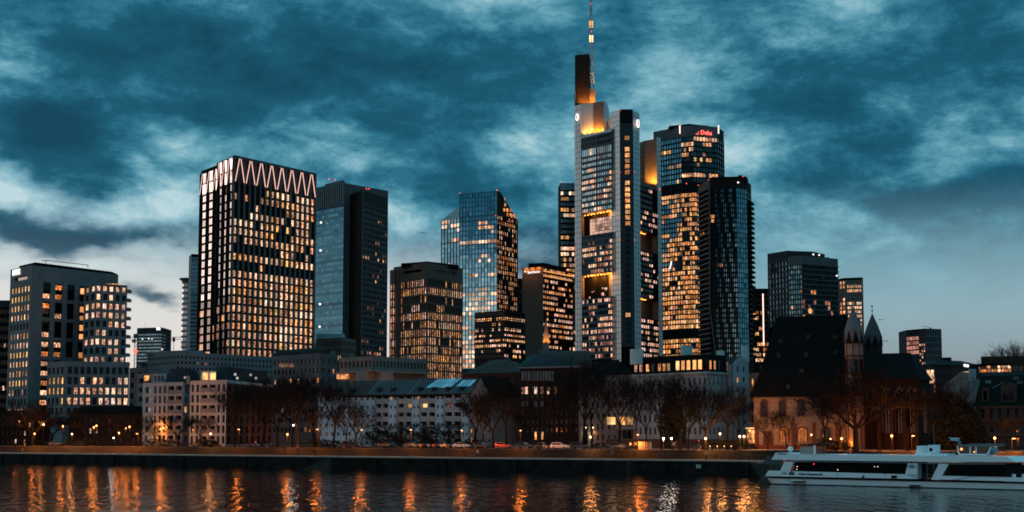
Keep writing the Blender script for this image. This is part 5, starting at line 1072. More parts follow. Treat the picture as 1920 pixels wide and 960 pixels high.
# garden wall along the villas
w0_, w1_ = P2(1136, 332), P2(1400, 312); u, n, L = frame_of(w0_, w1_); gw = empty('garden_wall', 'long low brownish garden wall in front of the villa and mansard building', 'wall', (w0_.x, w0_.y, GZ)); b = MB(); b.obox(w0_, u, n, 0, L, -.25, 0, GZ, GZ + 2.1, 'garden_wall'); b.build('wall', gw); b = MB(); b.obox(w0_, u, n, -.05, L + .05, -.33, .08, GZ + 2.1, GZ + 2.25, 'concrete'); b.build('coping', gw)
for k in range(0, int(L) - 1, 3): b = MB(); b.obox(w0_, u, n, k, k + .35, 0, .09, GZ, GZ + 2.08, 'garden_wall'); b.build('pilaster', gw)
# mansard corner building
D0 = 335; z = ZT(701, 330); l, c, r = [flat(P2(px_, D_), z) for px_, D_ in ((1187, 341), (1326, 324), (1374, 332))]
T = Bld('apartment_building', 'pale corner building with dark mansard roof and a row of golden attic windows', 'building', mid(l, c, r)); zl = ZT(842, 332)
facade(T, l, c, zl, z, 15, 6, .40, .58, 'render_white', '100002', ('lit_gold', 'lit_dim'), 'glass_black', .3, style=2, frame='render_grey', clus=1, mt=.5); facade(T, c, r, zl, z, 6, 6, .36, .58, 'render_white', '200001', ('lit_gold',), 'glass_black', .3, style=2, frame='render_grey', clus=1, mt=.5)
shell(T, [l, c, r], 0, GZ, z, 'render_white')
b = MB()
for p0, p1 in ((l, c), (c, r)): u, n, L = frame_of(p0, p1); b.obox(p0, u, n, -.2, L + .3, -.5, .55, z - .25, z + .3, 'render_white')
b.build('cornice', T.root); u1, n1, L1 = frame_of(l, c); u2, n2, L2 = frame_of(c, r); zt = ZT(668, 330)
bk2 = r + (l - c); hp = [l, c, r, bk2]; cx, cy = mid(*hp); b = MB()
hi = [V3(p_[0] + (cx - p_[0]) * .14, p_[1] + (cy - p_[1]) * .22, zt) for p_ in hp]; lo = [flat(p_, z + .3) for p_ in hp]
b.idx(lo + hi, [(i, (i + 1) % 4, 4 + (i + 1) % 4, 4 + i) for i in range(4)] + [(4, 5, 6, 7)], 'roof_black'); b.build('roof', T.root)
b = MB(); e = [V3(p_.x + (cx - p_.x) * -.02, p_.y + (cy - p_.y) * -.02, zt) for p_ in hi]; b.prism([(p_.x, p_.y) for p_ in e], zt, zt + .35, 'roof_slate'); b.build('roof_edge', T.root)
for px_ in (1272, 1282, 1292, 1303, 1313): 
    f = (px_ - 1187) / (1326 - 1187); q_ = l + (c - l) * f - Vector((n1.x, n1.y, 0)) * .6; b = MB(); b.obox(q_, u1, n1, -.75, .75, -1.5, .5, z + .7, z + 3.4, 'roof_slate'); d_ = b.build('dormer', T.root); b = MB(); b.obox(q_, u1, n1, -.5, .5, .5, .56, z + .95, z + 3.2, 'lit_gold2' if px_ % 3 else 'lit_curtain'); b.build('window', d_)
for px_, m_ in ((1192, 'lit_dim'), (1202, 'lit_dim'), (1215, 'lit_orange'), (1225, 'glass_black'), (1238, 'lit_orange'), (1247, 'lit_gold'), (1255, 'lit_curtain')):
    f = (px_ - 1187) / (1326 - 1187); q_ = l + (c - l) * f - Vector((n1.x, n1.y, 0)) * .6; b = MB(); b.obox(q_, u1, n1, -.6, .6, -1.5, .5, z + .7, z + 3.0, 'roof_slate'); d_ = b.build('dormer', T.root); b = MB(); b.obox(q_, u1, n1, -.42, .42, .5, .56, z + .95, z + 2.7, m_); b.build('window', d_)
for px_, m_ in ((1332, 'lit_gold2'), (1340, 'lit_gold2'), (1348, 'glass_black'), (1356, 'glass_black'), (1364, 'lit_dim')):
    f = (px_ - 1326) / (1374 - 1326); q_ = c + (r - c) * f - Vector((n2.x, n2.y, 0)) * .5; b = MB(); b.obox(q_, u2, n2, -.5, .5, -1.2, .5, z + .7, z + 3.2, 'roof_slate'); d_ = b.build('dormer', T.root); b = MB(); b.obox(q_, u2, n2, -.32, .32, .5, .56, z + .9, z + 3.0, m_); b.build('window', d_)
for px_, y0_, y1_, wd in ((1194, 655, 676, 1.7), (1288, 648, 670, 1.5), (1351, 658, 672, 1.0)): q_ = at(px_, y1_, 340); b = MB(); b.lathe((q_.x, q_.y, q_.z - 1), [(wd, 0), (wd, ZT(y0_, 340) - q_.z + 1)], 10, 'pipe_metal'); b.build('chimney', T.root)
# gabled stair tower at its right end
g0, g1 = P2(1374, 329), P2(1404, 333); u, n, L = frame_of(g0, g1); ze = ZT(682, 331); facade(T, g0, g1, zl, ze, 2, 8, .34, .5, 'render_white', '05000000', ('lit_gold',), 'glass_black', .25, style=1, frame='render_grey', clus=2, ml=.8, mr=.8, name='gable_wall')
mm = (g0 + g1) / 2; b = MB(); P_ = lambda a, zz, o_=0: V3(g0.x + u.x * a - n.x * o_, g0.y + u.y * a - n.y * o_, zz); b.poly([P_(0, ze), P_(L, ze), P_(L * .72, ze + 1.3), P_(L * .5, ze + 1.7), P_(L * .28, ze + 1.3)], 'render_white'); b.build('gable', T.root); b = MB(); b.obox(g0, u, n, 0.02, L - .02, -9, -.45, GZ, ze, 'render_white'); b.build('stair_tower', T.root)
b = MB(); b.poly([P_(-.2, ze), P_(L * .5, ze + 1.8), P_(L * .5, ze + 1.8, 9), P_(-.2, ze, 9)], 'roof_slate'); b.poly([P_(L * .5, ze + 1.8), P_(L + .2, ze), P_(L + .2, ze, 9), P_(L * .5, ze + 1.8, 9)], 'roof_slate'); b.build('stair_roof', T.root)
q_ = at(1397, 672, 334); b = MB(); b.lathe((q_.x, q_.y, q_.z - 1), [(1.0, 0), (1.0, ZT(649, 334) - q_.z + 1)], 10, 'pipe_metal'); b.build('chimney', T.root)
T.finish()
T, P, z = simple('narrow house with lit balcony and warm lit shop front, left of the church', [(1404, 322), (1424, 319)], 700, 'brown_stone', [dict(nx=2, nz=6, wf=.62, hf=.6, rows='400004', lit=('lit_orange', 'lit_gold'), glass='glass_black', rec=.6, clus=1)], 842, name='house', depth=12)
b = MB(); q_ = at(1411, 803, 318); b.box((q_.x, q_.y, q_.z), (3.2, .6, .3), 'strip_glow'); b.build('shop_light', T.root); pane(T, 1411, 819, 319.8, 2.6, 3.2, 'lit_gold'); spot(T.root, (q_.x, q_.y - .7, q_.z - .5), 260, (1, .42, .08), .2); T.finish()

# ================================================================ THE CHURCH
def arch_pts(w_, h_, pointed=False, n_=8):
    pts = [(-w_ / 2, 0), (w_ / 2, 0)]
    if pointed:
        hh = h_ - w_ * .9
        for k in range(n_ // 2 + 1): t_ = (pi / 3.2) * k / (n_ // 2); pts.append((w_ / 2 - w_ * 1.0 * (1 - cos(t_)), hh + w_ * .9 * sin(t_) / sin(pi / 3.2)))
        pts[-1] = (0, h_)
        for k in range(n_ // 2 - 1, -1, -1): t_ = (pi / 3.2) * k / (n_ // 2); pts.append((-(w_ / 2 - w_ * 1.0 * (1 - cos(t_))), hh + w_ * .9 * sin(t_) / sin(pi / 3.2)))
    else:
        for k in range(n_ + 1): t_ = pi * k / n_; pts.append((w_ / 2 * cos(t_), h_ - w_ / 2 + w_ / 2 * sin(t_)))
    return pts
def arch_window(T, o_, u, n, w_, h_, glass, frame, bars=1, pointed=False):
    pts = arch_pts(w_, h_, pointed); out = arch_pts(w_ + .5, h_ + .3, pointed); N = len(pts)
    X = lambda p_, d_, dz=0: V3(o_.x + u.x * p_[0] + n.x * d_, o_.y + u.y * p_[0] + n.y * d_, o_.z + p_[1] + dz)
    b = MB(); b.idx([X(p_, .22) for p_ in pts] + [X(p_, .22) for p_ in out] + [X(p_, .05) for p_ in pts] + [X(p_, 0) for p_ in out], [(i, N + i, N + (i + 1) % N, (i + 1) % N) for i in range(N)] + [(i, (i + 1) % N, 2 * N + (i + 1) % N, 2 * N + i) for i in range(N)] + [(N + i, 3 * N + i, 3 * N + (i + 1) % N, N + (i + 1) % N) for i in range(N)], frame)
    wo_ = b.build('window_frame', T.root); b = MB(); b.poly([X(p_, .06) for p_ in pts], glass); b.build('pane', wo_)
    b = MB()
    for k in range(1, bars + 1): a_ = -w_ / 2 + w_ * k / (bars + 1); b.obox(o_, u, n, a_ - .06, a_ + .06, .06, .16, o_.z, o_.z + h_ - w_ * .3, frame)
    b.build('mullion', wo_)
c0, c1 = P2(1414, 292, 780), P2(1590, 286, 780); u, n, L = frame_of(c0, c1); zE = ZT(745, 290); n3 = Vector((n.x, n.y, 0)); u3 = Vector((u.x, u.y, 0))
T = Bld('church', 'gothic church with huge black roof and twin stair turrets under pointed spires', 'church', mid(c0, c1))
b = MB(); b.obox(c0, u, n, 0, L, -16, 0, GZ - 1, zE, 'church_wall'); b.build('nave_wall', T.root)
b = MB(); b.obox(c0, u, n, -.2, L, -16.2, .35, zE, zE + .35, 'sandstone_red'); b.obox(c0, u, n, -.1, L, 0, .2, GZ, GZ + 1.0, 'sandstone_red'); b.build('cornice', T.root)
for px_ in (1433, 1468, 1503, 1546): arch_window(T, c0 + u3 * ((px_ - 1414) / 176 * L) + V3(0, 0, 0) + Vector((0, 0, ZT(781, 290) - c0.z)), u, n, 1.15, 3.4, 'glass_black', 'sandstone_red')
for px_, g_, w_ in ((1470, 'church_lit', 1.6), (1505, 'church_lit', 1.8), (1549, 'glass_black', 1.8)): arch_window(T, c0 + u3 * ((px_ - 1414) / 176 * L) + Vector((0, 0, ZT(829, 290) - c0.z)), u, n, w_, 3.1, g_, 'sandstone_red', 2)
arch_window(T, c0 + u3 * ((1440 - 1414) / 176 * L) + Vector((0, 0, GZ - c0.z + .6)), u, n, 1.6, 3.2, 'church_door', 'sandstone_red', 1)
for px_ in (1418, 1487, 1527, 1569): b = MB(); a_ = (px_ - 1414) / 176 * L; b.obox(c0, u, n, a_ - .3, a_ + .3, 0, .6, GZ, ZT(792, 290), 'sandstone_red'); b.build('buttress', T.root)
A = lambda a, o_, z_: V3(c0.x + u.x * a - n.x * o_, c0.y + u.y * a - n.y * o_, z_)
zr = ZT(595, 300); zk = ZT(706, 292); b = MB()
v = [A(-.8, -.9, zE + .1), A(L, -.9, zE + .1), A(.9, .6, zk), A(L, .6, zk), A(4.4, 8, zr), A(L, 8, zr), A(-.8, 16.9, zE + .1), A(L, 16.9, zE + .1), A(.9, 15.4, zk), A(L, 15.4, zk)]
b.idx(v, [(0, 1, 3, 2), (2, 3, 5, 4), (6, 0, 2, 8), (8, 2, 4), (9, 8, 4, 5), (7, 6, 8, 9), (1, 7, 9, 5, 3)], 'roof_black'); b.build('roof', T.root)
for (px_, py_) in ((1462, 640), (1515, 632), (1460, 667), (1512, 667), (1567, 664), (1566, 634), (1505, 697), (1572, 699), (1480, 727)):
    f = (745 - py_) / (745 - 595); a_ = (px_ - 1414) / 176 * L; zz = ZT(py_, 296); o_ = .6 + (zz - zk) / (zr - zk) * 7.4 if zz > zk else -.5
    b = MB(); b.obox(c0, u, n, a_ - .45, a_ + .45, -o_ - .8, -o_ + .35, zz - .5, zz + .45, 'roof_slate'); b.build('dormer', T.root)
# small stone courses on the nave wall
b = MB()
for k in range(1, 10): zz = GZ + k * (zE - GZ) / 10; b.obox(c0, u, n, 0, L, 0, .02, zz, zz + .04, 'sandstone_red')
b.build('stone_course', T.root)
def turret(px, D, y_sp, y_eave, y_zig, wpx, label_mat, spire_mat, wall_mat, lit=False):
    q_ = at(px, 700, D); s_ = D / 2520; r_ = wpx * s_ / 2; ze_ = ZT(y_zig, D); zs_ = ZT(y_sp, D); zq_ = ZT(y_eave, D)
    b = MB(); b.lathe((q_.x, q_.y, GZ), [(r_ * .92, 0), (r_ * .92, ze_ - GZ - 3.2), (r_ * .98, ze_ - GZ - 3.0), (r_ * .98, ze_ - GZ)], 8, wall_mat, pi / 8); tw = b.build('turret', T.root)
    b = MB(); 
    for k in range(8):
        t_ = pi / 8 + k * pi / 4
        b.tube((q_.x + r_ * .94 * cos(t_), q_.y + r_ * .94 * sin(t_), GZ), (q_.x + r_ * .94 * cos(t_), q_.y + r_ * .94 * sin(t_), ze_), .16, .16, 4, 'sandstone_red')
    for zz in (ze_ - 3.1, ze_ - 7, ze_ - 11, ze_ - .2): b.lathe((q_.x, q_.y, zz), [(r_ * 1.04, 0), (r_ * 1.04, .35)], 8, 'sandstone_red', pi / 8)
    b.build('sandstone_rib', tw)
    for k in range(8):
        t_ = -pi / 2 + k * pi / 4
        if sin(t_) > .3: continue
        dn = Vector((cos(t_), sin(t_))); du = Vector((-dn.y, dn.x)); cc = V3(q_.x + dn.x * r_ * .87, q_.y + dn.y * r_ * .87, 0); b = MB()
        b.obox(cc, du, dn, -.4, .4, 0, .12, ze_ - 6.6, ze_ - 3.6, 'glass_black'); b.build('window', tw)
    N = 8; vs = []; ring = [V3(q_.x + r_ * 1.02 * cos(pi / 8 + k * pi / 4), q_.y + r_ * 1.02 * sin(pi / 8 + k * pi / 4), zq_) for k in range(N)]
    corner = [V3(q_.x + r_ * 1.08 * cos(pi / 8 + k * pi / 4), q_.y + r_ * 1.08 * sin(pi / 8 + k * pi / 4), ze_ - .3) for k in range(N)]
    midr = [V3(q_.x + r_ * .62 * cos(pi / 8 + k * pi / 4), q_.y + r_ * .62 * sin(pi / 8 + k * pi / 4), zq_ + (zs_ - zq_) * .45) for k in range(N)]; top = V3(q_.x, q_.y, zs_)
    b = MB()
    for k in range(N):
        k2 = (k + 1) % N; mm_ = (ring[k] + ring[k2]) / 2 + V3(0, 0, .3)
        b.poly([corner[k], mm_, ring[k]], spire_mat); b.poly([mm_, corner[k2], ring[k2]], spire_mat); b.poly([ring[k], mm_, midr[k]], spire_mat); b.poly([mm_, midr[k2], midr[k]], spire_mat); b.poly([mm_, ring[k2], midr[k2]], spire_mat); b.poly([midr[k], midr[k2], top], spire_mat)
        b.poly([corner[k], corner[k2], mm_], 'black_wall')
    b.build('spire', tw); b = MB(); b.tube((q_.x, q_.y, zs_ - .2), (q_.x, q_.y, zs_ + 1.6), .07, .04, 4, 'paint_black'); b.ball((q_.x, q_.y, zs_ + .5), .2, 'paint_black', 6, 4); b.ball((q_.x, q_.y, zs_ + 1.5), .22, 'paint_black', 6, 4); b.build('finial', tw)
turret(1602, 283, 573, 622, 642, 34, '', 'spire_slate', 'church_wall'); turret(1638, 294, 587, 632, 646, 34, '', 'spire_dark', 'brick_dark')
# choir
k0, k1, k2 = P2(1652, 281, 780), P2(1722, 276, 780), P2(1745, 284, 780); zE2 = ZT(712, 280)
b = MB(); b.prism([(k0.x, k0.y), (k1.x, k1.y), (k2.x, k2.y), (k2.x - 1, k2.y + 10), (k0.x, k0.y + 15)], GZ - 1, zE2, 'brick_dark'); b.build('choir_wall', T.root)
u, n, L = frame_of(k0, k1)
for a_ in (.18, .52, .84): arch_window(T, k0 + Vector((u.x, u.y, 0)) * (L * a_) + Vector((0, 0, ZT(812, 280) - k0.z)), u, n, 1.9, 9.2, 'glass_black', 'church_wall', 2, True)
u_, n_2, L_ = frame_of(k1, k2); arch_window(T, (k1 + k2) / 2 + Vector((0, 0, ZT(812, 280) - k1.z)), u_, n_2, 1.2, 8.6, 'glass_black', 'church_wall', 1, True)
for a_ in (.0, .35, .68, 1.0): b = MB(); o_ = k0 + Vector((u.x, u.y, 0)) * (L * a_); b.obox(o_, u, n, -.35, .35, 0, 1.2, GZ, zE2 - 3, 'brick_dark'); b.obox(o_, u, n, -.3, .3, 0, .7, zE2 - 3, zE2 - 1, 'brick_dark'); b.build('buttress', T.root)
b = MB(); zt = ZT(662, 285); mk = lambda v_, k_: V3(v_.x, v_.y, k_); r0, r1 = P2(1652, 288), P2(1708, 284)
b.idx([V3(k0.x - 4, k0.y - .6, zE2), V3(k1.x, k1.y - .8, zE2), V3(k2.x + .8, k2.y, zE2), V3(k2.x, k2.y + 10.5, zE2), V3(k0.x - 4, k0.y + 15.5, zE2), V3(r0.x - 4, r0.y, zt), V3(r1.x, r1.y, zt)], [(0, 1, 6, 5), (1, 2, 6), (2, 3, 6), (3, 4, 5, 6)], 'roof_black'); b.build('choir_roof', T.root)
b = MB(); q0_, q1_ = P2(1578, 286, 780), P2(1655, 284, 780); b.prism([(q0_.x, q0_.y + 1), (q1_.x, q1_.y + 1), (q1_.x, q1_.y + 12), (q0_.x, q0_.y + 12)], GZ - 1, ZT(700, 286), 'brick_dark'); b.build('crossing_wall', T.root)
T.finish()

# ================================================================ RIGHT HAND HOUSES
T, P, z = simple('low grey roofed office row with one lit window, right of the church choir', [(1725, 440), (1745, 430), (1836, 436)], 686, 'dark_grey', [None, dict(nx=14, nz=4, wf=.4, hf=.5, rows='0', glass='glass_black', top=2.5)], 760, roofm='roof_slate', name='office_building')
pane(T, 1744.5, 706, 429, 2.2, 4.2, 'lit_peach'); pane(T, 1752, 722, 429, .5, 5, 'lit_dim'); pane(T, 1811, 699.5, 429, 2.2, .9, 'lit_white')
for px_, py_ in ((1809, 685), (1814, 686)): b = MB(); b.ball(at(px_, py_, 430), .5, 'sign_white', 6, 4); b.build('roof_lamp', T.root)
hip(T, [P2(1722, 442), P2(1745, 429), P2(1838, 435), P2(1840, 452), P2(1724, 456)], z - .1, z + 1.6, 5, 'roof_slate'); b = MB(); q_ = at(1775, 682, 438); b.box((q_.x, q_.y, z + 2), (2.6, 2, 1.2), 'roof_black'); b.build('roof_vent', T.root); T.finish()
D0 = 335; l, r = P2(1764, 338), P2(1826, 332); T = Bld('house', 'pale grey gable wall with a bent roof line, between the choir and the dormered house', 'house', mid(l, r)); u, n, L = frame_of(l, r); ze = ZT(738, D0)
b = MB(); P_ = lambda a, zz, o_=0: V3(l.x + u.x * a - n.x * o_, l.y + u.y * a - n.y * o_, zz); prof = [(0, GZ - 1), (L, GZ - 1), (L, ZT(712, D0)), (L * .86, ZT(700, D0)), (L * .62, ZT(697, D0)), (L * .10, ZT(720, D0)), (0, ze)]
b.poly([P_(a, zz) for a, zz in prof], 'render_grey'); b.build('gable_wall', T.root); b = MB()
for (a0, z0), (a1, z1) in zip(prof[2:], prof[3:] + [prof[0]]): b.poly([P_(a0, z0), P_(a0, z0, 14), P_(a1, z1, 14), P_(a1, z1)], 'roof_black')
b.poly([P_(L, GZ), P_(L, GZ, 14), P_(L, prof[2][1], 14), P_(L, prof[2][1])], 'render_grey'); b.build('roof', T.root); b = MB(); b.box(P_(L * .93, ZT(704, D0), .4), (1.6, .8, 3), 'render_white'); b.build('chimney', T.root); T.finish()
D0 = 300; l, r = P2(1828, 303), P2(1960, 295); z = ZT(762, D0); l.z = r.z = z; T = Bld('house', 'old house with dark green mansard roof and pedimented dormer at the right edge', 'house', mid(l, r)); u, n, L = frame_of(l, r); zl = GZ
facade(T, l, r, zl, z, 8, 3, .36, .62, 'house_dark', '000', ('lit_dim',), 'glass_black', .3, style=2, frame='dark_brown', ml=.6); shell(T, [l, r], 14, GZ, z, 'render_grey')
for zz in (z - .1, zl + (z - zl) / 3, zl + 2 * (z - zl) / 3): b = MB(); b.obox(l, u, n, -.2, L, -.1, .3, zz - .12, zz + .25, 'brown_stone'); b.build('cornice', T.root)
b = MB(); P_ = lambda a, zz, o_=0: V3(l.x + u.x * a - n.x * o_, l.y + u.y * a - n.y * o_, zz); zt = ZT(703, D0); b.idx([P_(-.4, z + .1, -.4), P_(L, z + .1, -.4), P_(L, zt, 3.2), P_(.6, zt, 3.2), P_(.6, zt + 1, 8), P_(L, zt + 1, 8), P_(-.4, z, 14)], [(0, 1, 2, 3), (3, 2, 5, 4), (0, 3, 4, 6)], 'roof_green2'); b.build('roof', T.root)
for (px_, w_, h_, y_) in ((1891, 3.2, 3.6, 758), (1847, 1.5, 2.6, 756)):
    a_ = (px_ - 1828) / 132 * L; z0_ = ZT(y_, D0) + .5; b = MB(); b.obox(l, u, n, a_ - w_ / 2, a_ + w_ / 2, -2.6, .25, z0_, z0_ + h_, 'house_dark'); b.idx([P_(a_ - w_ / 2 - .25, z0_ + h_, -.3), P_(a_ + w_ / 2 + .25, z0_ + h_, -.3), P_(a_, z0_ + h_ + w_ * .24, -.3), P_(a_ - w_ / 2 - .25, z0_ + h_, 2.6), P_(a_ + w_ / 2 + .25, z0_ + h_, 2.6), P_(a_, z0_ + h_ + w_ * .24, 2.6)], [(0, 1, 2), (0, 2, 5, 3), (2, 1, 4, 5)], 'house_dark'); d_ = b.build('dormer', T.root)
    for k in range(2 if w_ > 2 else 1): b = MB(); ww = (w_ - .6) / (2 if w_ > 2 else 1); a0_ = a_ - w_ / 2 + .3 + k * ww; b.obox(l, u, n, a0_ + .06, a0_ + ww - .06, .25, .3, z0_ + .3, z0_ + h_ - .3, 'glass_black'); b.build('window', d_)
for px_, py_ in ((1853, 716), (1905, 709), (1912, 717)): pane(T, px_, py_, 299.5, 1.3, .7, 'sky_light2')
b = MB(); b.tube(at(1860, 728, 300), at(1882, 716, 301), .08, .08, 4, 'roof_light'); b.build('lightning_rod', T.root); T.finish()
D0 = 455; l, r = P2(1840, 460), P2(1980, 452); z = ZT(667, D0); l.z = r.z = z; T = Bld('apartment_building', 'dark brown block with a lit glazed terrace, far back at the right edge', 'building', mid(l, r))
facade(T, l, r, ZT(700, D0), z - 2.5, 14, 1, .8, .5, 'dark_brown', '0', glass='glass_black'); plain(T, l, r, z - 2.5, z, 'dark_brown', 'parapet'); shell(T, [l, r], 14, GZ, z, 'dark_brown', zfac=ZT(700, D0))
l2_, r2_ = P2(1819, 448), P2(1896, 444); z2 = ZT(682, 446); l2_.z = r2_.z = z2; facade(T, l2_, r2_, ZT(698, 446), z2 - .6, 12, 2, .86, .8, 'brown_stone', '66', ('lit_gold', 'lit_orange', 'lit_peach'), 'glass_black', .3, clus=3, name='terrace_wall'); b = MB(); u, n, L = frame_of(l2_, r2_); b.obox(l2_, u, n, -.5, L + .5, -10, .6, z2 - .6, z2, 'roof_black'); b.obox(l2_, u, n, 0, L, -9, -.5, GZ, z2 - .6, 'dark_brown'); b.build('terrace_roof', T.root); T.finish()
T, P, z = simple('dark warehouse front with arched openings behind the ship wheelhouse', [(1738, 300), (1830, 296)], 790, 'brick_dark', [dict(nx=6, nz=2, wf=.3, hf=.5, rows='0', glass='glass_black', style=1)], 845, depth=10, name='warehouse'); T.finish()
T, P, z = simple('dark low house at the far left edge behind the bare trees', [(-40, 430), (60, 425)], 770, 'black_wall', [dict(nx=12, nz=4, wf=.4, hf=.5, rows='0112', lit=('lit_dim', 'lit_pink'), glass='glass_black', clus=1)], 835, depth=10, name='house'); T.finish()
T, P, z = simple('dark low terrace of houses behind the trees, below the grey annex', [(130, 440), (268, 436)], 776, 'brick_dark', [dict(nx=12, nz=3, wf=.36, hf=.5, rows='011', lit=('lit_dim', 'lit_pink'), glass='glass_dark', clus=1)], 835, depth=10, name='house'); hip(T, P + [P[1] + V3(0, 10, 0), P[0] + V3(0, 10, 0)], z - .1, z + 2.6, 3, 'roof_black'); T.finish()
# ================================================================ STREET LAMPS
LM = [(0, 120, 'the grey stone tower'), (120, 250, 'the low grey annex'), (250, 356, 'the leftmost pale apartment house'), (356, 430, 'the house with glowing attic windows'), (430, 515, 'the dark house flank'), (515, 640, 'the rounded roof block'),
      (640, 735, 'the light blue building left part'), (735, 880, 'the light blue building balconies'), (880, 970, 'the gabled grey house'), (970, 1085, 'the dark brick building'), (1085, 1190, 'the white villa'), (1190, 1325, 'the mansard corner building'), (1325, 1415, 'the gabled stair tower'),
      (1415, 1570, 'the church nave'), (1570, 1660, 'the church turrets'), (1660, 1750, 'the church choir'), (1750, 1825, 'the bent grey gable'), (1825, 2300, 'the dormered house')]
def place(px): return next((l for a, c, l in LM if a <= px < c), 'the grey stone tower')
ORD = ['first', 'second', 'third', 'fourth', 'fifth', 'sixth', 'seventh', 'eighth', 'ninth', 'tenth', 'eleventh', 'twelfth', 'thirteenth', 'fourteenth']
CNT = {}
def which(kind, px):
    k = (kind, place(px)); CNT[k] = CNT.get(k, 0) + 1; return ORD[CNT[k] - 1] + ' from left', place(px)
LK = {}
def lamp_proto(kind, mat, mult=1.0):
    """pole, arm, housing and globe meshes for a lamp of unit pole height (scaled in z per lamp)"""
    key = (kind, mat)
    if key in LK: return LK[key]
    p_ = MB(); p_.lathe((0, 0, 0), [(.11, 0), (.09, .12), (.055, .2), (.045, 1.0)], 6, 'paint_black')
    h = MB(); g = MB()
    if kind == 'globe':
        g.ball((0, 0, .22), .22, mat, 8, 6); h.lathe((0, 0, .44), [(.2, 0), (.05, .14)], 8, 'steel'); h.lathe((0, 0, -.02), [(.05, 0), (.12, .05)], 8, 'steel')
    else:
        h.tube((0, 0, 0), (0, -.9, .35), .04, .035, 5, 'steel'); h.box((0, -1.1, .36), (.34, .8, .12), 'steel'); g.box((0, -1.1, .24), (.38, .60, .15), mat)
    LK[key] = (p_.mesh('pole'), h.mesh('lamp_head'), g.mesh('lamp_glass')); return LK[key]
def lamp(px, py, kind='globe', mat='lamp_orange', ts=(10.6,), hmin=3.2, hmax=8.5):
    best = None
    for t_ in ts:
        q_ = gp(px, t_ if t_ > 0 else tc(s_of(gp(px, 20))) - t_, py); zb_ = CZ + ray(px, py)[1] * q_.y; h_ = zb_ - GZ - .26
        sc_ = abs(h_ - 5)
        if best is None or sc_ < best[0]: best = (sc_, q_, h_)
    _, q_, h_ = best; h_ = max(2.2, min(9.5, h_)); od, pl_ = which('lamp', px)
    o = empty('street_lamp', '%s street lamp %s before %s' % ({'globe': 'globe', 'arm': 'arm type'}[kind], od, pl_), 'street lamp', (q_.x, q_.y, GZ), 'lit street lamps along the riverside')
    me = lamp_proto(kind, mat)
    for nm, m_, z_, s_ in (('pole', me[0], 0, (1, 1, h_)), ('lamp_head', me[1], h_, (1, 1, 1)), ('lamp_glass', me[2], h_, (1, 1, 1))):
        c_ = bpy.data.objects.new(nm, m_); COL.objects.link(c_); c_.parent = o; c_.location = (0, 0, z_); c_.scale = s_
    l_ = LL.get(mat)
    if l_ is None:
        l_ = bpy.data.lights.new('lamp_light', 'POINT'); e_, c3 = {'lamp_orange': (4200, (1, .24, .03)), 'lamp_warm': (3000, (1, .34, .08)), 'lamp_white': (350, (1, .82, .7)), 'lamp_dim': (160, (1, .4, .15))}[mat]
        l_.energy = e_; l_.color = c3; l_.shadow_soft_size = .28; LL[mat] = l_
    c_ = bpy.data.objects.new('lamp_light', l_); COL.objects.link(c_); c_.parent = o; c_.location = (0, -1.1, h_ - .15) if kind == 'arm' else (0, -.42, h_ + .1)
    return o
LL = {}
A_, B_ = (10.6,), (15, 24, 34, 50, 80)
LAMPS = [(30, 815, 'lamp_orange', B_), (40, 815, 'lamp_orange', B_), (36, 790, 'lamp_orange', B_), (65, 813, 'lamp_orange', A_), (82, 796, 'lamp_warm', B_), (118, 799, 'lamp_orange', B_), (135, 813.5, 'lamp_warm', A_), (176, 801, 'lamp_orange', B_), (181, 798, 'lamp_orange', B_),
         (213, 823, 'lamp_white', B_), (223, 811.5, 'lamp_orange', A_), (236, 803, 'lamp_orange', B_), (243, 800, 'lamp_orange', B_), (259, 813, 'lamp_orange', A_), (301, 804, 'lamp_orange', B_), (306, 802, 'lamp_orange', B_), (381, 807, 'lamp_orange', B_), (395, 813, 'lamp_warm', A_), (449, 805, 'lamp_orange', A_),
         (539, 814, 'lamp_orange', A_), (550, 797, 'lamp_white', B_), (596, 805, 'lamp_orange', A_), (611, 809, 'lamp_orange', B_), (679, 806, 'lamp_orange', A_), (695, 810, 'lamp_warm', B_), (703, 809, 'lamp_orange', B_), (771, 806, 'lamp_orange', A_), (800, 809, 'lamp_orange', B_), (846, 815, 'lamp_dim', B_), (866, 807, 'lamp_orange', A_), (867, 816, 'lamp_warm', B_),
         (909, 809, 'lamp_orange', B_), (955, 803, 'lamp_dim', B_), (970, 803, 'lamp_warm', B_), (976, 807, 'lamp_orange', A_), (997, 803, 'lamp_dim', B_), (1021, 803, 'lamp_warm', B_), (1047, 803, 'lamp_warm', B_), (1076, 803, 'lamp_warm', B_), (1089, 808, 'lamp_orange', B_), (1107, 819, 'lamp_warm', A_), (1171, 810, 'lamp_dim', B_),
         (1195, 815, 'lamp_orange', A_), (1217, 811, 'lamp_orange', B_), (1244, 826, 'lamp_white', B_), (1259, 823, 'lamp_white', B_), (1272, 812, 'lamp_orange', B_), (1323, 824, 'lamp_warm', A_), (1342, 812, 'lamp_dim', B_), (1350, 813, 'lamp_warm', (16,)), (1387, 818, 'lamp_warm', (16,)), (1395, 818, 'lamp_warm', (16,)),
         (1521, 815, 'lamp_dim', (18,)), (1578, 824, 'lamp_orange', (16,)), (1672, 817, 'lamp_orange', (10.6,)), (1709, 817, 'lamp_orange', (12,)), (1865, 821, 'lamp_orange', (12,)), (1897, 822, 'lamp_orange', (10.6,))]
for i, (px, py, mt_, ts) in enumerate(LAMPS): lamp(px, py, 'arm' if px in (259, 449, 679, 771, 976, 596, 866, 1195, 1709, 1897, 1342) else 'globe', mt_, ts)
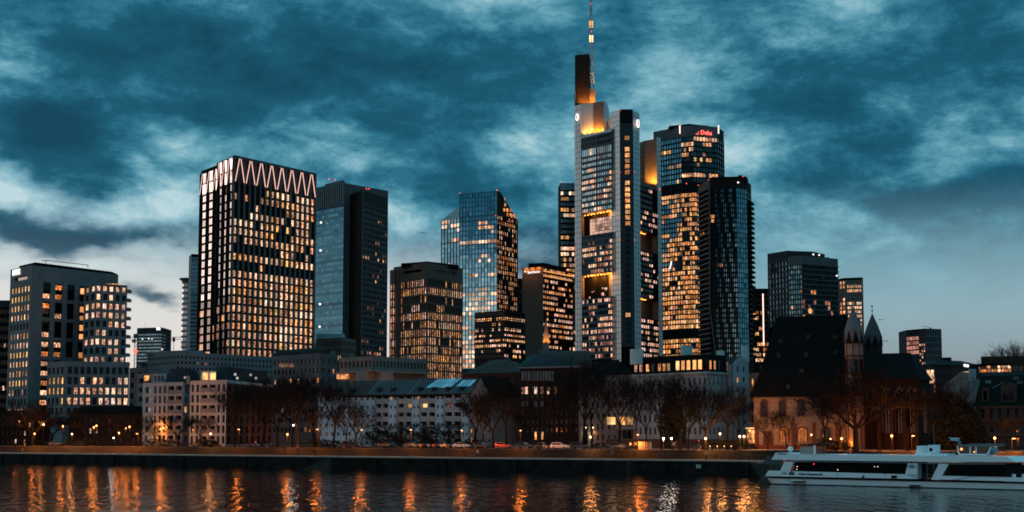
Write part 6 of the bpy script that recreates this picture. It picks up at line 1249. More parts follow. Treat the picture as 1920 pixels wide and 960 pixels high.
# two wall mounted lamps lighting the church wall
for k, (px_, py_) in enumerate(((1557, 823), (1592, 829))):
    q_ = at(px_, py_, 283.3); o = empty('wall_lamp', '%s low wall lamp washing the church wall orange' % ('left hand' if k == 0 else 'right hand'), 'lamp', (q_.x, q_.y, q_.z)); b = MB(); b.box((q_.x, q_.y, q_.z), (.3, .25, .3), 'steel'); b.build('housing', o); b = MB(); b.box((q_.x, q_.y - .14, q_.z), (.24, .04, .22), 'lamp_warm_small'); b.build('lamp_glass', o); spot(o, (q_.x, q_.y - 1.6, q_.z - .3), 600, (1, .33, .045), .15, name='lamp_light')

# ================================================================ TREES
def tree_meshes(seed, spread, upk, trunk_h, n0, lv, pollard=False, twig=.0022):
    rr = random.Random(seed); tr, cr = MB(), MB()
    def grow(p, d, ln, r, lvl):
        b = tr if lvl <= 1 else cr; n = 3 if lvl < 3 else 2; q = p
        r1 = r * (.62 if lvl else .75); pts = [(q, r)]
        dd = d.copy()
        for k in range(n):
            dd = (dd + Vector((rr.uniform(-1, 1), rr.uniform(-1, 1), rr.uniform(-.35, .6))) * (.06 if lvl == 0 else .20)).normalized(); q = q + dd * (ln / n); ra = r + (r1 - r) * k / n; rb = r + (r1 - r) * (k + 1) / n
            b.tube(pts[-1][0], q, ra, rb, 7 if lvl == 0 else (5 if lvl < 3 else 3), 'bark'); pts.append((q, rb))
        if lvl >= lv: return
        kids = n0 if lvl == 0 else (4 if lvl < 3 else 3)
        for k in range(kids):
            f = 1.0 if (k == 0 or lvl == 0) else rr.uniform(.35, 1.0); i = min(n, max(1, int(round(f * n)))); src, rs = pts[i]
            a = 2 * pi * (k + rr.random() * .6) / kids; side = dd.orthogonal().normalized(); side = Matrix.Rotation(a, 3, dd) @ side
            sp = spread * (1.0 if lvl == 0 else rr.uniform(.55, 1.15)); nd = (dd * (1.0 if lvl else .8) + side * sp + Vector((0, 0, upk))).normalized()
            if k == 0 and lvl: nd = (dd + side * .25 + Vector((0, 0, upk * .5))).normalized()
            ln2 = ln * rr.uniform(.62, .86) if lvl else (1 - trunk_h) * rr.uniform(.30, .38)
            if pollard and lvl >= 1: ln2 = ln * rr.uniform(.5, .75)
            grow(src, nd, ln2, max(twig, rs * rr.uniform(.55, .72)), lvl + 1)
    grow(Vector((0, 0, 0)), Vector((0, 0, 1)), trunk_h, .020 if not pollard else .03, 0)
    mz = max(v[2] for v in cr.v + tr.v)
    for b in (tr, cr): b.v = [(v[0] / mz, v[1] / mz, v[2] / mz) for v in b.v]
    w_ = sorted(abs(v[0]) for v in cr.v)[int(len(cr.v) * .97)]
    return tr.mesh('trunk'), cr.mesh('crown'), w_
VAR = [tree_meshes(1, .75, .18, .26, 5, 5), tree_meshes(2, .55, .30, .30, 4, 5), tree_meshes(3, .85, .12, .22, 6, 5), tree_meshes(4, .65, .22, .34, 5, 5), tree_meshes(5, .9, .05, .55, 6, 4, True)]
def tree(px, t, topy, wpx, var, kind=None, zbase=GZ, D=None):
    q_ = gp(px, t if t > 0 else tc(s_of(gp(px, 20))) - t, 835) if D is None else Vector((at(px, 835, D).x, D))
    h_ = ZT(topy, q_.y) - zbase; tr, cr, w_ = VAR[var]; sx_ = wpx / 2 * q_.y / 2520 / w_; od, pl_ = which('tree', px)
    adj = {4: 'small pollarded bare tree', 0: 'bare winter tree', 1: 'slim bare winter tree', 2: 'broad crowned bare tree', 3: 'bare winter tree'}[var] if kind is None else kind
    o = empty('pollarded_tree' if var == 4 else 'plane_tree', ('%s %s before %s' % (adj, od, pl_)) if kind is None else kind, 'tree', (q_.x, q_.y, zbase), 'pollarded trees in a row before the blue building' if var == 4 else 'bare trees along the river bank')
    rz = R.uniform(0, 6.28)
    for nm, me in (('trunk', tr), ('crown', cr)): c_ = bpy.data.objects.new(nm, me); COL.objects.link(c_); c_.parent = o; c_.rotation_euler = (0, 0, rz); c_.scale = (sx_, sx_, h_)
    return o
TREES = [(8, 30, 770, 80, 0), (60, 14, 738, 130, 2), (95, 45, 768, 80, 1), (30, -12, 775, 70, 3), (128, 34, 775, 80, 0), (160, 22, 782, 70, 3), (205, 36, 782, 70, 1), (238, 20, 772, 60, 0), (262, 36, 775, 60, 3), (335, 14, 768, 66, 1), (375, 13, 778, 54, 3), (300, 40, 790, 50, 0),
         (440, 20, 712, 80, 3), (468, 14, 706, 92, 0), (492, 30, 688, 90, 1), (520, 18, 692, 100, 2), (548, 26, 676, 90, 0), (560, 14, 700, 90, 3), (590, 34, 690, 80, 1), (625, 24, 702, 80, 3), (648, 14, 742, 80, 0), (667, 13, 738, 80, 2), (600, 13, 748, 70, 1),
         (905, 26, 712, 80, 0), (925, 13, 702, 110, 2), (950, 20, 700, 80, 3), (890, -13, 722, 70, 1), (985, -14, 750, 50, 1), (1045, 30, 690, 70, 3), (1070, 24, 668, 80, 0), (1093, -14, 655, 80, 1), (1127, 13, 648, 96, 0), (1110, 30, 680, 70, 3), (1160, 24, 690, 70, 1), (1192, 13, 690, 70, 3), (1212, 28, 700, 60, 0), (1240, 22, 690, 90, 3),
         (1275, 12, 690, 110, 2), (1290, 20, 705, 90, 0), (1323, 12, 700, 120, 2), (1362, 22, 715, 80, 3), (1385, 30, 730, 60, 1), (1440, 14, 752, 66, 0), (1475, 24, 765, 50, 3), (1545, 22, 720, 80, 3), (1605, 10.5, 672, 250, 2), (1575, 18, 690, 100, 0), (1650, 17, 680, 110, 3), (1700, 20, 705, 90, 1), (1765, 26, 712, 70, 0), (1795, 24, 705, 80, 3), (1880, 19, 765, 70, 1)]
for a_ in TREES: tree(*a_)
for i, x in enumerate((706, 728, 751, 774, 796, 818, 841, 862)): tree(x, -12 + (i % 2), 786 + (i * 5) % 7, 27, 4)
tree(1885, 60, 636, 90, 0, 'bare tree standing high against the sky at right edge', 22, 480); tree(1912, 60, 634, 80, 3, 'bare tree cut by the right edge against the sky', 22, 476)
# evergreen mass and hedges
def leafy(name, label, cat, c, rad, n_, mat='hedge', size=.5, trunk=False):
    o = empty(name, label, cat, (c[0], c[1], GZ)); b = MB()
    for k in range(n_):
        while True:
            v = Vector((R.uniform(-1, 1), R.uniform(-1, 1), R.uniform(-1, 1)))
            if .35 < v.length < 1: break
        lump = 1 + .25 * sin(v.x * 5 + v.z * 4); p_ = V3(c[0] + v.x * rad[0] * lump, c[1] + v.y * rad[1] * lump, c[2] + v.z * rad[2] * lump)
        if p_.z < GZ + .05: continue
        a = Vector((R.gauss(0, 1), R.gauss(0, 1), R.gauss(0, 1))).normalized(); e_ = a.orthogonal().normalized(); f_ = a.cross(e_); s_ = size * R.uniform(.5, 1.2)
        b.poly([p_ - e_ * s_ * .5, p_ - f_ * s_ * .3, p_ + e_ * s_ * .5, p_ + f_ * s_ * .3], mat)
    b.build('crown' if trunk else 'foliage', o)
    if trunk: b = MB(); b.tube((c[0], c[1], GZ), (c[0], c[1], c[2] + rad[2] * .4), .35, .15, 6, 'bark'); b.build('trunk', o)
    return o
for px_, t_, w_, h_, nm in ((1800, 27, 5.2, 5.6, 'large dark evergreen tree below the bent grey gable'), (1262, 24, 3.0, 6.5, 'tall dark ivy clad evergreen before the mansard corner building')): q_ = gp(px_, t_); leafy('evergreen_tree', nm, 'tree', (q_.x, q_.y, GZ + h_), (w_, w_, h_), 6500, size=.55, trunk=True)
for k, (px_, t_, w_, nm) in enumerate(((388, 24, 4.2, 'low dark hedge left of the white car before the pale apartment house'), (610, 24, 7, 'low dark hedge before the rounded roof block'), (300, 26, 8, 'low dark hedge before the leftmost pale apartment house'), (160, 24, 10, 'long low dark hedge before the grey annex'), (60, 26, 8, 'low dark hedge at the far left'), (888, 30, 4, 'clipped dark hedge before the gabled grey house'), (712, 40, 7, 'tall dark hedge before the left balconies of the light blue building'), (765, 38, 8, 'tall dark hedge before the middle of the light blue building'), (822, 36, 8, 'tall dark hedge before the right end of the light blue building'), (1365, 22, 7, 'clipped dark hedge below the gabled stair tower'), (1560, 22, 5, 'low dark bushes at the foot of the church wall'))):
    q_ = gp(px_, t_); tl_ = nm.startswith('tall'); leafy('hedge', nm, 'hedge', (q_.x, q_.y, GZ + (2 if tl_ else .9)), (w_, 1.8, 3.2 if tl_ else 1.3), 4000 if tl_ else 1500, size=.45)

# ================================================================ THE RIVER SHIP
bw0, bw1 = on(1437, 907.5, 0.0), on(1900, 919, 0.0); bu = (bw1 - bw0).normalized(); bn = Vector((bu.y, -bu.x, 0))
def bpt(px, py):      # photo pixel -> (along, height) on the ship's near side
    rx, rz = ray(px, py); D = (bw0.x * bn.x + bw0.y * bn.y) / (rx * bn.x + bn.y); P_ = Vector((rx * D, D, CZ + rz * D)); return ((P_ - bw0).dot(bu), P_.z)
SH = empty('river_ship', 'long white passenger ship moored at the quay with big dark windows', 'ship', (bw0.x, bw0.y, 0))
def bw(a, o_, z_): return bw0 + bu * a - bn * o_ + V3(0, 0, z_ - bw0.z)
def slab(pxs, o0, o1, mat, name, parent=SH, raw=False):
    pts = pxs if raw else [bpt(*p_) for p_ in pxs]; N = len(pts); b = MB()
    b.idx([bw(a, o0, z_) for a, z_ in pts] + [bw(a, o1, z_) for a, z_ in pts], [tuple(range(N))] + [((i + 1) % N, i, N + i, N + (i + 1) % N) for i in range(N)] + [tuple(range(2 * N - 1, N - 1, -1))], mat); return b.build(name, parent)
def cx_(x, y): return (1400 + x / 3.692, 800 + y / 3.692)
LEN = 62; BWD = 9.0
aS, zS = bpt(*cx_(128, 345)); zst = bpt(*cx_(800, 365))[1]; zbul = bpt(*cx_(600, 318))[1]; zw0 = zbul; zw1 = bpt(*cx_(700, 252))[1]; zr0 = bpt(*cx_(700, 243))[1]; zr1 = bpt(*cx_(700, 200))[1]
# hull: tapered towards the stern at left and towards the bow at right
def hullsec(zl_, zh_, mat, name, out=0.0):
    b = MB(); st = [(-.2, .8), (1.0, .25), (3, 0), (LEN - 16, 0), (LEN - 8, 1.2), (LEN - 3, 2.8), (LEN, 4.4)]
    vs = []; 
    for a, i_ in st:
        fl = (.6 if a < 1.5 else 0); vs += [bw(a + fl * (zl_ < .5), i_ - out + (.15 if zl_ < .5 else 0), zl_), bw(a, i_ - out, zh_), bw(a + fl * (zl_ < .5), BWD - i_ + out, zl_), bw(a, BWD - i_ + out, zh_)]
    fs = []
    for k in range(len(st) - 1):
        o_ = k * 4; p_ = o_ + 4; fs += [(o_, p_, p_ + 1, o_ + 1), (o_ + 2, o_ + 3, p_ + 3, p_ + 2), (o_ + 1, p_ + 1, p_ + 3, o_ + 3)]
    fs += [(0, 1, 3, 2), (len(vs) - 4, len(vs) - 2, len(vs) - 1, len(vs) - 3)]; b.idx(vs, fs, mat); return b.build(name, SH)
hullsec(-.6, .12, 'ship_stripe', 'waterline', .02); hullsec(.12, zst - .12, 'ship_white', 'hull'); hullsec(zst - .12, zst + .12, 'ship_stripe', 'rubbing_strake', .12); 
# bulwark (white band with name), split around the entrance
slab([cx_(128, 342), cx_(150, 303), cx_(1180, 332), cx_(1180, 362)], 0, .12, 'ship_white', 'bulwark'); slab([cx_(1335, 366), cx_(1352, 340), cx_(1900, 352), cx_(2300, 330), cx_(2300, 372), cx_(1900, 380)], 0, .12, 'ship_white', 'bulwark')
slab([cx_(232, 303), cx_(266, 236), cx_(330, 236), cx_(300, 306)], .0, .35, 'ship_white', 'raking_post'); slab([cx_(1097, 330), cx_(1115, 254), cx_(1182, 254), cx_(1182, 362)], 0, 1.6, 'ship_white', 'funnel_casing'); slab([cx_(1277, 366), cx_(1330, 256), cx_(1400, 256), cx_(1335, 370)], 0, .35, 'ship_white', 'raking_post')
# saloon walls: dark glazing with posts
sl0, sl1 = bpt(*cx_(305, 310))[0], bpt(*cx_(1105, 320))[0]; zf = zst + .05
slab([(sl0 - .3, zf), (sl1, zf), (sl1, zr0), (sl0 + .9, zr0)], .5, BWD - .5, 'ship_dark', 'saloon', raw=True)
npan = 8
for k in range(npan):
    a0_ = sl0 + .2 + (sl1 - sl0 - .3) * k / npan; a1_ = sl0 + .2 + (sl1 - sl0 - .3) * (k + 1) / npan; slab([(a0_ + .05, zbul), (a1_ - .05, zbul), (a1_ - .05, zw1), (a0_ + .05 + (.7 if k == 0 else 0), zw1)], .38, .48, 'ship_glass', 'window', raw=True)
sl2 = bpt(*cx_(1400, 340))[0]; sl3 = bpt(*cx_(1775, 345))[0]
slab([(sl2, zf), (sl3, zf), (sl3, zr0), (sl2, zr0)], .5, BWD - .5, 'ship_dark', 'saloon', raw=True)
for k in range(5): a0_ = sl2 + (sl3 - sl2) * k / 5; a1_ = sl2 + (sl3 - sl2) * (k + 1) / 5; slab([(a0_ + .05, zbul - .1), (a1_ - .05, zbul - .1), (a1_ - .05, zw1), (a0_ + .05, zw1)], .38, .48, 'ship_glass', 'window', raw=True)
slab([(sl3, zf), (sl3 + 9, zf), (sl3 + 9, zf + .1), (sl3, zf + .1)], .3, BWD - .3, 'ship_white', 'fore_deck', raw=True)
for k in range(7): a_ = sl3 + 1 + k * 1.1; b = MB(); b.box(bw(a_, 1.6 + (k % 2), zst + .75), (.45, .45, .9), 'ship_white' if k < 3 else 'cloth_dark'); b.build('deck_chair', SH)
for a_ in (bpt(*cx_(1245, 300))[0], bpt(*cx_(1292, 300))[0]): b = MB(); b.tube(bw(a_, .2, zst), bw(a_, .2, zr0), .06, .06, 5, 'roof_light'); b.build('stanchion', SH)
b = MB(); a0_, a1_ = bpt(*cx_(1200, 330))[0], bpt(*cx_(1280, 330))[0]
for hh in (.5, .95): b.tube(bw(a0_, .15, zst + hh), bw(a1_, .15, zst + hh), .03, .03, 4, 'roof_light')
b.build('entrance_rail', SH)
# roof deck: white fascia with raked ends, lower lip
RD = slab([cx_(175, 228), cx_(203, 180), cx_(310, 182), cx_(328, 190), cx_(1100, 199), cx_(1800, 208), cx_(1868, 245), cx_(1395, 244), cx_(700, 236)], -.15, BWD + .15, 'ship_white', 'roof_deck')
slab([cx_(268, 236), cx_(1400, 250), cx_(1400, 257), cx_(268, 243)], -.02, .3, 'roof_light', 'roof_lip')
slab([cx_(1400, 250), cx_(1790, 252), cx_(1790, 262), cx_(1400, 262)], .1, .4, 'roof_light', 'roof_lip')
# things on deck
zd = zr1
a_ = bpt(*cx_(243, 160))[0]; b = MB(); b.ball(bw(a_, 3, bpt(*cx_(243, 156))[1]), .46, 'ship_white', 10, 7); b.tube(bw(a_, 3, zd), bw(a_, 3, zd + .5), .1, .1, 6, 'ship_white'); b.build('radome', SH)
slab([cx_(343, 188), cx_(343, 140), cx_(440, 138), cx_(440, 190)], 1.5, 5.5, 'ship_glassbox', 'deck_shelter'); slab([cx_(340, 126), cx_(505, 128), cx_(505, 120), cx_(340, 119)], 1.2, 5.8, 'roof_slate', 'shelter_roof'); slab([cx_(440, 190), cx_(440, 128), cx_(448, 128), cx_(448, 190)], 1.2, 1.5, 'ship_white', 'shelter_post'); slab([cx_(500, 190), cx_(500, 128), cx_(504, 128), cx_(504, 190)], 1.4, 1.6, 'dark_grey', 'shelter_post')
for (x0, x1, y0, y1, w2) in ((1132, 1182, 202, 132, 3), (1216, 1264, 206, 126, 2.2)):
    slab([cx_(x0 - 8, y0), cx_(x0 + 8, y1 + 12), cx_(x0, y1 + 2), cx_(x1 - 2, y1), cx_(x1, y0)], 2.2, 2.2 + w2, 'ship_white', 'funnel')
slab([cx_(1228, 172), cx_(1228, 148), cx_(1246, 148), cx_(1246, 172)], 2.1, 2.2, 'ship_stripe', 'funnel_grille'); slab([cx_(1182, 200), cx_(1182, 184), cx_(1358, 186), cx_(1358, 206)], 1.8, 5, 'ship_white', 'deck_locker')
a_, z_ = bpt(*cx_(1247, 126)); b = MB(); b.tube(bw(a_, 3, z_), bw(a_ - .1, 3, bpt(*cx_(1243, 0))[1] + .5), .05, .03, 5, 'roof_light'); b.build('mast', SH)
# wheelhouse
slab([cx_(1430, 196), cx_(1425, 188), cx_(1625, 190), cx_(1618, 200)], 2.2, 6.5, 'ship_white', 'wheelhouse_base')
slab([cx_(1432, 188), cx_(1421, 137), cx_(1655, 140), cx_(1630, 190)], 2.5, 6.2, 'glass_clear', 'wheelhouse_glazing')
for q in ([(1424, 190), (1414, 132), (1422, 132), (1432, 190)], [(1503, 190), (1503, 137), (1511, 137), (1511, 190)], [(1545, 190), (1545, 138), (1553, 138), (1553, 190)], [(1624, 192), (1648, 140), (1656, 140), (1634, 192)]): slab([cx_(*p_) for p_ in q], 2.3, 2.5, 'ship_white', 'wheelhouse_post')
slab([cx_(1414, 136), cx_(1418, 126), cx_(1690, 124), cx_(1656, 138)], 2.0, 6.7, 'roof_light', 'wheelhouse_roof'); slab([cx_(1490, 124), cx_(1485, 119), cx_(1688, 121), cx_(1688, 125)], 2.6, 6.0, 'roof_light', 'roof_visor')
slab([cx_(1404, 100), cx_(1420, 98), cx_(1428, 128), cx_(1416, 128)], 3, 3.6, 'roof_light', 'radar_post'); slab([cx_(1345, 78), cx_(1345, 75), cx_(1425, 79), cx_(1425, 83)], 2.9, 3.2, 'ship_white', 'radar_bar'); slab([cx_(1362, 96), cx_(1362, 76), cx_(1395, 78), cx_(1418, 100)], 2.8, 3.5, 'pipe_metal', 'search_light')
a_, z_ = bpt(*cx_(1449, 156)); b = MB(); b.ball(bw(a_, 2.2, z_), .2, 'ship_glow', 8, 5); b.build('wheelhouse_lamp', SH); a_, z_ = bpt(*cx_(1537, 176)); b = MB(); b.ball(bw(a_, 2.2, z_), .12, 'ship_glow', 6, 4); b.build('wheelhouse_lamp', SH)
# rails on the roof deck
b = MB(); a0_, a1_ = bpt(*cx_(510, 190))[0], bpt(*cx_(1130, 196))[0]; N = 22
for k in range(N + 1): a_ = a0_ + (a1_ - a0_) * k / N; b.tube(bw(a_, .3, zd - .05), bw(a_, .3, zd + .55), .03, .03, 4, 'dark_grey')
b.tube(bw(a0_, .3, zd + .55), bw(a1_, .3, zd + .55), .03, .03, 4, 'dark_grey'); b.build('deck_rail', SH)
b = MB(); a0_, a1_ = bpt(*cx_(1280, 196))[0], bpt(*cx_(1430, 196))[0]
for k in range(7): a_ = a0_ + (a1_ - a0_) * k / 6; b.tube(bw(a_, .3, zd - .1), bw(a_, .3, zd + .45), .03, .03, 4, 'dark_grey')
b.tube(bw(a0_, .3, zd + .45), bw(a1_, .3, zd + .45), .03, .03, 4, 'dark_grey'); b.build('deck_rail', SH)
bang = atan2(bu.y, bu.x)
def btext(s_, x, y, hpx, mat, name, off=-.03, xs=1.0, bold=0.02): a_, z_ = bpt(*cx_(x, y)); return text(SH, s_, hpx / 3.692 * 205 / 2520 * 1.35, bw(a_, off, z_), bang, mat, .01, name, bold=bold, xscale=xs)
btext('Köln-Düsseldorfer', 446, 330, 15, 'ship_text', 'hull_lettering', xs=1.25); btext('KD', 313, 326, 17, 'ship_stripe', 'hull_emblem', xs=1.35, bold=.05); btext('RHEIN', 262, 323, 8, 'ship_text', 'hull_lettering', xs=1.3); btext('FRANKFURT', 252, 188, 7, 'ship_text', 'ship_name', off=-.18, xs=1.3)
b = MB(); a_, z_ = bpt(*cx_(313, 315)); b.poly([bw(a_ - .22, -.03, z_), bw(a_ + .22, -.03, z_), bw(a_, -.03, z_ + .28)], 'ship_red'); b.build('flag_mark', SH)
btext('MS', 1143, 276, 13, 'ship_text', 'emblem', xs=1.6); b = MB(); a_, z_ = bpt(*cx_(1145, 272)); Mc = [bw(a_ + .75 * cos(t_ * pi / 8), -.02, z_ - .05 + .32 * sin(t_ * pi / 8)) for t_ in range(16)]; Mi = [bw(a_ + .66 * cos(t_ * pi / 8), -.02, z_ - .05 + .25 * sin(t_ * pi / 8)) for t_ in range(16)]; b.idx(Mc + Mi, [(i, (i + 1) % 16, 16 + (i + 1) % 16, 16 + i) for i in range(16)], 'ship_text'); b.build('emblem', SH)
for (x0, y0, x1, y1, nm, mt_) in ((1002, 338, 1040, 356, 'vent_grille', 'ship_stripe'), (802, 340, 814, 354, 'porthole', 'ship_stripe'), (322, 378, 410, 388, 'fender', 'ship_stripe'), (1130, 404, 1200, 414, 'fender', 'ship_stripe'), (300, 376, 330, 382, 'fender_board', 'pipe_metal'), (1112, 402, 1220, 405, 'fender_board', 'pipe_metal')): slab([cx_(x0, y1), cx_(x1, y1), cx_(x1, y0), cx_(x0, y0)], -.12, 0.02, mt_, nm)
for x in (170, 292, 395): slab([cx_(x, 378), cx_(x + 3, 378), cx_(x + 3, 352), cx_(x, 352)], -.02, .02, 'ship_stripe' if x < 390 else 'ship_red', 'hull_mark')
for x in (632, 962): b = MB(); a_, z_ = bpt(*cx_(x, 348)); b.tube(bw(a_, -.06, z_), bw(a_, -.06, z_ + .5), .025, .025, 4, 'ship_text'); b.tube(bw(a_, -.06, z_ + .5), bw(a_ - .3, -.06, z_ + .5), .025, .025, 4, 'ship_text'); b.build('grab_rail', SH)
b = MB(); b.tube(bw(*[(lambda p_: (p_[0], -.06, p_[1]))(bpt(*cx_(1390, 374)))][0]), bw(*[(lambda p_: (p_[0], -.06, p_[1]))(bpt(*cx_(1560, 344)))][0]), .03, .03, 4, 'dark_grey'); b.tube(bw(*[(lambda p_: (p_[0], -.06, p_[1]))(bpt(*cx_(1560, 344)))][0]), bw(*[(lambda p_: (p_[0], -.06, p_[1]))(bpt(*cx_(1800, 346)))][0]), .03, .03, 4, 'dark_grey'); b.build('mooring_rope', SH)
# stern rail with people-high clutter, gangway crane
b = MB(); a0_, a1_ = bpt(*cx_(150, 300))[0], bpt(*cx_(235, 300))[0]
for k in range(6): a_ = a0_ + (a1_ - a0_) * k / 5; b.tube(bw(a_, .4, zbul), bw(a_, .4, zbul + .9), .03, .03, 4, 'steel')
for hh in (.45, .9): b.tube(bw(a0_, .4, zbul + hh), bw(a1_, .4, zbul + hh), .03, .03, 4, 'steel')
b.tube(bw(a0_, .5, zbul), bw(a0_ + .3, .5, zr0), .05, .05, 4, 'steel'); b.tube(bw(a1_ - .3, .5, zbul), bw(a1_ + .6, .5, zr0), .05, .05, 4, 'steel'); b.build('stern_rail', SH)
for px_, py_, c_ in ((1493, 875, 'ship_glow2'), (1492, 880, 'ship_glow2'), (1569, 881, 'ship_glow2'), (1638, 875, 'ship_glow2'), (1644, 875, 'ship_glow2'), (1524, 870, 'tail_lamp'), (1579, 852, 'ship_glow2'), (1589, 848, 'tail_lamp')): a_, z_ = bpt(px_, py_); b = MB(); b.ball(bw(a_, .36 if py_ > 860 else 1.0, z_ + (0 if py_ > 860 else 0)), .07, c_, 6, 4); b.build('deck_light', SH)
# dark green boat stern just left of the ship
q_ = at(1439, 862, 252); o = empty('moored_boat', 'dark green small boat stern behind the left end of the ship', 'boat', (q_.x, q_.y, 0)); b = MB(); c_ = Vector((q_.x, q_.y, 0)); 
vs = [c_ + bu * a - bn * o_ + V3(0, 0, z_) for a, o_, z_ in ((-1.6, 0, .0), (5, -1, 0), (5, 2.4, 0), (-1.6, 1.6, 0), (-3.4, -.4, 2.9), (5, -1.2, 2.4), (5, 2.7, 2.4), (-3.2, 1.9, 2.9))]; b.idx(vs, [(0, 1, 5, 4), (1, 2, 6, 5), (2, 3, 7, 6), (3, 0, 4, 7), (4, 5, 6, 7)], 'boat_green'); b.build('hull', o); b = MB(); b.tube(c_ + bu * -2.5 + V3(0, 0, 2.8), c_ + bu * -4.2 + V3(0, 0, 5.0), .05, .04, 4, 'steel'); b.build('flag_pole', o)
b = MB(); vs = [c_ + bu * a - bn * o_ + V3(0, 0, z_) for a, o_, z_ in ((-1, .1, 2.7), (3.4, .1, 2.5), (3.4, 1.8, 2.5), (-1, 1.6, 2.7), (-.4, .3, 4.0), (2.8, .3, 3.8), (2.8, 1.6, 3.8), (-.4, 1.5, 4.0))]; b.idx(vs, [(0, 1, 5, 4), (1, 2, 6, 5), (2, 3, 7, 6), (3, 0, 4, 7), (4, 5, 6, 7)], 'boat_green'); b.build('cabin', o)

# ================================================================ CARS
CARM = {}
def car_meshes(paint, estate):
    key = (paint, estate)
    if key in CARM: return CARM[key]
    prof = [(-2.1, .45), (-2.12, .75), (-1.98, .98), (-1.7, 1.42), (-1.0, 1.52), (.2, 1.50), (.95, 1.05), (1.85, .88), (2.1, .68), (2.1, .40), (-2.05, .32)] if estate else [(-2.1, .45), (-2.12, .85), (-1.75, .98), (-1.1, 1.40), (-.5, 1.46), (.2, 1.42), (.95, 1.02), (1.85, .86), (2.1, .66), (2.1, .40), (-2.05, .32)]
    b = MB(); N = len(prof)
    def ring(y, inset): return [(x * (1 - .02 * inset), y * (1 - (.16 * inset if z > 1.0 else 0)), z) for x, z in prof]
    rows_ = [ring(-.82, 0), ring(-.86, 0), ring(.86, 0), ring(.82, 0)]
    L_ = [(x, -.86 * (1 - .14 * max(0, (z - .95) / .5)), z) for x, z in prof]; R_ = [(x, -y, z) for x, y, z in L_]
    b.idx(L_ + R_, [tuple(range(N - 1, -1, -1))] + [(i, (i + 1) % N, N + (i + 1) % N, N + i) for i in range(N)] + [tuple(range(N, 2 * N))], paint)
    g = MB(); rear = -1.72 if estate else -1.35
    for sg in (-1, 1):
        yy = lambda z: sg * (.875 - .12 * max(0, (z - .95) / .5)) + sg * .004
        for x0, x1, xt0, xt1 in ((rear, -.62, rear + .22, -.62), (-.54, .72, -.54, .22)):
            p_ = [(x0, yy(1.0), 1.0), (x1, yy(1.0), 1.0), (xt1, yy(1.38), 1.38), (xt0, yy(1.38), 1.38)]; g.idx(p_, [(0, 1, 2, 3)] if sg < 0 else [(3, 2, 1, 0)], 'glass_black')
    g.idx([(.98, -.72, 1.06), (.98, .72, 1.06), (.26, .66, 1.47), (.26, -.66, 1.47)], [(0, 1, 2, 3)], 'glass_black')
    r_ = MB(); 
    w_ = MB(); w_.v = []; 
    def wheel():
        w = MB(); M = Matrix.Rotation(pi / 2, 4, 'X'); tmp = MB(); tmp.lathe((0, 0, -.1), [(.26, 0), (.32, .02), (.32, .18), (.26, .2)], 12, 'paint_black'); w.idx([M @ Vector(v) for v in tmp.v], tmp.f, 'paint_black'); return w.mesh('wheel')
    def rim():
        w = MB(); M = Matrix.Rotation(pi / 2, 4, 'X'); tmp = MB(); tmp.lathe((0, 0, -.115), [(.2, 0), (.2, .23)], 8, 'roof_light'); w.idx([M @ Vector(v) for v in tmp.v], tmp.f, 'roof_light'); return w.mesh('rim')
    h = MB(); h.box((0, 0, 0), (.08, .3, .14), 'head_lamp'); h2 = MB(); h2.box((0, 0, 0), (.08, .3, .14), 'pipe_metal'); tl = MB(); tl.box((0, 0, 0), (.06, .26, .16), 'tail_lamp')
    CARM[key] = (b.mesh('body'), g.mesh('windows'), wheel(), rim(), h.mesh('headlight'), h2.mesh('headlight'), tl.mesh('tail_light')); return CARM[key]
def car(px, t, label, paint, ang=0.0, estate=False, lights=False, tail=False, z=GZ):
    q_ = gp(px, t); me = car_meshes(paint, estate); o = empty('parked_car', label, 'car', (q_.x, q_.y, z)); o.rotation_euler = (0, 0, atan2(E_.y, E_.x) + ang)
    def add(nm, m_, loc, par=o): c_ = bpy.data.objects.new(nm, m_); COL.objects.link(c_); c_.parent = par; c_.location = loc; return c_
    add('body', me[0], (0, 0, 0)); add('windows', me[1], (0, 0, 0))
    for x in (-1.3, 1.32):
        for y in (-.78, .78): w = add('wheel', me[2], (x, y, .32)); add('rim', me[3], (0, 0, 0), w)
    for y in (-.6, .6): add('headlight', me[4] if lights else me[5], (2.08, y, .68))
    if tail:
        for y in (-.62, .62): add('tail_light', me[6], (-2.1, y, .8))
    return o
car(440, 52, 'white car with glowing headlights before the dark flank of the pale apartment house', 'car_white', .25, False, True)
car(773, 24, 'dark blue car behind the motorcycles, before the light blue building', 'car_blue', .1); car(832, 21, 'dark car with orange glints left of the pale small car', 'car_dark', .1); car(866, 20, 'pale silver small car before the right end of the light blue building', 'car_silver', .15)
car(903, 22, 'dark van shaped car behind standing people before the gabled house', 'car_dark', .1, True); car(943, 19, 'red car with glowing tail light before the gabled grey house', 'car_red', .1, False, False, True); car(982, 18, 'dark green estate car left of two black cars', 'car_dark', .1, True); car(1016, 18, 'black car directly left of the big white estate car', 'car_black', .1)
car(1050, 15.5, 'white estate car parked alone before the dark brick building', 'car_white', .12, True); car(1000, 27, 'black car on the far road side before the brick building', 'car_black', .1)
for i, (px_, t_, pc_, lb_) in enumerate(((590, 40, 'car_dark', 'dark car on the road left of the rounded roof block hedge'), (655, 36, 'car_black', 'black car on the road before the left end of the blue building'), (722, 32, 'car_dark', 'dark car on the road left of the dark blue car'), (1128, 24, 'car_black', 'black car before the uplit entrance of the white villa'), (1160, 22, 'car_dark', 'dark car below the lit bay windows of the white villa'), (500, 56, 'car_dark', 'dark car on the road right of the white car with headlights'), (1085, 20, 'car_dark', 'dark car right of the white estate car'))): car(px_, t_, lb_, pc_, .12, i % 2 == 0, i == 0)
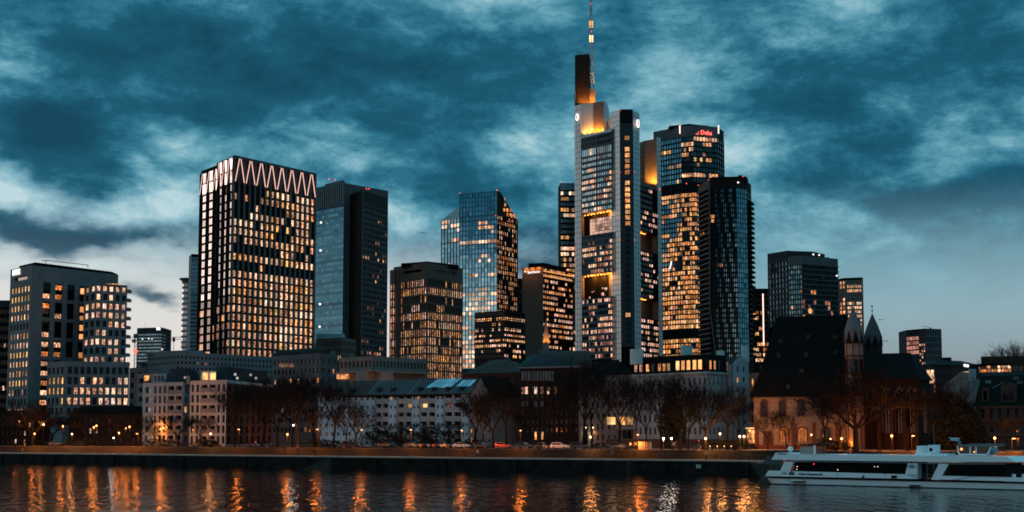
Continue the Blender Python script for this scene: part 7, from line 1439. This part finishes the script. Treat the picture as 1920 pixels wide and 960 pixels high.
car(104, 16, 'dark car with pale roof stripe at the far left below the bare tree', 'car_dark', 0); car(150, 26, 'dark car half hidden by hedges before the grey annex', 'car_dark', 0, False, True)
for i, px_ in enumerate((788, 795, 803, 812, 820, 828)):
    q_ = gp(px_, 11 + (i % 2)); o = empty('motorcycle', 'parked motorcycle, %s from left in the row right of the blue car' % ORD[i], 'motorcycle', (q_.x, q_.y, GZ), 'parked motorcycles on the promenade'); o.rotation_euler = (0, 0, R.uniform(.8, 1.3)); f_ = bool(i)
    for x in (-.65, .65):
        b = MB(); M = Matrix.Translation((x, 0, .32)) @ Matrix.Rotation(pi / 2, 4, 'X'); tmp = MB(); tmp.lathe((0, 0, -.06), [(.3, 0), (.32, .06), (.3, .12)], 10, 'paint_black'); b.idx([M @ Vector(v) for v in tmp.v], tmp.f, 'paint_black'); me = b.mesh('wheel'); c_ = bpy.data.objects.new('wheel', me); COL.objects.link(c_); c_.parent = o
    b = MB(); b.idx([(-.8, -.12, .75), (-.1, -.17, .7), (.45, -.15, .85), (.45, .15, .85), (-.1, .17, .7), (-.8, .12, .75), (-.7, 0, .9), (.3, 0, 1.02), (-.2, -.12, .35), (.3, -.12, .35), (.3, .12, .35), (-.2, .12, .35)], [(0, 1, 8), (1, 2, 9, 8), (5, 11, 4), (4, 11, 10, 3), (0, 6, 7, 2, 1), (5, 4, 3, 7, 6), (8, 9, 10, 11), (2, 7, 3), (2, 3, 10, 9), (0, 8, 11, 5), (0, 5, 6)], ('cloth_orange', 'car_dark', 'car_silver')[i % 3]); c_ = bpy.data.objects.new('body', b.mesh('body')); COL.objects.link(c_); c_.parent = o
    b = MB(); b.tube((.62, 0, .32), (.42, 0, 1.05), .04, .04, 4, 'steel'); b.tube((.42, -.35, 1.08), (.42, .35, 1.08), .02, .02, 4, 'steel'); c_ = bpy.data.objects.new('handlebar', b.mesh('handlebar')); COL.objects.link(c_); c_.parent = o

# ================================================================ PEOPLE
def person_mesh(pose):
    V = []; E = []; RR = []
    def add(p_, r_, par=None): V.append(p_); RR.append(r_); (E.append((par, len(V) - 1)) if par is not None else None); return len(V) - 1
    st = {'walk': .28, 'stand': .04, 'sit': 0}[pose]; sit = pose == 'sit'; hz = .95 if not sit else .48
    pel = add((0, 0, hz), .15); wa = add((0, .0, hz + .2), .13, pel); ch = add((0, .02, hz + .42), .165, wa); nk = add((0, .0, hz + .56), .06, ch); hd = add((0, -.02, hz + .68), .095, nk); add((0, -.01, hz + .76), .085, hd)
    for sg in (-1, 1):
        hp_ = add((sg * .09, 0, hz - .04), .10, pel); f = sg * st
        if sit: kn = add((sg * .12, -.42, .5), .075, hp_); an = add((sg * .12, -.45, .1), .05, kn); add((sg * .12, -.62, .05), .04, an)
        else: kn = add((sg * .10, -.04 - f * .7, .5), .07, hp_); an = add((sg * .10, -f * .9 + .06, .09), .045, kn); add((sg * .11, -f * .9 - .12, .04), .04, an)
        sh = add((sg * .19, .01, hz + .46), .06, ch); el = add((sg * .25, .04 + f * .4, hz + .2), .045, sh); wr = add((sg * .24, -.08 + f * .8, hz - .02), .033, el); hn = add((sg * .24, -.10 + f * .85, hz - .10), .035, wr)
    me = bpy.data.meshes.new('p'); me.from_pydata(V, E, []); o = bpy.data.objects.new('p', me); COL.objects.link(o); md = o.modifiers.new('s', 'SKIN'); o.modifiers.new('ss', 'SUBSURF').levels = 1
    for i, v in enumerate(me.skin_vertices[0].data): v.radius = (RR[i], RR[i]); v.use_root = (i == 0)
    dg = bpy.context.evaluated_depsgraph_get(); dg.update(); m2 = bpy.data.meshes.new_from_object(o.evaluated_get(dg)); bpy.data.objects.remove(o); return m2, hz
PM = {}
for ps in ('walk', 'stand', 'sit'): PM[ps] = person_mesh(ps)
def person(px, t, pose, top, label, ang=0.0, z=None, leg='cloth_dark'):
    q_ = gp(px, t); zz = gz(q_) if z is None else z; m0, hz = PM[pose]; me = m0.copy(); me.materials.clear()
    for m_ in (leg, top, 'skin'): me.materials.append(MT[m_])
    for p_ in me.polygons:
        c = p_.center; p_.material_index = 2 if (c.z > hz + .60 or (abs(c.x) > .2 and c.z < hz - .02 and c.z > hz - .2)) else (1 if c.z > hz + .02 else 0)
    o = empty('person', label, 'person', (q_.x, q_.y, zz)); o.rotation_euler = (0, 0, ang); c_ = bpy.data.objects.new('body', me); COL.objects.link(c_); c_.parent = o
    b = MB(); b.ball((0, .02, hz + .76), .105, 'cloth_dark', 8, 5, .9); c_ = bpy.data.objects.new('hair', b.mesh('hair')); COL.objects.link(c_); c_.parent = o
    return o
for a_ in [(833, 8, 'stand', 'cloth_yellow', 'person in pale yellow jacket at the right end of the motorcycle row', .5), (870, 6, 'walk', 'cloth_orange', 'person in orange top below the pale silver car', 1.2), (895, 4, 'stand', 'cloth_pale', 'person in pale clothes standing left of a dark dressed couple', 0), (910, 3, 'walk', 'cloth_dark', 'left one of the two dark dressed people below the dark van', 1.5), (916, 3, 'walk', 'cloth_dark', 'right one of the two dark dressed people below the dark van', 1.5),
           (1004, 3, 'walk', 'cloth_dark', 'person in black walking below the black car near the brick building', 1.4), (1190, 3.2, 'walk', 'cloth_dark', 'dark dressed person walking alone on the quay left of the crossing', 1.5), (1323, 3.3, 'stand', 'cloth_pale', 'person in pale top facing another at the quay edge under the bare tree', 1.3), (1341, 3.3, 'stand', 'cloth_orange2', 'person in light brown coat facing another at the quay edge', -1.3), (1182, 12, 'stand', 'cloth_pale', 'person in white top left of the pale street cabinets', 0),
           (534, 6, 'walk', 'cloth_dark', 'dark dressed person on the path right of the dark flank, walking', 1.5), (558, 6, 'stand', 'cloth_orange2', 'person in brown red coat before the rounded roof block', 0), (588, 3, 'walk', 'cloth_dark', 'left one of two walkers on the quay before the rounded roof block', 1.5), (593, 3, 'walk', 'cloth_dark', 'right one of two walkers on the quay before the rounded roof block', 1.5), (479, 28, 'stand', 'cloth_pale', 'person in pale coat right of the white car with headlights', 0),
           (1388, 7, 'stand', 'cloth_orange2', 'person in bright coat in the small group left of the ship', .4), (1378, 7.5, 'stand', 'cloth_dark', 'dark dressed person in the small group left of the ship', -.6), (1382, 9, 'stand', 'cloth_dark', 'dark dressed person behind the small group left of the ship', .9), (29, 6, 'stand', 'cloth_dark', 'dark dressed person on the quay at the far left', 0), (42, 4, 'sit', 'cloth_orange2', 'person in reddish top sitting on the quay at the far left', 0), (263, 4, 'sit', 'cloth_orange2', 'person in brownish top sitting on the quay before the pale apartment house', 0)]: person(*a_)

# ================================================================ STREET FURNITURE
def rooted(name, label, cat, px, t, z=GZ): q_ = gp(px, t); return empty(name, label, cat, (q_.x, q_.y, z)), V3(q_.x, q_.y, z)
for px_, lab in ((1192, 'left white X shaped railway crossing sign beside the tilted tree'), (1263, 'right white X shaped railway crossing sign by the forked tree')):
    o, p_ = rooted('crossing_sign', lab, 'sign', px_, 13); zt = ZT(832, p_.y); b = MB(); b.tube(p_, (p_.x, p_.y, zt), .05, .05, 5, 'steel'); b.build('pole', o)
    for sg in (-1, 1):
        b = MB(); b.tube((p_.x - .42 * sg, p_.y - .12, zt - .42), (p_.x + .42 * sg, p_.y - .12, zt + .42), .09, .09, 4, 'cloth_pale', True); b.build('board', o)
for k, (px_, w_) in enumerate(((1201, 1.0), (1206, .8), (1216, 1.0), (1219.5, .5))):
    o, p_ = rooted('street_cabinet', 'pale street cabinet, %s from left right of the crossing sign' % ORD[k], 'cabinet', px_, 11); o['group'] = 'pale street cabinets'; b = MB(); b.box((p_.x, p_.y, p_.z + .85), (w_, .6, 1.7), 'cabinet'); b.build('body', o); b = MB(); b.box((p_.x, p_.y, p_.z + 1.74), (w_ + .12, .72, .08), 'concrete'); b.build('lid', o)
    for s_ in (-1, 1): b = MB(); b.box((p_.x + s_ * w_ * .24, p_.y - .31, p_.z + .85), (w_ * .42, .04, 1.5), 'cabinet'); b.build('door', o)
for k, (px_, t_) in enumerate(((127, 6), (413, 4), (558, 10), (1147, 6), (46, 10))):
    o, p_ = rooted('litter_bin', 'small litter bin on the path, before ' + place(px_), 'bin', px_, t_, gz(gp(px_, t_))); b = MB(); b.lathe(p_, [(.22, 0), (.26, .85)], 10, 'steel'); b.build('body', o); b = MB(); b.lathe(p_, [(.28, .85), (.28, .95), (.1, 1.02)], 10, 'dark_grey'); b.build('lid', o)
# park benches
for k, px_ in enumerate((497, 640, 1010, 1305)):
    o, p_ = rooted('park_bench', 'dark park bench on the promenade before ' + place(px_), 'bench', px_, 9.8); o.rotation_euler = (0, 0, atan2(E_.y, E_.x))
    for nm, c_, s_ in (('seat', (0, 0, .45), (1.8, .45, .06)), ('backrest', (0, .24, .8), (1.8, .05, .4)), ('leg', (-.75, 0, .22), (.06, .42, .44)), ('leg', (.75, 0, .22), (.06, .42, .44))): b = MB(); b.box(c_, s_, 'steel'); m_ = b.mesh(nm); q = bpy.data.objects.new(nm, m_); COL.objects.link(q); q.parent = o
# quay railing with thin posts
rl = empty('quay_railing', 'thin metal railing along the quay edge from the villa to the ship', 'railing', ST(-60, .5, QZ)); pst = MB(); pst.tube((0, 0, 0), (0, 0, 1.05), .025, .025, 4, 'steel'); pm_ = pst.mesh('post')
for k in range(56):
    c_ = bpy.data.objects.new('post', pm_); COL.objects.link(c_); c_.parent = rl; c_.location = ST(-105 + k * 2.2, .55, QZ) - rl.location
b = MB(); b.tube(ST(-105, .55, QZ + 1.05), ST(16, .55, QZ + 1.05), .025, .025, 4, 'steel'); b.build('handrail', rl)
for k, px_ in enumerate((1331, 1345, 1358, 1371)):
    o, p_ = rooted('bollard', 'small lit topped bollard, %s from left before the dark hedge' % ORD[k], 'bollard', px_, 13); o['group'] = 'lit bollards before the hedge'; b = MB(); b.lathe(p_, [(.09, 0), (.09, .75)], 8, 'steel'); b.build('post', o); b = MB(); b.lathe(p_, [(.09, .75), (.09, .92), (.03, .97)], 8, 'bulb_dim'); b.build('lamp_glass', o)
# traffic light poles
for px_, t_, lab, m_ in ((1244, 12, 'traffic signal pole with white lamp, right of the street cabinets', 'signal_white'), (1404, 12, 'traffic signal with a red glowing lamp left of the church', 'beacon_red'), (1310, 15, 'traffic signal with a faint red lamp by the forked tree', 'beacon_red')):
    o, p_ = rooted('traffic_light', lab, 'traffic light', px_, t_); zt = ZT(828, p_.y); b = MB(); b.tube(p_, (p_.x, p_.y, zt), .06, .06, 6, 'steel'); b.build('pole', o); b = MB(); b.box((p_.x, p_.y, zt), (.3, .25, .8), 'paint_black'); h_ = b.build('housing', o); b = MB(); b.ball((p_.x, p_.y - .16, zt + .2), .11, m_, 6, 4); b.build('lamp', h_)
# birds
for px_, py_, lab in ((1653, 600, 'tiny dark bird flying right of the two church spires'), (1661, 640, 'tiny dark bird flying low right of the spires'), (792, 437, 'tiny dark bird flying left of the blue glass tower')):
    p_ = at(px_, py_, 240); b = MB(); b.idx([p_, p_ + V3(.28, .05, .16), p_ + V3(.5, .1, .04), p_ + V3(.22, .05, -.02), p_ + V3(-.28, .05, .16), p_ + V3(-.5, .1, .04), p_ + V3(-.22, .05, -.02), p_ + V3(0, -.3, 0), p_ + V3(0, .3, .03)], [(0, 1, 2, 3), (0, 6, 5, 4), (7, 3, 8, 6)], 'paint_black'); o = b.build('bird'); tag(o, lab, 'bird')
